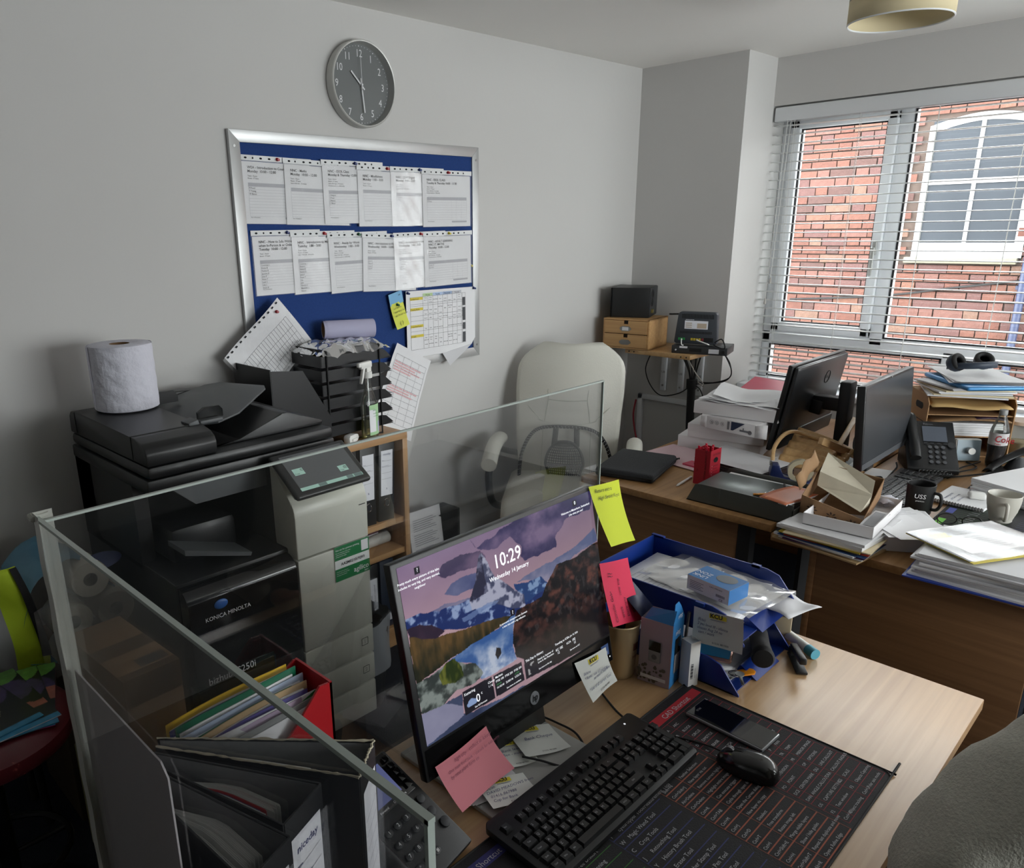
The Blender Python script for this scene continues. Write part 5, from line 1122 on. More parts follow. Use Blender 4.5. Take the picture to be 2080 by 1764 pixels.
blu = [('I', 'Eyedropper Tool/Measurement Tool'), ('W', 'Magic Wand Tool'), ('C', 'Crop Tools'), ('J', 'Retouching Tool'), ('Y', 'History Brush Tool'), ('E', 'Eraser Tool'), ('S', 'Rubber Stamp Tool'), ('P', 'Freeform Pen Tool'), ('G', 'Paint Bucket Tool'), ('O', 'Dodge Tool'), ('R', 'Blur Tool'), ('T', 'Text Tool')]
table(.872, 1.01, .562, .0208, 12, (.872,), cblu, [((.876, a), (.897, b_)) for a, b_ in blu], .0105, .0018)
grn = [('F', 'Free Distort'), ('C', 'Positioning'), ('V', 'Place text'), ('L', 'Align text'), ('K', 'Lock layer'), ('N', 'Navigate'), ('R', 'Ruler'), ('Z', 'Zoom')]
table(.76, .864, .562, .0208, 10, (.76,), cgrn, [((.763, a), (.785, b_)) for a, b_ in grn], .0105, .0014)
table(.6, .752, .60, .0208, 12, (.6,), cblu, [((.604, a), (.625, b_)) for a, b_ in blu], .0105, .0014)
text(TX+TXs, MI, mt, 'lettering')
# mouse
ms = thing('mouse', 'glossy black wired mouse on the printed mat', 'mouse', (1.182, .468, DZ+.0045), R(7))
def mz(u, v):
    x = (u-.5)*2; y = (v-.5)*2; w_ = .031*(1-.10*(y+.1)**2); 
    X_ = x*w_*math.sqrt(max(0, 1-.28*y*y)); Y_ = y*.055*math.sqrt(max(0, 1-.42*x*x))
    e = max(0, 1-abs(x)**3.2)**.5*max(0, 1-abs(y)**3.0)**.5
    return (X_, Y_, .006+.030*e*(1-.18*y))
B().grid(mz, 24, 30).prism([(math.cos(a)*.0295*(1-.06*math.sin(a)), math.sin(a)*.0525) for a in [k*PI/14 for k in range(28)]], 0, .012).o('body', mat('mouse_black', '#111213', .2, var=0, coat=.3), ms, ang=60)
B().cyl((-.004, .034, .0275), (.004, .034, .0275), .0085, n=20).o('scroll_wheel', mat('wheel_grey', '#6b6d70', .4), ms)
B().mm((-.0005, .0, .0345), (.0005, .05, .0352)).o('button_seam', matte, ms)
tag(B().tube(((1.19, .523, .742), (1.195, .545, .737), (1.188, .58, .7355), (1.175, .615, .735), (1.165, .64, .735), (1.15, .68, .7385)), .0018, 6, 8).o('cable', matte), 'thin mouse cable crossing the printed mat', 'cable')
# smartphone
sm = thing('smartphone', 'grey smartphone with black screen lying on the printed mat', 'phone', (1.283, .548, DZ+.0045), R(-2))
B().prism([(x, y) for x, y in ((-.035, -.08), (.035, -.08), (.035, .08), (-.035, .08))], 0, .008, None, .003).o('body', mat('phone_silver', '#9d9fa2', .3, .6, var=0), sm)
gl_ = mat('phone_glass', '#08090b', .06, var=0, coat=.6)
B().prism(((-.0325, -.0775), (.0325, -.0775), (.0325, .0775), (-.0325, .0775)), .0078, .0086, None, 0).o('screen', gl_, sm)
text([('19:10', .007, TR((.0, .069, .009), (0, 0, PI)))], inkg, sm, 'screen_print')

# blue letter tray
lt = thing('letter_tray', 'blue two-tier letter tray at the back right of the front desk', 'letter tray', (0, 0, DZ+.001))
blu_ = mat('blue_plastic', '#16327e', .3, var=.05)
XL, XR, YF_, YB = 1.388, 1.645, .585, .955
for z in (.0, .118):
    b = B().mm((XL, YF_+.012, z), (XR, YB, z+.003))
    b.prism(((-.0, 0), (0, 0), (0, 0)), 0, 0) if False else None
    sd = [(YF_, z), (YB, z), (YB, z+.066), (YF_+.075, z+.066), (YF_+.045, z+.058), (YF_, z+.004)]
    b.prism(sd, XL, XL+.003, MYZ).prism(sd, XR-.003, XR, MYZ).mm((XL, YB-.003, z), (XR, YB, z+.066))
    b.prism(((YF_, z), (YF_+.05, z+.0), (YF_+.04, z+.022), (YF_+.036, z+.022)), XL+.085, XR-.06, MYZ)
    b.mm((XL-.006, YB-.03, z+.063), (XL+.003, YB+.004, z+.068)).mm((XR-.003, YB-.03, z+.063), (XR+.006, YB+.004, z+.068)).mm((XR-.003, YF_+.09, z+.06), (XR+.006, YF_+.11, z+.067)).mm((XL-.006, YF_+.09, z+.06), (XL+.003, YF_+.11, z+.067))
    b.o('tray', blu_, lt)
for x in (XL+.001, XR-.001):
    for y in (YF_+.1, YB-.015): B().cyl((x, y, .06), (x, y, .12), .004, n=10).o('riser', mat('riser_grey', '#7a7c80', .35, .7), lt)
for lab_p, z, n, jit in (('pile of white papers in the upper blue tray', DZ+.1225, 14, .006), ('papers in the lower blue tray', DZ+.0045, 5, .01)):
    t = thing('paper_stack', lab_p, 'papers', (1.517, .775, z))
    for k in range(n):
        B().grid(lambda u, v: ((u-.5)*.205+rx, (v-.5)*.29+ry, .0022*k+.012*max(0, .25-v)**1.0*(k/n)+.001*math.sin(5*u+k)) if True else 0, 6, 8) if False else None
        rx, ry = random.uniform(-jit, jit), random.uniform(-jit, jit)
        bb = B().grid(lambda u, v: ((u-.5)*.205, (v-.5)*.29, .0022*k+.03*max(0, .22-v)*(k/n)*u+.0006*math.sin(5*u+k)), 6, 8)
        bb.o('sheet', paper, t, (rx, ry, 0), (0, 0, random.uniform(-.03, .03)), solid=.0012)
    if n > 10:
        Zt = TR((0, 0, .0022*n+.0012)); b = B()
        for k in range(9): b.line(Zt, -.08+.012*(k % 3), .12-.012*k, -.01+.01*(k % 2), .12-.012*k, .0012)
        for q_ in ((-.085, .02, -.02, .02), (-.085, .02, -.085, .06), (-.02, .02, -.02, .06), (-.085, .06, -.02, .06)): b.line(Zt, *q_, .001)
        b.o('print_lines', mat('print_pale_grey', '#a6a6aa', .8, var=0), t)
t = thing('plastic_wallet', 'crinkled clear wallet on the papers in the upper blue tray', 'document', (1.545, .735, DZ+.1225+.034), R(-6))
B().grid(lambda u, v: ((u-.5)*.19, (v-.5)*.29, .004+.0022*math.sin(17*u+6*v)*math.sin(12*v)+.002*math.sin(29*v+8*u)), 24, 30).o('plastic_sleeve', wallet, t)
B().rect(TR((0, 0, .0015)), -.085, -.13, .085, .12).o('page', paper, t)
lz = thing('device_box', 'small white and blue LINKZONE device box on the papers in the blue tray', 'box', (1.487, .700, DZ+.1225+.045), R(-8))
B().mm((-.035, -.053, 0), (.035, .053, .034), bev=.001).o('box', mat('box_white', '#dcdcda', .5), lz)
BLm = mat('box_blue', '#2c6fae', .4, var=.1)
B().rect(TR((0, 0, .0344)), -.035, -.053, .035, .053).o('top_print', BLm, lz); B().rect(FR((0, -.0534, 0), (1, 0, 0), (0, 0, 1)), -.035, .0, .035, .034).o('end_print', BLm, lz)
B().ball((.008, -.018, .0348), .022, (.9, 1.1, .02), 14).o('device_picture', mat('pic_grey', '#6d7278', .5), lz)
text([('LINK', .017, TR((-.014, .012, .0349), (0, 0, R(90)), ), 'LEFT'), ('ZONE', .017, TR((.004, .012, .0349), (0, 0, R(90))), 'LEFT')], inkw, lz, 'lettering')
F = FR((-.0354, 0, 0), (0, -1, 0), (0, 0, 1)); b = B()
for k in range(5): b.line(F, -.045, .024-.004*k, -.01-.006*(k % 2), .024-.004*k, .0012)
for k in range(14): b.rect(F, .022+k*.0016, .010, .0228+k*.0016, .016)
b.o('small_print', inkg, lz); text([('CAC-MW45V', .0055, at(F, .005, .025)), ('CE', .008, at(F, .03, .002))], ink, lz, 'lettering')
TN = FR((1.3855, 0, 0), (0, -1, 0), (0, 0, 1))
kcu('white KCU memo sheet hanging on the side of the upper blue tray', ((-.696, .905), (-.590, .912), (-.582, .838), (-.690, .828)), [(.1, .33, '(Rita)', .009), (.1, .45, '2 yes level III - silence', .0085), (.1, .57, 'classes Aug 24 no', .0085), (.12, .69, 'cert / work', .0085)], TN, .004, .006)
t = thing('envelope', 'crumpled grey envelope sticking out of the upper blue tray', 'envelope', (1.60, .60, DZ+.128), R(-15))
B().grid(lambda u, v: ((u-.45)*.11, (v-.5)*.11, .006+.005*math.sin(4*u+2*v)+.003*math.sin(9*v-5*u)), 10, 10).o('paper', paper2, t, solid=.001)
t = thing('radio_handset', 'chunky black handheld device lying in the lower blue tray', 'device', M=TR((1.545, .615, DZ+.046), (R(82), 0, R(-62))))
B().lathe(((0, -.08), (.018, -.078), (.021, -.07), (.020, .0), (.022, .05), (.024, .07), (.020, .08), (0, .082)), 24).box((.0, .02, .06), (.014, .004, .018), bev=.002).o('body', matte, t)
t = thing('gold_phone_case', 'blue and gold phone case in the lower blue tray', 'phone', (1.455, .70, DZ+.03), R(20)); B().prism(((-.03, -.06), (.035, -.06), (.035, .06), (-.03, .06)), 0, .012, None, .005).o('case', mat('rose_gold', '#a98274', .25, .7), t); B().mm((-.027, -.055, .0118), (.032, .055, .0128)).o('screen', mat('blue_screen', '#2a6f96', .15), t)
ky = thing('keys', 'bunch of keys with orange tag in the lower blue tray', 'keys', (1.455, .617, DZ+.006), R(-30))
B().prism(((-.004, -.010), (.03, -.012), (.038, -.004), (.038, .006), (.03, .012), (-.004, .010)), .006, .010, None, .0015).o('tag', mat('orange_tag', '#e08a12', .4), ky)
for k, a in enumerate((150, 200, 245)): B().box((math.cos(R(a))*.028, math.sin(R(a))*.028, .004+.003*k), (.04, .007, .002), rot=(0, 0, R(a)), bev=.0005).cyl((math.cos(R(a))*.006, math.sin(R(a))*.006, .003+.003*k), (math.cos(R(a))*.006, math.sin(R(a))*.006, .0055+.003*k), .010, n=14).o('key', metal, ky)
B().tube([(-.012+math.cos(a)*.012, math.sin(a)*.012, .01) for a in [k*PI/8 for k in range(16)]], .001, 6, 2, closed=True).o('split_ring', chrome, ky)
t = thing('stapler', 'black stapler beside the lower blue tray', 'stapler', (1.60, .552, DZ+.001), R(35)); B().mm((-.045, -.012, 0), (.045, .012, .006), bev=.002).box((0, 0, .026), (.09, .016, .016), rot=(0, R(7), 0), bev=.004).mm((.025, -.009, .004), (.045, .009, .022)).o('body', kblack, t)
t = thing('glue_stick', 'white glue stick with aqua cap by the stapler', 'glue stick', M=TR((1.672, .575, DZ+.013), (R(90), 0, R(-30)))); B().cyl((0, 0, -.045), (0, 0, .025), .0115).o('tube', white, t); B().cyl((0, 0, .025), (0, 0, .05), .0122).o('cap', mat('aqua', '#4f9fb5', .4), t)
t = thing('camera_box', 'black and beige boxed camera behind the blue tray', 'box', (1.692, .645, DZ+.001), R(20)); B().mm((-.022, -.04, 0), (.022, .04, .008), bev=.003).mm((-.02, -.036, .008), (.02, .036, .06), bev=.004).o('beige_body', mat('beige_plastic', '#a79a80', .5), t); B().mm((-.0215, -.0375, .06), (.0215, .0375, .115), bev=.005).o('black_cap', kblack, t)
# cup of pens, ring box, small white box
cp = thing('pen_cup', 'ribbed gold metal cup holding pens beside the computer', 'cup', (1.297, .818, DZ+.001))
gold = mat('champagne_metal', '#c8b48e', .38, .6, var=.05)
pr_ = [(0, .001), (.032, 0), (.033, .004)]+[(.0333+.008*z/.125+(.0006 if int(z/.006) % 4 == 0 else 0), z) for z in np.linspace(.006, .125, 24)]+[(.0425, .127), (.0410, .129), (.0395, .126), (.033, .01), (0, .008)]
B().lathe(pr_, 36).o('cup', gold, cp)
b = B()
for k in range(5): b.mm((-.006+.0035*k, -.0392, .070), (-.0045+.0035*k, -.0382, .087))
b.o('logo_bars', mat('logo_maroon', '#5a2420', .5), cp); text([('BREW', .009, FR((-.009, -.0388, .052), (1, 0, 0), (0, 0, 1)))], mat('logo_maroon', '#5a2420', .5), cp, 'lettering')
for k in range(7):
    a = k*.9; t = thing('pen', ['black pen', 'dark blue pen', 'grey pen', 'black marker', 'slim black pen', 'black pencil', 'dark green pen'][k]+' standing in the gold cup', 'pen', M=TR((1.297+math.cos(a)*.012, .818+math.sin(a)*.012, DZ+.012), (R(10*math.sin(a)), R(-10*math.cos(a)), 0)), group='pens in the gold cup')
    B().cyl((0, 0, 0), (0, 0, .14+.006*k), .004+.001*(k == 3), n=10).o('barrel', [kblack, mat('pen_navy', '#1d2644', .4), dgrey, kblack, kblack, matte, mat('pen_green', '#123c34', .4)][k], t)
rb = thing('doorbell_box', 'blue and lilac ring doorbell box with open flap beside the gold cup', 'box', (1.342, .742, DZ+.001), R(0))
x2, y2, h2 = .041, .036, .145
RM = FR((1.303, .772, DZ+.001), (.010, -.068, 0), (0, 0, 1)); rb.matrix_world = FR((1.303, .772, DZ+.001), (.010, -.068, 0), (.058, .010, 0))
W2, D2 = .070, .060
lil = mat('box_lilac', '#a89aa5', .45, var=.15, vs=10); rbl = mat('ring_blue', '#2e78b4', .4, var=.06)
b = B()
z2 = .150
for q in (((0, 0, 0), (W2, 0, 0), (W2, 0, z2), (0, 0, z2)), ((0, D2, 0), (W2, D2, 0), (W2, D2, z2), (0, D2, z2)), ((0, 0, 0), (0, D2, 0), (0, D2, z2), (0, 0, z2))): b.poly(q)
b.poly(((0, 0, 0), (W2, 0, 0), (W2, D2, 0), (0, D2, 0))).o('box', lil, rb, solid=.001, ang=0)
B().poly(((W2, 0, 0), (W2, D2, 0), (W2, D2, z2), (W2, 0, z2))).poly(((W2*.1, .001, z2), (W2, 0, z2), (W2, D2*.25, z2+.028), (W2*.2, D2*.3, z2+.02))).poly(((W2, .002, z2), (W2, D2, z2), (W2-.004, D2*.8, z2+.026), (W2-.006, D2*.62, z2+.040), (W2-.006, D2*.30, z2+.040), (W2-.004, D2*.2, z2+.026))).o('blue_side', rbl, rb, solid=.001, ang=0)
B().poly(((0, 0, z2), (0, D2, z2), (-.05, D2, z2+.045), (-.05, 0, z2+.045))).o('open_flap', mat('flap_dark', '#242a44', .5), rb, solid=.001)
FF = FR((0, -.0012, 0), (1, 0, 0), (0, 0, 1))
B().mm((.022, .055, 0), (.048, .105, .003), bev=.002).o('doorbell_print', mat('pic_silver', '#8e8f92', .4), rb, M=FF); B().rect(FF, .022, .082, .048, .105, .0036).o('doorbell_top', kgloss, rb); B().disc(FF, .035, .068, .006, .0036).o('doorbell_button', mat('pic_dim', '#5d5f63', .4), rb)
b = B(); rs = random.Random(5)
for k in range(40): b.disc(FF, rs.uniform(.0, .06)*(1-k/90), rs.uniform(.012, .05)*(1-k/70), rs.uniform(.002, .005), .0004+.00001*k, 6)
b.o('leaf_print', mat('leaf_grey', '#5c584e', .6, var=.3), rb); B().rect(FF, .006, .012, .062, .020, .001).o('caption', lab_, rb)
FS = FR((W2+.0012, 0, 0), (0, 1, 0), (0, 0, 1))
B().rect(FS, .016, .03, .044, .112, .0004).o('doorbell_side_print', mat('pic_silver', '#8e8f92', .4), rb); B().rect(FS, .016, .075, .044, .112, .0008).o('doorbell_side_top', kgloss, rb)
text([('ring', .017, FS @ TR((.012, .122, .0008))), ('ring', .015, FS @ TR((.020, .158, .0008)))], inkw, rb, 'lettering')
wb = thing('cable_box', 'slim white box with barcode beside the doorbell box', 'box', M=FR((1.354, .703, DZ+.001), (-.007, -.023, 0), (.023, -.007, 0)))
b = B(); W3 = .027; z3 = .106
for q in (((0, 0, 0), (W3, 0, 0), (W3, 0, z3), (0, 0, z3)), ((W3, 0, 0), (W3, W3, 0), (W3, W3, z3), (W3, 0, z3)), ((0, W3, 0), (W3, W3, 0), (W3, W3, z3), (0, W3, z3)), ((0, 0, 0), (0, W3, 0), (0, W3, z3), (0, 0, z3)), ((0, 0, z3*.97), (W3, 0, z3*.97), (W3, W3, z3*.97), (0, W3, z3*.97)), ((0, 0, 0), (W3, 0, 0), (W3, W3, 0), (0, W3, 0)), ((W3*.4, W3, z3), (W3, W3, z3), (W3, W3*.5, z3+.01), (W3*.4, W3*.5, z3+.01))): b.poly(q)
b.o('box', mat('box_white', '#dcdcda', .5), wb, solid=.0006, ang=0)
b = B(); F3 = FR((W3+.0008, 0, 0), (0, 1, 0), (0, 0, 1))
for k in range(14): b.rect(F3, .004, .02+.0026*k, .011, .0213+.0026*k+.0006*(k % 3))
b.o('barcode', ink, wb); text([('VIDEO DOORBELL', .003, F3 @ TR((.017, .02, .0004), (0, 0, PI/2))), ('2 Pack', .003, F3 @ TR((.021, .02, .0004), (0, 0, PI/2)))], ink, wb, 'small_print')
t = thing('pen', 'steel pen standing behind the slim white box', 'pen', M=TR((1.379, .715, DZ+.001), (R(3), R(2), 0))); B().cyl((0, 0, 0), (0, 0, .155), .0035, n=10).o('barrel', metal, t)

# ================================================================= white chair
wc = thing('office_chair', 'white leather high-back office chair by the far corner', 'chair', (2.70, 2.055, 0), R(118))
# local: +y is the way the back faces away from the sitter... sitter faces -y
wc.rotation_euler = (0, 0, R(-58))
lea = mat('white_leather', '#dad9cf', .5, var=.03, bump=.12, bs=120); leab = mat('leather_seam', '#b7b6aa', .6)
def backf(u, v):
    # u across -1..1, v up 0..1
    wv = .205+.033*math.sin(min(1, v*1.25)*PI*.55)-.02*(v > .9)*(v-.9)*10
    top = 1-max(0, (v-.80)/.20)**2.6*.42
    x = u*wv*top; 
    y = .22+.16*v-.05*math.sin(v*PI*1.1)-.045*math.cos(u*PI*.5)
    if v > .56: y -= .035*math.sin((v-.56)/.44*PI)*math.cos(u*PI*.45)
    z = .47+.635*v-.03*max(0, abs(u)-.5)**2*(v > .8)
    return (x, y, z)
B().grid(lambda a, c: backf(2*a-1, c), 24, 36).o('backrest', lea, wc, solid=.085, ang=75)
def seam(pts, r=.0035): return B().tube([tuple(np.array(backf(*p))+np.array((0, -.0425, 0))) for p in pts], r, 6, 4).o('seam', leab, wc)
seam([(-.42, .985), (-.42, .9), (-.40, .75), (-.38, .66), (-.42, .58), (-.45, .5)]); seam([(.42, .985), (.42, .9), (.40, .75), (.38, .66), (.42, .58), (.45, .5)]); seam([(-.38, .66), (0, .655), (.38, .66)])
seam([(-.99, .68), (-.8, .60), (-.6, .53), (-.5, .5), (0, .478), (.5, .5), (.6, .53), (.8, .60), (.99, .68)]); seam([(-.48, .47), (-.5, .3), (-.55, .1)]); seam([(.48, .47), (.5, .3), (.55, .1)])
B().grid(lambda u, v: ((u-.5)*.50*(1-.10*(1-v)), -.27+.50*v, .475+.045*math.sin(u*PI)**.5*math.sin(min(1, v*1.05+.12)*PI*.5)**.4-.045*(1-min(1, v*6))**2), 20, 20).o('seat', lea, wc, solid=.07, ang=75)
B().tube(((-.17, -.26, .50), (-.175, -.1, .522), (-.175, .15, .52)), .003, 6).tube(((.17, -.26, .50), (.175, -.1, .522), (.175, .15, .52)), .003, 6).o('seat_seam', leab, wc)
for s_ in (-1, 1):
    B().grid(lambda u, v: (s_*.315+(.036*math.cos(u*2*PI)), -.14+.30*v, .70+.03*math.sin(u*2*PI)-.05*(1-v)**3+.012*math.sin(v*PI)), 14, 12).poly([(s_*.315+.036*math.cos(a), -.14, .65+.03*math.sin(a)) for a in [k*PI/7 for k in range(14)]]).o('arm_pad', lea, wc, ang=75)
    B().tube(((s_*.315, -.10, .64), (s_*.318, -.13, .58), (s_*.30, -.12, .47), (s_*.24, -.06, .43), (s_*.1, 0, .42)), .017, 10).tube(((s_*.315, .09, .675), (s_*.30, .16, .64), (s_*.22, .24, .60)), .015, 10).o('arm_frame', kblack, wc)
B().cyl((0, 0, .12), (0, 0, .44), .028).mm((-.1, -.1, .415), (.1, .1, .445)).o('gas_column', kblack, wc)
for k in range(5):
    a = k*2*PI/5+.3; L = B().tube(((0, 0, .13), (math.cos(a)*.14, math.sin(a)*.14, .115), (math.cos(a)*.30, math.sin(a)*.30, .08)), .02, 8).o('base_leg', kblack, wc)
    B().cyl((math.cos(a)*.30-.02*math.sin(a), math.sin(a)*.30+.02*math.cos(a), .03), (math.cos(a)*.30+.02*math.sin(a), math.sin(a)*.30-.02*math.cos(a), .03), .029, n=14).o('caster', matte, L)
# lumbar support strapped to the chair
lu = thing('lumbar_support', 'black mesh lumbar support strapped to the white chair', 'cushion', M=wc.matrix_basis.copy())
lu.matrix_world = TR((2.70, 2.055, 0), (0, 0, R(-58)))
bk_ = lambda x, z, off=-.075: (x, backf(max(-1, min(1, x/.25)), max(0, min(1, (z-.47)/.66)))[1]+off, z)
fp = [bk_(-.215, .49, -.11), bk_(-.21, .62), bk_(-.17, .72), bk_(-.11, .765), bk_(0, .775), bk_(.11, .765), bk_(.17, .72), bk_(.21, .62), bk_(.215, .49, -.11)]
B().tube(fp, .0085, 8, 8).o('frame', matte, lu)
P_ = catmull(fp, 14); b = B()
for i in range(2, len(P_)-2, 2):
    d = (P_[i+1]-P_[i-1]).normalized(); up = Vector((0, -1, 0)); sd = d.cross(up).normalized()
    c0 = P_[i]+up*.0078
    b.poly([c0-sd*.006-d*.0035, c0-sd*.006-d*.0015, c0+sd*.006+d*.0035, c0+sd*.006+d*.0015])
b.o('braid', inkw, lu)
shp = lambda z: .088*math.sqrt(max(0, 1-((z-.60)/.115)**2)) if z > .60 else .088-.018*math.sin((.60-z)/.13*PI)
pad = lambda u, v: bk_((2*u-1)*max(.012, shp(.465+.25*v)), .465+.25*v, -.092-.012*math.cos((u-.5)*PI))
b = B()
for v in np.linspace(.03, .97, 20): b.tube([pad(u, v) for u in np.linspace(0, 1, 9)], .0021, 5, 1, smooth=False)
for u in np.linspace(.03, .97, 16): b.tube([pad(u, v) for v in np.linspace(0, .98, 14)], .0021, 5, 1, smooth=False)
b.o('mesh', matte, lu)['kind'] = 'stuff'
rim = [pad(0, v) for v in np.linspace(0, .98, 12)]+[pad(1, v) for v in np.linspace(.98, 0, 12)]
B().tube(rim, .0065, 8, 3).o('rim', matte, lu)
bd_ = B().grid(lambda u, v: tuple(np.array(pad(u, .50+.09*v))+np.array((0, -.004, 0))), 12, 2).o('band', matte, lu)
b = B()
for k in range(24):
    u = .03+k*.039; b.poly([tuple(np.array(pad(uu, vv))+np.array((0, -.0055, 0))) for uu, vv in ((u, .51), (u+.012, .51), (u+.034, .58), (u+.022, .58))])
b.o('band_stripes', inkw, lu)
for x in (-.045, .05): B().poly([bk_(x-.013, .775, -.073), bk_(x+.013, .775, -.073), bk_(x*1.1+.013, .69, -.092), bk_(x*1.1-.013, .69, -.092)]).o('strap', matte, lu, solid=.002)

# ================================================================= corner shelf with network gear
sh = thing('wall_shelf', 'small plywood shelf in the alcove carrying the network gear', 'shelf', (0, 0, 0))
B().mm((3.55, 1.925, 1.012), (3.878, 2.305, 1.034), bev=.001).o('board', beech, sh)
b = B()
for y in (2.28, 2.25, 1.975, 1.945): b.cyl((3.549, y, 1.023), (3.552, y, 1.023), .004, n=10)
b.o('peg_hole', matte, sh)
for y in (2.25, 2.143, 2.03):
    r_ = B().mm((3.862, y-.016, .765), (3.879, y+.016, 1.005), bev=.002).o('bracket', upvc, sh)
    B().cyl((3.86, y, .795), (3.864, y, .795), .006, n=10).cyl((3.86, y, .985), (3.864, y, .985), .006, n=10).o('screw', metal, r_)
    text([('UB', .018, FR((3.8615, y+.012, .865), (0, -1, 0), (0, 0, 1)))], inkg, r_, 'stamp')
tag(B().mm((3.858, 2.08, .700), (3.879, 2.405, .727), bev=.002).mm((3.858, 2.375, .10), (3.879, 2.405, .727), bev=.002).o('cable_trunking', upvc), 'white plastic cable trunking on the alcove wall under the shelf', 'trunking')
tag(B().tube(((3.855, 2.412, .69), (3.84, 2.415, .6), (3.83, 2.39, .5), (3.80, 2.34, .42), (3.74, 2.30, .38), (3.70, 2.36, .36), (3.72, 2.42, .38), (3.78, 2.42, .40), (3.82, 2.36, .37), (3.76, 2.30, .34), (3.70, 2.33, .30)), .005, 8, 8).o('network_cable', mat('cable_red', '#a3303c', .5)), 'red network cable coiled below the trunking', 'cable')
# mini chest of two drawers
dc = thing('mini_chest', 'small two-drawer wooden chest overhanging the corner shelf', 'drawers', M=FR((3.53, 2.435, 1.036), (.10, -.298, 0), (.298, .10, 0)) @ TR((0, 0, 0)))
dcx, dcd, dch = .262, .24, .158
by = wood('chest_birch', '#b58a5a', '#cda571', 0, .5)
dc.matrix_world = FR((3.515, 2.428, 1.036), (.035, -.27, 0), (.27, .035, 0))
B().mm((0, .004, 0), (dcx, dcd, .008)).mm((0, .004, dch-.008), (dcx, dcd, dch)).mm((0, .004, 0), (.008, dcd, dch)).mm((dcx-.008, .004, 0), (dcx, dcd, dch)).mm((0, dcd-.006, 0), (dcx, dcd, dch)).o('carcass', by, dc)
for z0, z1 in ((.010, .077), (.081, .148)):
    d = B().prism(((.010, z0), (dcx-.010, z0), (dcx-.010, z1), (dcx/2+.014, z1), (dcx/2+.014, z1-.018), (dcx/2-.014, z1-.018), (dcx/2-.014, z1), (.010, z1)), -.014, 0, PX).o('drawer', by, dc)
    B().mm((dcx/2-.014, .012, z1-.02), (dcx/2+.014, .02, z1)).o('finger_notch', matte, d)
    B().prism([(dcx/2+x, (z0+z1)/2-.008+y) for x, y in ((-.032, -.003), (-.02, -.013), (.02, -.013), (.032, -.003), (.032, .003), (.02, .013), (-.02, .013), (-.032, .003))], 0, .002, PX).o('label_holder', metal, d)
    if z0 > .05: B().mm((dcx/2-.018, -.0026, (z0+z1)/2-.017), (dcx/2+.018, -.002, (z0+z1)/2+.001)).o('label_card', paper, d)
# storage tower
ns = thing('storage_server', 'black storage server box standing on the mini chest', 'computer', M=FR((3.545, 2.395, 1.036+dch+.001), (.035, -.27, 0), (.27, .035, 0)))
B().mm((0, .02, 0), (.20, .235, .155), bev=.003).o('case', mat('server_black', '#1f2021', .45, var=.06), ns)
ns.matrix_world = FR((3.535, 2.400, 1.036+dch+.001), (.10, -.25, 0), (.25, .10, 0))
B().mm((.2005, .02, .002), (.2035, .235, .153), bev=.001).o('rear_panel', dgrey, ns)
FS2 = FR((.204, 0, 0), (0, 1, 0), (0, 0, 1))
b = B()
for k in range(5): b.tube([(.2045, .075+math.cos(a)*(.012+.008*k), .10+math.sin(a)*(.012+.008*k)) for a in [j*PI/10 for j in range(20)]], .0016, 5, 2, closed=True)
b.o('fan_grille', matte, ns); B().mm((.204, .06, .022), (.214, .085, .040)).o('socket', mat('brass', '#a39356', .4, .6), ns)
B().mm((-.004, .015, 0), (.0, .235, .155), bev=.001).o('front_panel', kgloss, ns)
# router
rt = thing('router', 'dark router standing upright with its label and ports facing the room', 'router', M=FR((3.60, 2.05, 1.082), (.06, -.21, 0), (0, 0, 1)))
B().prism(((-.0, .008), (.008, 0), (.207, 0), (.215, .008), (.208, .150), (.198, .160), (.024, .160), (.014, .150)), -.045, 0, None, .006).o('case', mat('router_grey', '#3a3e44', .45, var=.04), rt)
vb = B()
for k in range(22): vb.rect(I, .035+k*.0072, .128, .0385+k*.0072, .150, .0006)
for k in range(22): vb.rect(I, .030+k*.0072, .052, .0335+k*.0072, .064, .0006)
vb.o('vents', matte, rt)
rl = B().rect(I, .05, .076, .165, .117, .0008).o('label', lab_, rt)
b = B()
for k in range(3):
    for j in range(18): b.rect(I, .055+j*.0017, .082+k*.010, .0561+j*.0017+.0005*(j % 3), .087+k*.010, .0011)
b.rect(I, .112, .08, .158, .105, .0011).o('label_print', mat('print_beige', '#b9a996', .7, var=.2), rl)
for x, c in ((.022, '#2f8f4a'), (.034, '#2f8f4a'), (.046, '#2f8f4a'), (.085, '#c9b23a'), (.098, '#c9b23a'), (.111, '#c9b23a'), (.124, '#c9b23a'), (.138, '#8a2f35')): B().mm((x, .018, -.002), (x+.010, .030, .0012)).o('port', mat('port_'+c[1:], c, .4), rt)
B().mm((.15, .012, -.004), (.195, .034, .0008)).o('port_recess', matte, rt)
b = B()
for k in range(8): b.disc(I, .055+.0055*k, .122, .0012, .0008, 8)
b.o('status_lights', lit, rt)
sw_ = thing('network_switch', 'slim dark network switch under the router', 'switch', M=FR((3.575, 2.045, 1.0345), (.075, -.27, 0), (.27, .075, 0)))
B().mm((0, 0, 0), (.275, .17, .040), bev=.003).o('case', mat('switch_grey', '#3d3f42', .4, .3), sw_)
FW = FR((0, -.0006, 0), (1, 0, 0), (0, 0, 1)); B().rect(FW, .185, .008, .235, .030).rect(FW, .04, .028, .08, .038).o('label', lab_, sw_); B().rect(FW, .09, .012, .15, .03).o('vents', matte, sw_); B().cyl((.022, -.004, .018), (.022, 0, .018), .004, n=10).o('led', inkw, sw_); B().cyl((.258, -.012, .02), (.258, 0, .02), .008, n=12).o('power_plug', matte, sw_)
pl = thing('cable_bundle', 'thick bundle of black cables hanging in a sleeve below the corner shelf', 'cable', (0, 0, 0))
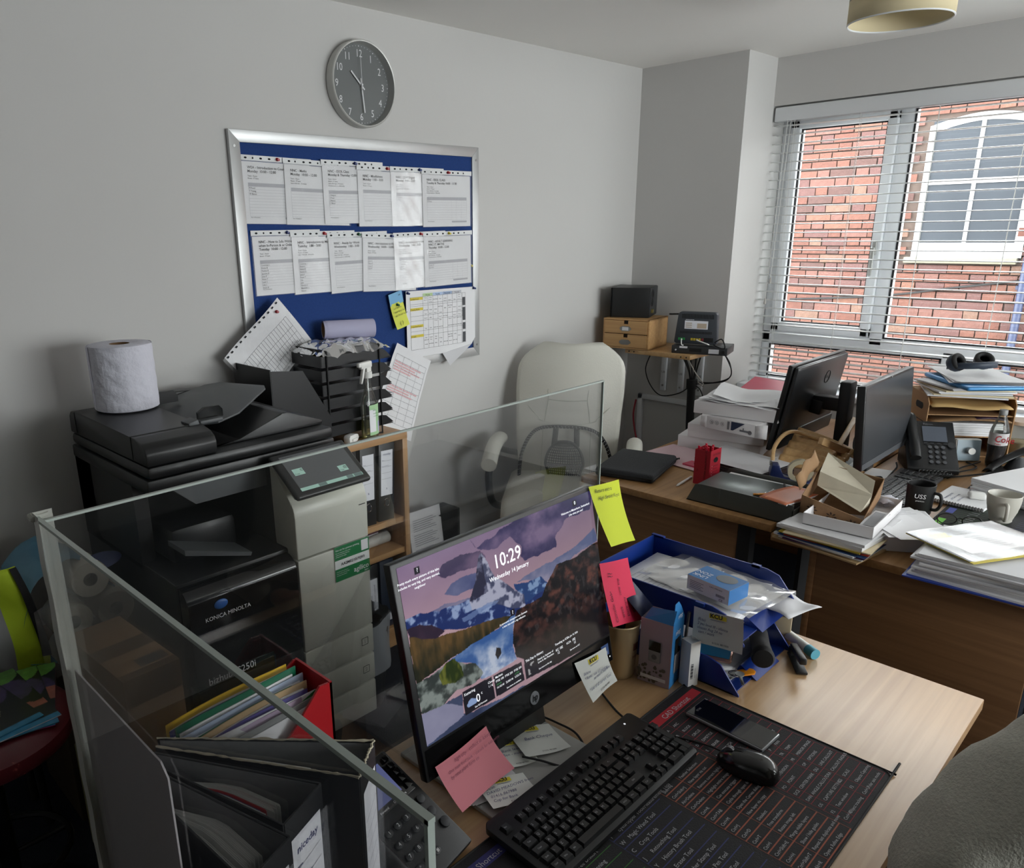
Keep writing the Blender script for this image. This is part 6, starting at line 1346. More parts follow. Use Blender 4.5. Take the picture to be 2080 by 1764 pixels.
B().tube(((3.70, 1.985, .86), (3.70, 1.98, .70), (3.705, 1.975, .5), (3.71, 1.97, .05)), .021, 12).cyl((3.70, 1.983, .835), (3.70, 1.985, .885), .028, n=16).o('sleeve', matte, pl)
b = B()
for k in range(9):
    a = k*.7; b.tube(((3.70+.008*math.cos(a), 1.983+.008*math.sin(a), .86), (3.70+.02*math.cos(a), 1.985+.02*math.sin(a), .93), (3.69+.05*math.cos(a), 1.99+.045*math.sin(a), 1.005)), .0032, 6)
b.o('strands', matte, pl)
for lb, pts, r_, m_ in (('black cable looping down left of the sleeve under the shelf', ((3.64, 2.20, 1.01), (3.74, 2.29, .90), (3.80, 2.29, .80), (3.80, 2.22, .75), (3.74, 2.08, .79), (3.70, 1.99, .85)), .003, matte),
    ('black cable looping out right from the network switch', ((3.62, 1.78, 1.05), (3.63, 1.75, 1.0), (3.66, 1.76, .93), (3.69, 1.86, .885), (3.70, 1.97, .875)), .003, matte), ('second black cable from the network switch to the sleeve', ((3.63, 1.785, 1.05), (3.62, 1.735, .97), (3.66, 1.78, .91), (3.68, 1.88, .88), (3.70, 1.98, .86)), .003, matte),
    ('pale grey cable under the right end of the corner shelf', ((3.58, 1.95, 1.01), (3.57, 1.90, .95), (3.58, 1.86, .90), (3.62, 1.88, .875), (3.66, 1.93, .885)), .0028, mat('cable_grey', '#b3aea6', .5)),
    ('black cable behind the router', ((3.66, 2.12, 1.22), (3.74, 2.0, 1.21), (3.80, 1.96, 1.12), (3.76, 1.94, 1.05)), .004, matte), ('short black cable loop right of the router', ((3.63, 1.84, 1.10), (3.62, 1.80, 1.12), (3.60, 1.77, 1.085), (3.62, 1.80, 1.075), (3.64, 1.85, 1.085)), .003, matte),
    ('black cable dropping from the sleeve beside the column', ((3.70, 1.98, .86), (3.69, 1.93, .84), (3.68, 1.90, .78), (3.68, 1.905, .70), (3.70, 1.91, .60)), .003, matte), ('white network cable plugged into the router', ((3.592, 2.0, 1.105), (3.57, 1.99, 1.11), (3.565, 1.985, 1.085), (3.575, 1.98, 1.08)), .003, white), ('second white network cable plugged into the router', ((3.61, 1.92, 1.106), (3.58, 1.91, 1.11), (3.58, 1.86, 1.098), (3.60, 1.855, 1.09)), .003, white)):
    tag(B().tube(pts, r_, 6, 8).o('cable', m_), lb, 'cable')
tag(B().mm((4.06, 1.86, .801), (4.165, 1.912, .85), bev=.006).o('socket_box', upvc), 'white plastic socket box at the end of the window sill', 'socket').location = (0, 0, -.026)

# ================================================================= far pair of desks
d2 = thing('desk', 'oak desk with its end panel facing the camera, under the laptop case', 'desk', (0, 0, 0))
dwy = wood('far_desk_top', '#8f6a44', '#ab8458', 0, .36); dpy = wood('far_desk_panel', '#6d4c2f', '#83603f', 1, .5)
B().mm((2.37, .953, .705), (3.95, 1.709, .73), bev=.0015).o('desk_top', dwy, d2)
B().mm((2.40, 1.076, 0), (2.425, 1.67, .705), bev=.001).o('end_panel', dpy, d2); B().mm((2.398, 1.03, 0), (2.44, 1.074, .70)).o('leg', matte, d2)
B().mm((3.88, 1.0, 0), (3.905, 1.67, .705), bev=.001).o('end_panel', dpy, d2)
d3 = thing('desk', 'oak desk at the right edge, under the mugs and the papers', 'desk', (0, 0, 0))
B().mm((2.355, .16, .685), (3.95, .945, .71), bev=.0015).o('desk_top', dwy, d3)
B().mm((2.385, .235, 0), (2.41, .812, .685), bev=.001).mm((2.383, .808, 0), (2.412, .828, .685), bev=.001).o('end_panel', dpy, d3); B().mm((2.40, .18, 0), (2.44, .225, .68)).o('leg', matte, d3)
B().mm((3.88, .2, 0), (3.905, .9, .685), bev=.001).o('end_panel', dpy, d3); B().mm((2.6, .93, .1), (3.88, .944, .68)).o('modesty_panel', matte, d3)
ZA, ZB = .7305, .7105
# laptop case
t = thing('laptop_case', 'black zipped laptop case on the corner of the far desk', 'case', (2.592, 1.602, ZA), R(14))
B().box((0, 0, .0175), (.315, .235, .035), bev=.012, seg=3).o('shell', mat('case_fabric', '#25272a', .85, var=.1, bump=.3, bs=200), t)
B().tube([(x*.158, y*.118, .018) for x, y in ((-1, -.9), (-.93, -1), (.93, -1), (1, -.9), (1, .9), (.93, 1), (-.93, 1), (-1, .9))], .003, 6, 3, closed=True).o('zip', matte, t)
t = thing('plastic_folder', 'pinkish clear folder lying beside the laptop case', 'folder', (2.855, 1.53, ZA), R(-8))
B().mm((-.12, -.16, 0), (.12, .16, .004)).o('papers', paper2, t); B().mm((-.125, -.165, .004), (.125, .165, .006)).o('cover', mat('pink_clear', '#d9bcc2', .25, var=.05), t)
t = thing('pen', 'white pen lying by the laptop case', 'pen', M=TR((2.57, 1.378, ZA+.005), (R(90), 0, R(-84)))); B().cyl((0, 0, -.065), (0, 0, .055), .0048, n=12).cyl((0, 0, .055), (0, 0, .072), .004, .0008, n=10).o('barrel', white, t)
# stack of white boxes
bw = mat('carton_white', '#dcdadb', .6, var=.03)
def wbox(lab_b, x, y, z, w_, d_, h_, rz, lid=0):
    t = thing('paper_box', lab_b, 'box', (x, y, z), R(rz), 'white boxes stacked on the far desk')
    B().mm((0, -w_, 0), (d_, 0, h_), bev=.0012).o('box', bw, t)
    if lid: B().mm((-.0015, -w_-.0015, h_*.45), (d_+.0015, .0015, h_+.001), bev=.0012).o('lid', bw, t)
    return t
wbox('widest white box at the bottom of the stack on the far desk', 2.988, 1.648, ZA, .345, .24, .056, 11)
wbox('white lidded box second in the stack on the far desk', 2.985, 1.602, ZA+.058, .315, .225, .058, 11, 1)
t = wbox('white product box with camera pictures, third in the stack', 2.955, 1.505, ZA+.119, .222, .13, .052, -6)
t['category'] = 'box'; FC = FR((-.0008, 0, 0), (0, -1, 0), (0, 0, 1))
for k, x in enumerate((.025, .05, .075)): B().tube([(-.001, -(x+math.cos(a)*.008), .030+math.sin(a)*.008) for a in [j*PI/8 for j in range(16)]], .0006, 4, 1, closed=True).ball((-.001, -x, .03), .003, (.1, 1, .8), 8).o('icon_ring', inkg, t)
B().poly(((.115, .048), (.175, .048), (.125, .012), (.115, .012)), FC).o('screen_print', mat('pic_navy', '#23304e', .4, var=.2), t); B().rect(FC, .098, .012, .108, .046, .0003).rect(FC, .155, .014, .2, .022, .0003).disc(FC, .2, .016, .009, .0003).rect(FC, .168, .022, .173, .03, .0003).o('camera_print', inkg, t)
B().poly(((0, .0, .0), (0, .0, .05), (.012, .035, .045), (.010, .035, .005))).poly(((0, -.222, 0), (0, -.222, .05), (.02, -.262, .055), (.02, -.262, -.003))).o('open_flap', bw, t, solid=.001)
wbox('long white box lid on top of the stack, under loose papers', 2.965, 1.572, ZA+.1725, .345, .235, .052, 7)
t = thing('paper_stack', 'curling white sheets on top of the white box stack', 'papers', (3.085, 1.405, ZA+.2255), R(7))
for k in range(4): B().grid(lambda u, v: ((u-.5)*.225+.012*k, (v-.5)*.31-.012*k, .003*k+.026*max(0, v-.72)*(k+1)*.6+.016*math.sin(u*2.4)*(k % 2)+.006*math.sin(5*v+k)**2+.002), 10, 12).o('sheet', paper, t, (0, 0, 0), (0, 0, R(-6+5*k)))
t = thing('pink_folder', 'pink folder lying on the window sill behind the white boxes', 'folder', (4.02, 1.50, .801), R(8))
t.location = (3.66, 1.50, .905); B().mm((-.11, -.15, -.172), (.11, .15, -.01)).o('papers', paper2, t); B().mm((-.12, -.16, -.01), (.12, .16, .0)).grid(lambda u, v: ((u-.5)*.24, (v-.5)*.32, .004+.022*u*v), 6, 6).o('cover', mat('pink_card', '#c9415e', .4, var=.08), t)
t = thing('pink_card', 'pink card standing behind the first black monitor', 'card', (3.66, 1.36, .906), R(-10)); B().prism(((-.06, 0), (.10, 0), (.10, .15), (.045, .165), (-.07, .11)), -.001, .001, FR((0, 0, 0), (0, -1, 0), (0, 0, 1))).o('card', mat('pink_pale', '#d8708a', .6), t)
# red pen box
t = thing('pen_box', 'open red carton of ballpoint pens on the far desk', 'box', (2.588, 1.352, ZA), R(-6))
redc = mat('red_carton', '#a8182c', .4, var=.06); Wp = .066; Hp = .138
b = B()
for q in (((0, 0, 0), (0, -Wp, 0), (0, -Wp, Hp), (0, 0, Hp-.004)), ((0, -Wp, 0), (Wp, -Wp, 0), (Wp, -Wp, Hp+.004), (0, -Wp, Hp)), ((Wp, 0, 0), (Wp, -Wp, 0), (Wp, -Wp, Hp), (Wp, 0, Hp)), ((0, 0, 0), (Wp, 0, 0), (Wp, 0, Hp), (0, 0, Hp-.004)), ((0, 0, 0.002), (Wp, 0, .002), (Wp, -Wp, .002), (0, -Wp, .002))): b.poly(q)
b.o('carton', redc, t, solid=.001, ang=0)
text([('50 WORK BALLPOINT PENS', .0115, FR((-.0012, -.052, .010), (0, 0, 1), (0, 1, 0))), ('50', .010, FR((-.0012, -.018, .05), (0, 0, 1), (0, 1, 0)))], mat('carton_dark', '#4a0c16', .6, var=0), t, 'side_print')
FP = FR((0, -Wp-.0012, 0), (1, 0, 0), (0, 0, 1)); text([('50 WORK', .0105, FP @ TR((.014, .118, .0003))), ], mat('carton_dark', '#4a0c16', .6, var=0), t, 'front_print')
B().disc(FP, .034, .1, .014, .0002, 20, .010).o('oval_window', kgloss, t); b = B()
for k in range(6): b.disc(FP, .012, .078-.011*k, .0013, .0004, 8)
b.o('bullets', inkw, t); b = B()
for k in range(6): b.line(FP, .018, .078-.011*k, .05-.006*(k % 2), .078-.011*k, .0016, .0003)
b.o('text_lines', mat('carton_dark', '#4a0c16', .6, var=0), t)
rs = random.Random(2)
for k in range(9):
    x, y = .012+.0145*(k % 4), -.012-.02*(k//4); p = thing('pen', 'red ballpoint pen standing in the red carton', 'pen', M=TR((2.588+x, 1.352+y, ZA+.004), (R(rs.uniform(-4, 4)), R(rs.uniform(-4, 4)), 0)), group='red pens in the carton'); B().cyl((0, 0, 0), (0, 0, .134+.006*(k % 3)), .0042, n=8).o('barrel', mat('pen_red', '#c01c36', .35), p)
# magazines / papers behind the tray
t = thing('magazine_pile', 'dark magazines with loose sheets behind the grey tray', 'papers', (2.845, 1.285, ZA), R(-8))
for k in range(5): B().mm((-.105+.004*k, -.16, .009*k), (.10, .15, .009*k+.0085), rot=(0, 0, R(2*k-4)), bev=.001).o('magazine', mat('mag_dark_%d' % (k % 2), ('#201c22', '#2b2226')[k % 2], .4), t)
B().grid(lambda u, v: ((u-.5)*.21, (v-.5)*.30, .047+.010*u*v), 6, 6).o('sheet', paper2, t); B().mm((-.12, .10, .0), (-.06, .19, .012)).o('pink_sheet', mat('pink_card', '#c9415e', .4), t)
# grey letter tray with booklet
gt = thing('letter_tray', 'grey letter tray of booklets at the edge of the far desk', 'letter tray', (0, 0, ZA))
gm = mat('tray_grey', '#4b4d49', .45, var=.06); xa, xb, ya, yb_ = 2.408, 2.66, .905, 1.278
pf = [(yb_, 0), (ya, 0), (ya, .068), (yb_-.055, .068), (yb_-.03, .064)]
B().prism(pf, xa, xa+.003, MYZ).prism(pf, xb-.003, xb, MYZ).mm((xa, ya, 0), (xb, yb_, .003)).mm((xa, ya, 0), (xb, ya+.003, .05)).o('tray', gm, gt)
B().mm((xa-.0015, 1.155, .012), (xa, 1.168, .066)).o('rib', gm, gt)
t = thing('paper_stack', 'papers filling the grey tray under the dark booklet', 'papers', (2.535, 1.085, ZA+.004))
for k in range(6): B().mm((-.112, -.16, .0085*k), (.112, .15, .0085*k+.008), rot=(0, 0, R(random.uniform(-2, 2)))).o('sheaf', paper, t)
t = thing('booklet', 'dark green booklet reading Charity Grant in the grey tray', 'booklet', (2.515, 1.105, ZA+.057), R(2))
def cov(u, v):
    n = vnoise(u, v, 3, 5, 11); c = np.zeros(u.shape+(3,)); c[...] = (.20, .235, .225); g = np.exp(-(((u-.45)/.22)**2+((v-.55)/.25)**2)*1.2)*.5*(.5+n); return c+g[..., None]*np.array((1, 1, 1.02))+(n[..., None]-.5)*.08
B().mm((-.10, -.145, 0), (.10, .145, .004)).o('pages', paper, t); paint('cover_print', TR((-.10, -.145, .0043)), .2, .29, 40, 58, cov, vcol('booklet_cover', .35), t)
Z4 = lambda x, y: TR((x, y, .0048), (0, 0, PI/2+PI))
text([('Charity', .030, TR((-.035, -.118, .0048), (0, 0, 0)) @ TR((0, 0, 0), (0, 0, 0)), 'LEFT', .9), ('Grant', .030, TR((-.035, -.088, .0048), (0, 0, 0)), 'LEFT', .9)], inkw, t, 'lettering')
t = thing('brochure', 'curling brochure with orange cover at the end of the grey tray', 'brochure', (2.50, .955, ZA+.064), R(-12))
B().grid(lambda u, v: ((u-.5)*.19, (v-.5)*.10, .005+.006*math.sin(u*PI)*v), 8, 6).o('cover', mat('orange_cover', '#c4724f', .4, var=.15, vs=10), t, solid=.002); B().mm((-.09, -.05, 0), (.09, .05, .005)).o('pages', paper, t)
for k in range(6):
    t = thing('pencil', 'short orange pencil in the heap on the dark booklet', 'pencil', M=TR((2.462+.006*(k % 3), 1.02-.008*k, ZA+.065+.0035*(k % 2)), (R(90), 0, R(35+14*k))), group='orange pencils on the booklet')
    B().cyl((0, 0, -.04), (0, 0, .03), .0035, n=6).o('shaft', mat('pencil_orange', '#d98a1e', .4), t); B().cyl((0, 0, .03), (0, 0, .042), .0035, .0006, n=6).o('point', kraft, t)
t = thing('pen', 'black pen lying on the dark booklet', 'pen', M=TR((2.545, .985, ZA+.068), (R(90), 0, R(-60)))); B().cyl((0, 0, -.06), (0, 0, .06), .005, n=10).o('barrel', kblack, t)
# tape dispenser
td = thing('tape_dispenser', 'navy tape dispenser with a roll of clear tape', 'tape dispenser', (2.80, 1.06, ZA), R(-60))
nav = mat('navy_plastic', '#1b2752', .35)
B().prism(((-.09, 0), (.075, 0), (.08, .03), (.04, .03), (.0, .025), (-.045, .04), (-.06, .085), (-.085, .085), (-.09, .06)), -.026, .026, PX, .004).o('body', nav, td)
B().lathe(((.028, -.011), (.044, -.011), (.044, .011), (.028, .011), (.028, -.011)), 30).o('tape_roll', mat('tape_beige', '#a59d86', .3), td, M=FR((.015, 0, .062), (1, 0, 0), (0, 0, 1)))
B().mm((-.092, -.012, .082), (-.084, .012, .092)).o('cutter', metal, td)
# kraft box with white lid flap
kb2 = thing('card_box', 'brown printed card box with its pale lid half open', 'box', (0, 0, 0))
o_ = Vector((2.45, .90, .765)); kx = Vector((.035, -.19, -.02)); kyv = Vector((.17, .035, .03)); 
kb2.matrix_world = FR(o_, (.02, -.19, -.02), (.19, .02, .06))
kw_, kd_, kh_ = .185, .20, .075
kp = mat('kraft_print', '#8b6a4a', .8, var=.3, vs=35)
b = B()
for q in (((0, 0, 0), (kw_, 0, 0), (kw_, 0, kh_*.6), (0, 0, kh_)), ((0, kd_, 0), (kw_, kd_, 0), (kw_, kd_, kh_), (0, kd_, kh_)), ((0, 0, 0), (0, kd_, 0), (0, kd_, kh_), (0, 0, kh_)), ((kw_, 0, 0), (kw_, kd_, 0), (kw_, kd_, kh_), (kw_, 0, kh_*.6)), ((0, 0, 0), (kw_, 0, 0), (kw_, kd_, 0), (0, kd_, 0))): b.poly(q)
b.o('box', kp, kb2, solid=.002, ang=0)
b = B(); rs = random.Random(8)
FKm = FR((0, -.0014, 0), (1, 0, 0), (0, 0, 1))
for k in range(3):
    cx_ = .035+.06*k; cy_ = .03-.006*k
    for j in range(7): a = j*PI/3.5; b.poly([(cx_+math.cos(a)*.003, cy_+math.sin(a)*.003), (cx_+math.cos(a+.25)*.013, cy_+math.sin(a+.25)*.013), (cx_+math.cos(a)*.018, cy_+math.sin(a)*.018), (cx_+math.cos(a-.25)*.013, cy_+math.sin(a-.25)*.013)], FKm @ TR((0, 0, .0001*j)))
b.o('flower_print', mat('print_dark_brown', '#3c2a1e', .8, var=0), kb2)
lidm = mat('pale_lid', '#c3bba6', .6, var=.14, vs=22)
KI = kb2.matrix_world.inverted()
lw_ = [Vector(p) for p in ((2.686, .917, .915), (2.591, .733, .878), (2.544, .722, .845), (2.559, .891, .882))]
B().poly([KI @ p for p in lw_]).o('lid', lidm, kb2, solid=.002, ang=0)
B().poly([KI @ Vector(p) for p in ((2.559, .891, .882), (2.544, .722, .845), (2.524, .721, .815), (2.488, .732, .80), (2.526, .883, .845))]).o('lid_flap', lidm, kb2, solid=.002, ang=0)
B().grid(lambda u, v: (-.014-.02*v+.004*math.sin(9*u), .02+.17*u, kh_+.0+.045*v+.006*math.sin(14*u)), 10, 3).o('torn_flap', kraft, kb2, solid=.002)
# white box lid with slips, paper pile under it
t = thing('paper_pile', 'thick pile of papers and folders under the white box lid, hanging over the desk edge', 'papers', (2.46, .765, ZB), R(-4))
layers = [('#b79a70', .006), ('#e2e2e4', .004), ('#4d2450', .003), ('#dfe0e2', .007), ('#2b4a7a', .002), ('#bf4a38', .003), ('#25262a', .003), ('#b9a02f', .005), ('#d3c3a0', .004), ('#dcdcde', .012), ('#d8d8da', .009)]
z = 0
for k, (c, h_) in enumerate(layers):
    B().mm((-.16+.004*((k*3) % 4), -.13+.006*((k*5) % 4), z), (.14, .14-.008*((k*7) % 3), z+h_-.0006), rot=(0, 0, R(((k*37) % 11)-5))).o('sheaf', mat('sheaf_'+c[1:], c, .7, var=.04), t); z += h_
text([('Thread', .014, TR((-.155, -.07, .0112), (0, 0, R(-90))))], ink, t, 'printed_text') if False else None
wl = thing('box_lid', 'upturned white box lid holding the brown card box and paper slips', 'box', (0, 0, 0))
wl.matrix_world = FR((2.352, .852, ZB+.060), (.29, .015, 0), (-.006, .2, 0)) @ TR((0, -.2, 0))
b = B().mm((0, 0, 0), (.315, .2, .0015)).mm((0, 0, 0), (.0015, .2, .036)).mm((.3135, 0, 0), (.315, .2, .036)).mm((0, 0, 0), (.315, .0015, .036)).mm((0, .1985, 0), (.315, .2, .036)).o('lid', bw, wl)
t = thing('receipt', 'white till slip standing in the white box lid', 'paper', (2.47, .685, ZB+.064), R(-5)); B().grid(lambda u, v: ((u-.5)*.12, (v-.5)*.045, .002+.030*u+.004*math.sin(5*u)), 8, 4).o('slip', paper, t); B().rect(TR((0, 0, .022), (0, R(-14), 0)), -.045, -.016, .04, .014).o('print', mat('print_pale_grey', '#a6a6aa', .8, var=0), t)
# Dell-like back monitor
def monitor(label, x0, x1, yb0, yt0, z0, z1, face, name='monitor'):
    M = FR(((x0+x1)/2, yb0, z0), (1, 0, 0), (0, yt0-yb0, z1-z0)); L = math.hypot(yt0-yb0, z1-z0); W_ = (x1-x0)/2
    t = thing(name, label, 'monitor', M=M); return t, W_, L
m1, W1, L1 = monitor('black monitor seen from behind, nearest the window', 3.005, 3.55, 1.25, 1.195, .787, 1.137, 1)
bkm = mat('monitor_back', '#2a2b2d', .3, var=.08)
B().prism(((-W1, 0), (W1, 0), (W1, L1), (-W1, L1)), -.018, 0, None, .004).o('bezel', kblack, m1)
B().prism(((-W1+.012, .012), (W1-.012, .012), (W1-.012, L1-.004), (-W1+.012, L1-.004)), -.0005, .022, None, .014).o('back_shell', bkm, m1)
B().mm((-W1+.01, .012, .0), (W1-.01, .075, .028), bev=.008).o('lower_shell', kblack, m1)
B().tube([(.07+math.cos(a)*.026, L1-.085+math.sin(a)*.026, .0225) for a in [k*PI/12 for k in range(24)]], .0016, 6, 2, closed=True).o('logo_ring', matte, m1)
text([('DELL', .0155, TR((.07, L1-.09, .0226)) @ TR((0, 0, 0)), 'CENTER', .95)], matte, m1, 'logo_letters', bold=.02)
B().rect(TR((0, 0, .0285)), -.12, .05, -.108, .072).o('sticker', inkw, m1)
st = thing('monitor_stand', 'x', None) if False else None
B().box((.0, L1*.45, .045), (.07, .06, .05), bev=.008).o('stand_arm', kblack, m1)
inv = m1.matrix_world.inverted()
def inworld(b, nm, m, par, invm):
    o = b.o(nm, m, par); o.matrix_local = invm; return o
inworld(B().mm((3.245, 1.055, .745), (3.315, 1.10, 1.055), bev=.008), 'stand_column', dgrey, m1, FR((3.2775, 1.25, .787), (1, 0, 0), (0, 1.195-1.25, .35)).inverted())
inworld(B().mm((3.16, 1.0, ZA), (3.40, 1.22, ZA+.014), bev=.004), 'stand_base', dgrey, m1, FR((3.2775, 1.25, .787), (1, 0, 0), (0, 1.195-1.25, .35)).inverted())
inworld(B().mm((3.25, 1.09, .93), (3.31, 1.20, .985), bev=.006), 'stand_bracket', kblack, m1, FR((3.2775, 1.25, .787), (1, 0, 0), (0, 1.195-1.25, .35)).inverted())
# second monitor, screen towards the room
m2, W2_, L2 = monitor('black monitor with dark blank screen facing right, above the far keyboard', 2.932, 3.472, .880, .905, .795, 1.108, 0)
B().prism(((-W2_, 0), (W2_, 0), (W2_, L2), (-W2_, L2)), -.03, 0, None, .004).o('case', kblack, m2)
B().rect(I, -W2_+.008, .026, W2_-.006, L2-.008, .0006).o('screen', mat('blank_screen', '#34363a', .3, var=.04, spec=.7), m2); B().rect(I, -W2_+.004, .002, W2_-.004, .025, .0008).o('chin', mat('chin_grey', '#5e6064', .4, .3), m2); B().ball((0, L2-.004, .001), .003, n=8).o('webcam', metal, m2)
im2 = FR(((2.932+3.472)/2, .880, .795), (1, 0, 0), (0, .025, .313)).inverted()
inworld(B().mm((3.16, .93, ZA), (3.24, .955, 1.0), bev=.005), 'stand_column', kblack, m2, im2); inworld(B().mm((3.08, .96, ZA), (3.32, 1.12, ZA+.012), bev=.003), 'stand_base', kblack, m2, im2)
# bentwood holder
bh = thing('wooden_stand', 'bentwood laptop stand with rippled curve and crossed legs', 'stand', (0, 0, ZA))
ply = wood('plywood', '#b08a58', '#cfa974', 0, .45)
def rip(u, v):
    a = u*PI*1.05; x = 3.02-.10*math.cos(a)*.8; y = 1.135-.17*u-.01*math.sin(a*2); 
    return (2.98+.16*v+.012*math.sin(u*34)*.5*0+.03*math.sin(u*PI), 1.165-.20*u, .035+.075*v+.05*math.sin(u*PI*.9)*v*0+.006*math.sin(v*30)+.045*(1-u)**2)
B().grid(lambda u, v: (2.92+.20*v+.02*math.sin(u*PI), 1.19-.22*u, .03+.11*v*(1-.5*u)+.005*math.sin(v*34)), 16, 40).o('rippled_shell', ply, bh, solid=.006)
B().tube(((2.915, 1.195, .03), (2.93, 1.20, .10), (3.0, 1.185, .145), (3.08, 1.15, .13), (3.10, 1.03, .085), (2.98, .98, .04)), .008, 8).o('rim', beech, bh)
B().box((3.12, 1.03, .095), (.42, .02, .028), rot=(R(20), R(-18), R(6)), bev=.003).box((3.10, .995, .085), (.36, .02, .028), rot=(0, R(22), R(-14)), bev=.003).o('crossed_leg', beech, bh)
# keyboard, phone etc. on the right-hand desk
k2 = thing('keyboard', 'slim grey keyboard in front of the blank monitor', 'keyboard', (2.845, .697, ZB+.012), R(0))
B().box((.22, .075, .006), (.44, .15, .012), rot=(R(3), 0, 0), bev=.004).o('case', mat('kbd_grey', '#3c3e41', .4, .2), k2)
KM2 = {}
for r_ in range(6):
    for c_ in range(21):
        if c_ in (15, 19) and r_ not in (5,): pass
        if c_ == 14 or c_ == 17: continue
        x = .02+c_*.0198; y = .02+r_*.0205
        if 'k' not in KM2: q_ = B().box((0, 0, 0), (.0172, .0172, .004), bev=.0012, seg=1).o('key', mat('kbd_key', '#1e1f21', .35), k2); KM2['k'] = q_.data; bpy.data.objects.remove(q_)
        o = bpy.data.objects.new('key', KM2['k']); COL.objects.link(o); o.parent = k2; o.location = (x, y, .0135+y*.052-.0035); o.rotation_euler = (R(3), 0, 0)
p2 = thing('desk_phone', 'black desk phone with curled cord behind the far keyboard', 'phone', (3.455, .80, ZB+.001), R(-62))
B().prism(((-.095, .0), (.075, .0), (.095, .16), (.085, .17), (-.095, .02)), -.09, .09, FR((0, 0, 0), (0, 1, 0), (0, 0, 1)), .004).o('case', mat('phone_black', '#17181a', .4), p2)
S2 = FR((0, -.095, .02), (1, 0, 0), (0, .18, .15)) @ TR((0, 0, .0045))
B().rect(S2, -.025, .13, .06, .205).o('screen', mat('phone_lcd', '#4d5460', .2, var=.1), p2)
for r_ in range(4):
    for c_ in range(3): B().lathe(((.0075, 0), (.0075, .002), (0, .003)), 12).o('key', mat('key_grey', '#4a4c50', .4), p2, M=S2 @ TR((-.005+.023*c_, .03+.024*r_, 0)))
for k in range(4): B().box((-.018+.023*k, .120, .001), (.012, .006, .002)).o('soft_key', dgrey, p2, M=S2)
B().lathe(((.014, 0), (.014, .002), (0, .003)), 16).o('navigation_key', dgrey, p2, M=S2 @ TR((.072, .115, 0))); text([('Polycom', .010, S2 @ TR((-.02, .212, .001)))], inkg, p2, 'lettering')
B().tube(((-.068, -.10, .062), (-.068, -.06, .10), (-.068, .0, .135), (-.068, .07, .185), (-.068, .095, .165)), .02, 12, 8).o('handset', kblack, p2)
b = B(); 
for k in range(3): b.tube([(.0+.012*math.cos(j*1.1)+j*.0022-.05, -.125-.018*k+.010*math.sin(j*1.1), .012+.008*math.sin(j*1.1+k)) for j in range(46)], .0022, 5, 2)
b.o('curled_cord', kblack, p2)
th_ = thing('thermostat', 'square pale blue thermostat with round knob standing on the far desk', 'thermostat', M=FR((3.612, .742, ZB+.002), (.062, -.085, 0), (.1, .07, .95)))
B().prism(((0, 0), (.098, 0), (.098, .094), (0, .094)), -.03, 0, None, .008).o('case', white, th_); B().prism(((.006, .005), (.094, .005), (.094, .089), (.006, .089)), 0, .0015, None, 0).o('face', mat('pale_blue_face', '#9fb3bf', .25, var=.05), th_)
B().cyl((.052, .046, .0), (.052, .046, .026), .0135, n=24).o('knob', mat('knob_grey', '#b9b8b4', .4, .3), th_)
ck2 = thing('cola_bottle', 'half-empty clear cola bottle with white label on the far desk', 'bottle', (3.64, .612, ZB+.001), R(-150))
pfl = ((0, .004), (.018, .0), (.028, .004), (.031, .02), (.0295, .05), (.0315, .075), (.033, .10), (.033, .135), (.031, .155), (.024, .18), (.0145, .205), (.0125, .218))
B().lathe(pfl, 28).o('bottle', petm, ck2); B().lathe(((0, .005), (.026, .006), (.0298, .02), (.0284, .05), (.0303, .075), (.0315, .092), (0, .092)), 28).o('cola', mat('cola', '#1a0d0c', .1, var=0), ck2)
B().lathe(((.0335, .094), (.0337, .143)), 28).o('label', mat('label_silver', '#c9c6c6', .35), ck2); B().lathe(((.0142, .214), (.0145, .216), (.0145, .232), (.013, .234), (0, .234)), 20).o('cap', mat('cap_grey', '#8b8a8a', .4), ck2)
vx = Vector((-.726, .688*-1, 0)) ; nrm_ = Vector((-.986, -.166, 0))
lw = FR(Vector((3.64, .612, ZB))+nrm_*.0342+Vector((.166*-.0, 0, .112)), (.166, -.986, 0), (0, 0, 1)); lo = text([('Coke', .036, TR((-.012, -.002, .0004)), 'LEFT', .8, .15), ('Taste', .010, TR((-.01, -.014, .0004)))], mat('coke_red', '#b3202e', .5, var=0), ck2, 'label_letters', bold=.01)
lo.matrix_local = TR((3.64, .612, ZB+.001), (0, 0, R(-150))).inverted() @ lw
# kraft organiser with papers
og = thing('desk_organiser', 'brown card desk organiser stuffed with papers under the window', 'organiser', M=FR((3.617, .867, ZB+.001), (.183, -.27, 0), (.27, .183, 0)))
WO, DO, HO = .326, .23, .255
krm = mat('organiser_card', '#a8835c', .75, var=.06)
for x in (0, WO-.004):
    sp_ = B().prism(((0, 0), (DO, 0), (DO, HO), (.03, HO), (.0, HO-.03)), x, x+.004, FR((0, 0, 0), (0, 1, 0), (0, 0, 1))).o('side_panel', krm, og)
    B().prism(((.055+.0, HO-.06), (.065, HO-.068), (.125, HO-.068), (.135, HO-.06), (.135, HO-.048), (.125, HO-.04), (.065, HO-.04), (.055, HO-.048)), x-.0006, x+.0046, FR((0, 0, 0), (0, 1, 0), (0, 0, 1))).o('handle_hole', matte, sp_)
    B().mm((x-.0006, .03, HO-.115), (x, .13, HO-.112)).mm((x-.0006, .03, HO-.130), (x, .13, HO-.127)).o('slot', matte, sp_)
for z in (.0, .085, .175, HO-.006): B().mm((.004, .004, z), (WO-.004, DO, z+.004)).o('shelf', krm, og)
B().mm((.004, DO-.004, 0), (WO-.004, DO, HO)).o('back_panel', krm, og)
pO = og.matrix_world.copy() if False else FR((3.617, .867, ZB+.001), (.183, -.27, 0), (.27, .183, 0))
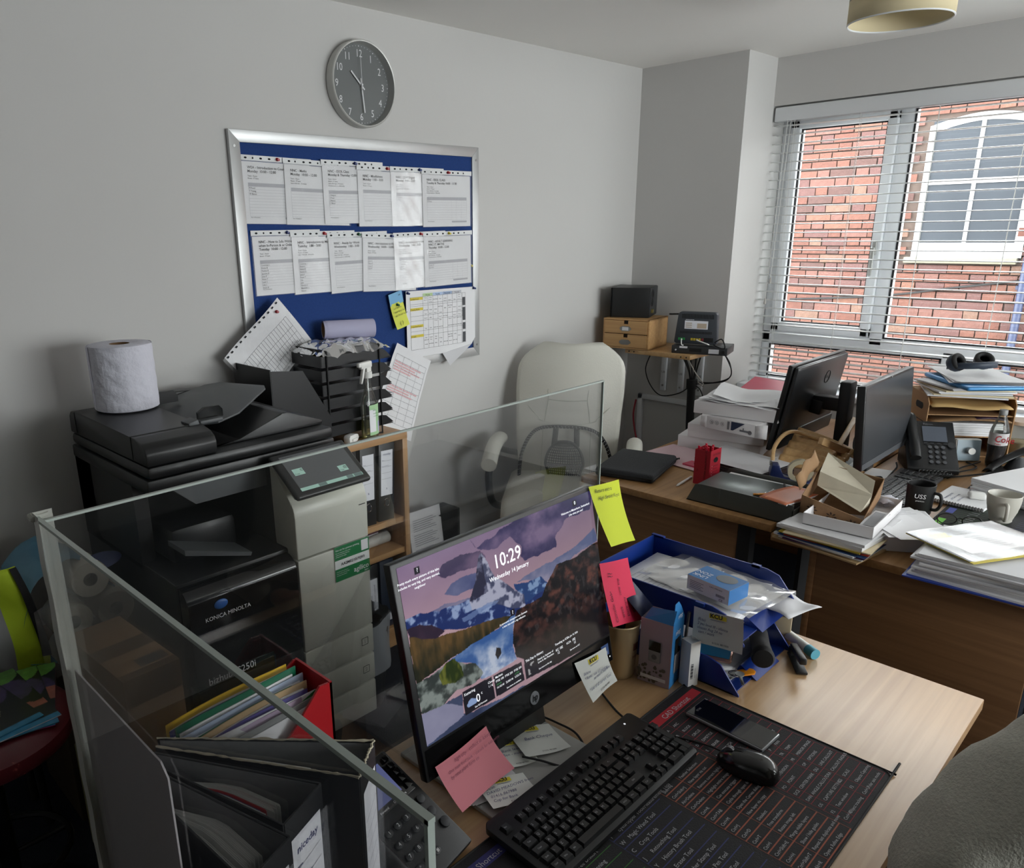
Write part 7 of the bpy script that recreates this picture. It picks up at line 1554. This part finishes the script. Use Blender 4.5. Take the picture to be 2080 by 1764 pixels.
t = thing('paper_stack', 'white papers in the middle slot of the card organiser', 'papers', M=pO @ TR((.02, .006, .0895)))
for k in range(6): B().mm((0, .003*(k % 3), .009*k), (.275, .2, .009*k+.0082)).o('sheaf', paper, t)
t = thing('envelope', 'brown padded envelope in the upper slot of the card organiser', 'envelope', M=pO @ TR((.01, -.02, .146))); B().grid(lambda u, v: (.30*u, .22*v, .004+.022*math.sin(u*2.6)*(.6+.4*v)), 12, 6).o('envelope', kraft, t, solid=.004)
t = thing('envelope', 'tan envelope lying in the top slot of the card organiser', 'envelope', M=pO @ TR((.008, -.015, .18))); B().grid(lambda u, v: (.30*u, .22*v, .012+.045*(1-.3*u)*math.sin(.5+v*1.2)+.004*math.sin(8*u)), 12, 6).o('envelope', mat('tan_paper', '#c0a06a', .7), t, solid=.004)
t = thing('magazine', 'dark glossy magazine in the card organiser', 'magazine', M=pO @ TR((.16, -.01, .148))); B().grid(lambda u, v: (.14*u, .2*v, .010+.012*math.sin(u*3)), 8, 6).o('cover', mat('glossy_purple', '#3a2a38', .2), t, solid=.004)
t = thing('paper_stack', 'fanned envelopes and papers on top of the card organiser', 'papers', M=pO @ TR((.0, -.03, HO+.002)))
for k in range(7): B().mm((.01+.01*(k % 3), .0, .0065*k), (.29+.01*(k % 2), .23, .0065*k+.006), rot=(0, 0, R(-12+5*k))).o('sheaf', (paper, mat('cream_paper', '#d9cba8', .7), paper2)[k % 3], t)
t = thing('laptop', 'slim light blue laptop on the papers atop the organiser', 'laptop', (3.755, .752, ZB+HO+.050), R(42)); B().box((0, 0, .009), (.33, .235, .018), bev=.008, seg=3).o('shell', mat('laptop_blue', '#3f7fb4', .3, .3, var=.03), t)
t = thing('paper_stack', 'loose grey sheets under the headphones on the blue laptop', 'papers', (3.80, .755, ZB+HO+.069), R(25))
for k in range(4): B().grid(lambda u, v: ((u-.5)*.32, (v-.5)*.26, .003*k+.008*u*v+.003*math.sin(4*u+k)), 8, 8).o('sheet', paper2 if k < 3 else paper, t, (0, 0, 0), (0, 0, R(4*k)))
hp = thing('headphones', 'navy headphones lying on the paper-topped blue laptop', 'headphones', (3.80, .765, ZB+HO+.088), R(-35))
hpm = mat('headphone_navy', '#2b3543', .5)
B().grid(lambda u, v: (math.cos(PI*(1.15*u-.075))*.088, -math.sin(PI*(1.15*u-.075))*.105*.9+.03, .008+.026*v+.02*math.sin(u*PI)), 30, 2).o('headband', hpm, hp, solid=.008)
for sx, rx in ((-.07, 60), (.065, 35)):
    e = B().lathe(((0, -.018), (.028, -.018), (.036, -.006), (.038, .008), (.034, .016)), 24).o('ear_cup', hpm, hp, M=TR((sx, .035, .036), (R(rx), R(20 if sx < 0 else -25), 0)))
    B().tube([(math.cos(a)*.026, math.sin(a)*.026*1.1, .018) for a in [k*PI/8 for k in range(16)]], .010, 10, 2, closed=True).o('ear_pad', matte, e)
t = thing('plastic_tub', 'clear plastic tub at the right edge of the far desk', 'tub', (3.93, .585, ZB+.001)); B().lathe(((0, .001), (.05, .0), (.055, .12), (.052, .13)), 24).o('tub', petm, t); B().lathe(((0, .002), (.048, .003), (.051, .05), (0, .05)), 20).o('contents', mat('beige_stuff', '#b7a888', .8, var=.3, vs=40), t); B().lathe(((.053, .128), (.058, .128), (.058, .142), (0, .143)), 24).o('lid', mat('tub_lid', '#c9bcae', .4), t)
t = thing('highlighter', 'green highlighter pen lying by the cola bottle', 'pen', M=TR((3.735, .59, ZB+.010), (R(90), 0, R(-35)))); B().cyl((0, 0, -.03), (0, 0, .045), .0085).o('barrel', mat('marker_green', '#3fb54a', .35), t); B().cyl((0, 0, -.075), (0, 0, -.03), .0078).o('cap', kblack, t)
t = thing('webcam_stand', 'curved black plastic stand on the right-hand desk', 'stand', (3.60, .555, ZB+.001), R(-35))
B().grid(lambda u, v: (-.09+.18*u, .03*math.sin(u*PI)-.02+.05*v, .012+.075*u**1.6+.012*math.sin(v*PI)-.02*v*(1-u)), 14, 8).o('shell', kblack, t, solid=.005); B().lathe(((0, 0), (.045, .0), (.04, .012), (.02, .05), (0, .055)), 20).o('foot', dgrey, t, (.05, .01, 0))
# mugs
def mug(label, x, y, r0, r1, h_, m, ha, prof=None):
    t = thing('mug', label, 'mug', (x, y, ZB+.004), 0)
    pf = prof or ((0, .0), (r0-.003, 0), (r0, .004), (r1, h_), (r1-.002, h_+.0015), (r1-.004, h_), (r0-.003, .008), (0, .007))
    B().lathe(pf, 40).o('body', m, t)
    c, s = math.cos(ha), math.sin(ha); hx = lambda rr, z: (c*rr, s*rr, z)
    B().tube((hx(r1-.004, h_*.78), hx(r1+.018, h_*.76), hx(r1+.024, h_*.5), hx(r1+.014, h_*.26), hx(r0-.002, h_*.22)), .0055, 10, 8).o('handle', m, t); return t
mk = mug('matte black mug with white lettering on the right-hand desk', 2.858, .665, .039, .0435, .104, mat('mug_black', '#141415', .55), R(-100))
mo = text([('USS', .021, TR((-.018, 0, .0005)), 'LEFT', 1, .1), ('premium', .007, TR((-.012, -.011, .0005)))], inkw, mk, 'lettering', bold=.01)
na = R(195); mo.matrix_local = FR((math.cos(na)*.0425, math.sin(na)*.0425, .064), (-math.sin(na), math.cos(na), 0), (0, 0, 1)) @ TR((0, 0, .0008))
mw = mat('mug_white', '#bfbcb2', .4, var=.03)
pw = [(0, 0), (.026, 0), (.032, .006)]+[(.032+.016*math.sin(min(1, k/12)*PI*.5)+.0005*(k % 2), .012+.0062*k) for k in range(13)]+[(.0485, .094), (.047, .096), (.0455, .094), (.042, .04), (.028, .008), (0, .008)]
mug('ribbed off-white mug on the printed mat of the right-hand desk', 2.952, .448, .03, .048, .094, mw, R(-160), pw)
# second printed mat
m3 = thing('desk_mat', 'printed shortcut mat under the glasses and the white mug', 'mat', (0, 0, ZB+.0004))
B().mm((2.77, .20, 0), (3.66, .612, .003), bev=.001).o('mat', mat('mat_black', '#19191c', .75), m3)
TI = TR((0, 0, .0034)); b = B(); b2 = B(); b3 = B()
for k in range(18):
    b.line(TI, 2.80+.021*k, .22, 2.80+.021*k, .40, .0014); b2.line(TI, 2.80+.021*k, .42, 2.80+.021*k, .575, .0014); b3.line(TI, 3.22+.02*k, .25, 3.22+.02*k, .575, .0014)
b.o('table_lines', mat('print_blue', '#3c3f74', .8, var=0), m3); b2.o('table_lines', cgrn, m3); b3.o('table_lines', cred, m3)
B().rect(TI, 2.80, .578, 2.86, .600).o('green_header', mat('header_green', '#6fbf45', .8, var=0), m3); B().rect(TI, 2.93, .578, 2.99, .600).o('blue_header', mat('header_blue2', '#4a55a8', .8, var=0), m3); B().rect(TI, 3.26, .575, 3.36, .604).o('red_header', mat('header_red2', '#c2333c', .8, var=0), m3)
it = []
for k in range(17):
    for yy in (.25, .32, .44, .51): it.append((random.choice(('Ctrl+J', 'Align', 'Zoom', 'Place', 'Ctrl+D', 'Ruler')), .011, TI @ TR((2.815+.021*k, yy, .0004), (0, 0, PI/2))))
text(it, MI, m3, 'lettering')
# glasses
gs = thing('glasses', 'pair of thin black spectacles lying on the printed mat', 'glasses', (2.80, .53, ZB+.006), R(108))
gb = B(); gw = .0265
for s_ in (-1, 1): gb.tube([(s_*.034+math.cos(a)*gw, .004*math.sin(a), .022+math.sin(a)*.019) for a in [k*PI/9 for k in range(18)]], .0017, 8, 3, closed=True)
gb.tube(((-.008, 0, .026), (0, -.003, .029), (.008, 0, .026)), .0016, 8)
gb.o('frame', kgloss, gs)
for s_ in (-1, 1):
    B().tube(((s_*.062, .0, .028), (s_*.064, .02, .028), (s_*.062, .09, .020), (s_*.055, .13, .004)), .0016, 8).o('temple', kgloss, gs)
    B().poly([(s_*.034+math.cos(a)*gw, .004*math.sin(a), .022+math.sin(a)*.019) for a in [k*PI/9 for k in range(18)]]).o('lens', clear('lens', gloss=.8), gs)
# notebook, earphone case, blister pack, papers
t = thing('notebook', 'spiral notebook with handwriting beside the black mug', 'notebook', (3.115, .585, ZB+.004), R(-4)); B().mm((-.10, -.085, 0), (.10, .075, .010)).o('pages', paper, t)
b = B()
for k in range(18): b.tube([(-.104+math.cos(a)*.006, -.08+.0088*k, .006+math.sin(a)*.007) for a in [j*PI/5 for j in range(10)]], .0009, 5, 1, closed=True)
b.o('spiral', matte, t)
text([('meeting notes', .014, TR((-.07, .04, .0104))), ('call Chris re mats', .012, TR((-.07, .02, .0104))), ('order forms', .012, TR((-.07, .0, .0104)))], inkb, t, 'handwriting')
t = thing('earphone_case', 'small white earphone case on the spiral notebook', 'case', (3.118, .552, ZB+.0148), R(20)); B().box((0, 0, .011), (.046, .054, .022), bev=.010, seg=4).o('shell', white, t)
t = thing('blister_pack', 'strip of white tablets behind the white mug', 'tablets', (3.215, .555, ZB+.008), R(-30)); B().mm((-.03, -.045, 0), (.03, .045, .001)).o('foil', metal, t)
for k in range(8): B().ball((-.016+.032*(k % 2), -.034+.022*(k//2), .004), .008, (1, 1, .7), 10).o('blister', white, t)
t = thing('paper_stack', 'big stack of white printed sheets at the right edge of the far desk', 'papers', (3.30, .44, ZB+.005), R(-20))
for k in range(9): B().mm((-.15, -.105, .0065*k), (.15, .105, .0065*k+.0058), rot=(0, 0, R(random.uniform(-3, 3)))).o('sheaf', paper if k > 1 else paper2, t)
t = thing('paper_stack', 'loose white sheets with print between the white box lid and the glasses', 'papers', (2.60, .640, ZB+.048), R(-58))
for k in range(3): B().grid(lambda u, v: ((u-.5)*.21, (v-.5)*.27, .004*k+.006*math.sin(3*u+v+k)), 6, 6).o('sheet', paper, t, (0, -.012*k, 0), (0, 0, R(9*k)))
t2 = B()
for k in range(9): t2.line(TR((0, 0, .0225), (0, 0, R(18))), -.07, .10-.011*k, .03+.01*(k % 3), .10-.011*k, .002)
t2.o('text_lines', mat('print_pale_grey', '#a6a6aa', .8, var=0), t)
B().mm((-.10, -.13, -.047), (.10, .13, -.003)).o('lower_sheaf', paper2, t)
t = thing('tissue', 'crumpled white tissue on the loose sheets', 'tissue', (2.695, .715, ZB+.076)); B().ball((0, 0, 0), .032, (1.2, 1, .45), 16).o('tissue', tis, t); 
for v in t.children[0].data.vertices: v.co *= 1+random.uniform(-.25, .25)
# paper stack with clear folder at the desk edge
t = thing('paper_stack', 'deep stack of papers on a blue folder overhanging the right-hand desk', 'papers', (2.448, .395, ZB), R(2))
B().mm((-.148, -.19, 0), (.17, .155, .004)).o('blue_folder', mat('folder_royal', '#22409a', .4), t)
for k in range(11): B().mm((-.14+.004*((k*3) % 4), -.19, .0045+.0062*k), (.155, .14-.006*((k*5) % 4), .0045+.0062*k+.0056), rot=(0, 0, R(((k*29) % 7)-3))).o('sheaf', paper2 if k % 3 else paper, t)
t = thing('clear_folder', 'clear folder with a KCU letter and yellow edge on the deep paper stack', 'folder', M=FR((2.368, .560, ZB+.0785), (.175, -.125, 0), (-.10, -.18, 0)) @ Matrix.Diagonal((1, 1, 1, 1)))
t.matrix_world = FR((2.395, .565, ZB+.0765), (.19, -.125, .0), (.125, .19, 0)) @ TR((0, 0, 0))
t.matrix_world = FR((2.30, .385, ZB+.079), (.165, -.085, 0), (.085, .165, 0))
B().mm((0, 0, 0), (.31, .225, .002)).o('yellow_sheet', mat('sheet_yellow', '#c2b02e', .6), t); B().mm((0, .012, .002), (.31, .225, .0035)).o('grey_sheet', mat('sheet_grey', '#77787a', .5, var=.2, vs=6), t)
FL = FR((0, 0, .0042), (1, 0, 0), (0, 1, 0))
t.matrix_world = FR((2.312, .388, ZB+.079), (.14, -.08, 0), (.08, .18, 0))
B().rect(FL, .05, .05, .26, .165).o('letter', paper, t)
B().rect(FL, .04, .158, .10, .19, .0006).o('yellow_logo_panel', yel, t); text([('KCU', .024, FL @ TR((.05, .165, .001)))], ink, t, 'logo_letters', bold=.03)
b = B()
for k in range(7): b.line(FL, .065, .145-.012*k, .235-.012*(k % 3), .145-.012*k, .0016, .0005)
b.o('text_lines', inkg, t)
B().grid(lambda u, v: (.31*u, .225*v, .007+.0010*math.sin(13*u+5*v)), 20, 14).o('plastic_sleeve', clear('matt_sleeve', gloss=.25, rough=.25), t)
t = thing('car_key', 'car key with white tag by the clear folder', 'key', (2.76, .345, ZB+.006), R(30)); B().box((.02, 0, .006), (.05, .024, .012), bev=.005).o('fob', kblack, t); B().box((-.025, -.01, .003), (.04, .02, .003), bev=.001).o('tag', white, t); B().tube([(-.005+math.cos(a)*.014, math.sin(a)*.014+.012, .006) for a in [k*PI/8 for k in range(16)]], .001, 5, 2, closed=True).o('ring', chrome, t)
t = thing('red_card', 'red card under the blank monitor', 'card', (2.86, .86, ZB+.03), R(30)); B().mm((-.08, -.06, -.026), (.06, .05, -.001)).o('papers', paper2, t); B().mm((-.06, -.065, 0), (.075, .05, .002)).o('card', mat('card_red', '#b8143a', .5), t)
t = thing('paper_sheet', 'white sheets under the cables by the blank monitor', 'papers', (3.16, .895, ZB+.001), R(10)); B().mm((-.16, -.045, 0), (.14, .045, .002)).o('sheet', paper, t)
rs = random.Random(11)
for k, (lb, pts) in enumerate((('black cable winding from the far phone to the cola bottle', ((3.36, .72, .716), (3.44, .69, .716), (3.52, .65, .72), (3.58, .66, .716), (3.62, .70, .716))), ('second black cable beside the far phone', ((3.34, .70, .716), (3.42, .65, .716), (3.5, .60, .718), (3.56, .60, .716))), ('black cable along the right of the far phone', ((3.38, .735, .716), (3.47, .70, .718), (3.54, .69, .716), (3.66, .66, .716))), ('black cable on the sheets under the blank monitor', ((3.02, .87, .722), (3.1, .86, .716), (3.18, .88, .716), (3.14, .91, .716), (3.06, .90, .716))), ('black cable behind the far keyboard', ((3.2, .862, .716), (3.28, .87, .716), (3.36, .88, .716), (3.42, .9, .716))), ('tangle of cables between the two monitors', ((3.36, 1.02, .74), (3.42, 1.0, .80), (3.46, 1.03, .76), (3.40, 1.06, .745), (3.48, 1.08, .79), (3.50, 1.0, .745))), ('thin black wire behind the tape dispenser', ((2.82, 1.16, .79), (2.86, 1.18, .775), (2.84, 1.12, .752), (2.80, 1.12, .74))))):
    tag(B().tube(pts, .0032 if k < 6 else .0015, 6, 8).o('cable', matte), lb, 'cable')

# ================================================================= the seated person at the right edge
pe = thing('person', 'person in a grey sweatshirt seated at the right edge, seen from the shoulder', 'person', (0, 0, 0))
fab = mat('grey_sweatshirt', '#b5b4a8', .95, var=.18, vs=160, bump=.35, bs=260)
def skin(name, verts, edges, m, parent, root=0, sub=2):
    me = bpy.data.meshes.new(name); me.from_pydata([v[:3] for v in verts], edges, []); me.update()
    o = bpy.data.objects.new(name, me); COL.objects.link(o); o.parent = parent; me.materials.append(m)
    md = o.modifiers.new('skin', 'SKIN'); sk = me.skin_vertices[0].data if me.skin_vertices else None
    if sk is None:
        bm = bmesh.new(); bm.from_mesh(me); lay = bm.verts.layers.skin.verify(); bm.to_mesh(me); bm.free(); sk = me.skin_vertices[0].data
    for i, v in enumerate(verts):
        r_ = v[3]; sk[i].radius = r_ if isinstance(r_, tuple) else (r_, r_); sk[i].use_root = (i == root)
    md.use_smooth_shade = True
    s2 = o.modifiers.new('smooth', 'SUBSURF'); s2.levels = sub; s2.render_levels = sub; return o
V_ = [(1.29, -.26, .46, (.15, .13)), (1.28, -.22, .66, (.15, .12)), (1.27, -.14, .84, (.16, .12)), (1.255, -.07, .98, (.14, .11)), (1.27, -.03, 1.10, (.07, .065)),
      (1.125, .025, 1.015, .098), (1.065, .095, .945, .090), (1.005, .145, .86, .075), (.955, .105, .80, .066), (.96, .0, .72, .05), (1.03, -.02, .64, .042),
      (1.41, -.08, 1.0, .085), (1.49, -.08, .86, .07), (1.51, -.04, .73, .058), (1.45, .06, .64, .046), (1.40, .10, .62, .04)]
E_ = [(0, 1), (1, 2), (2, 3), (3, 4), (3, 5), (5, 6), (6, 7), (7, 8), (8, 9), (9, 10), (3, 11), (11, 12), (12, 13), (13, 14), (14, 15)]
sw1 = skin('sweatshirt', V_, E_, fab, pe, sub=3)
tx = bpy.data.textures.new('cloth_folds', 'CLOUDS'); tx.noise_scale = .07; tx.noise_depth = 2
dm = sw1.modifiers.new('folds', 'DISPLACE'); dm.texture = tx; dm.strength = .022; dm.mid_level = .5; dm.texture_coords = 'LOCAL'
0 and B().tube(((1.05, .185, .905), (1.075, .15, .865), (1.03, .07, .84), (.98, .055, .875)), .016, 10).tube(((1.02, .205, .875), (1.04, .17, .835), (1.0, .08, .80), (.95, .07, .845)), .018, 10).o('sleeve_folds', fab, pe)
skn = mat('skin', '#b98a72', .5, var=.06)
hd_ = B().ball((1.28, .0, 1.235), .088, (.86, 1.02, 1.28), 24)
for v in hd_.bm.verts:
    if v.co.y > .05 and v.co.z < 1.17: v.co.y += .012
hd_.ball((1.28, .095, 1.225), .014, (.8, 1.1, 1.3), 10).ball((1.205, -.005, 1.23), .018, (.4, 1, 1.5), 10).ball((1.355, -.005, 1.23), .018, (.4, 1, 1.5), 10).cyl((1.275, -.03, 1.08), (1.278, -.01, 1.18), .055, .052, n=18).o('head', skn, pe)
B().ball((1.28, -.016, 1.265), .094, (.90, 1.0, 1.12), 20).o('hair', mat('dark_hair', '#2a211b', .7), pe)
for sx in (-1, 1): B().ball((1.28+sx*.03, .083, 1.245), .010, (1, .6, .8), 10).o('eye', mat('eye_dark', '#2b2420', .2), pe)
B().tube(((1.255, .088, 1.172), (1.28, .094, 1.170), (1.305, .088, 1.172)), .004, 6).o('mouth', mat('lip', '#8f5a50', .5), pe)
for hx_, hy, hz, dx in ((1.05, -.01, .625, 0), (1.385, .115, .61, 1)):
    dv = Vector((1, .25, -.2)) if dx == 0 else Vector((-1, .3, -.2))
    dv.normalize(); sd = dv.cross(Vector((0, 0, 1))).normalized(); p0 = Vector((hx_, hy, hz))
    vv = [(*(p0), .026), (*(p0+dv*.04), .030), (*(p0+dv*.07), .028)]; ee = [(0, 1), (1, 2)]
    hb = skin('hand', vv, ee, skn, pe)
    for k, (o_k, L_) in enumerate(((-.03, .062), (-.01, .075), (.01, .070), (.03, .055))):
        a = p0+dv*.065+sd*o_k*.8; skin('finger', [(*a, .0095), (*(a+dv*L_*.5+Vector((0, 0, .002))), .0088), (*(a+dv*L_+Vector((0, 0, -.012))), .0075)], [(0, 1), (1, 2)], skn, hb)
    a = p0+dv*.03-sd*.03; skin('thumb', [(*a, .012), (*(a-sd*.025+dv*.025), .011), (*(a-sd*.03+dv*.055), .009)], [(0, 1), (1, 2)], skn, hb)
jn = mat('dark_jeans', '#20242e', .9, var=.1)
skin('trousers', [(1.29, -.26, .47, (.17, .12)), (1.19, -.20, .49, .10), (1.14, .05, .50, .085), (1.12, .22, .49, .07), (1.12, .24, .28, .06), (1.12, .22, .07, .05), (1.39, -.20, .49, .10), (1.44, .05, .50, .085), (1.46, .22, .49, .07), (1.46, .24, .28, .06), (1.46, .22, .07, .05)], [(0, 1), (1, 2), (2, 3), (3, 4), (4, 5), (0, 6), (6, 7), (7, 8), (8, 9), (9, 10)], jn, pe)
for x in (1.12, 1.46): B().box((x, .27, .035), (.09, .25, .07), bev=.03, seg=3).o('shoe', matte, pe)
oc = thing('swivel_chair', 'dark swivel chair under the seated person at the right edge', 'chair', (1.29, -.22, 0))
B().box((0, .0, .36), (.46, .46, .07), bev=.03, seg=3).o('seat', dgrey, oc); B().box((0, -.27, .66), (.42, .06, .46), rot=(R(6), 0, 0), bev=.03, seg=3).o('backrest', dgrey, oc); B().cyl((0, 0, .08), (0, 0, .33), .03).o('column', matte, oc)
for k in range(5): a = k*2*PI/5; B().tube(((0, 0, .09), (math.cos(a)*.28, math.sin(a)*.28, .05)), .02, 8, smooth=False).o('base_leg', matte, oc)
bpy.data.objects.remove(_to)
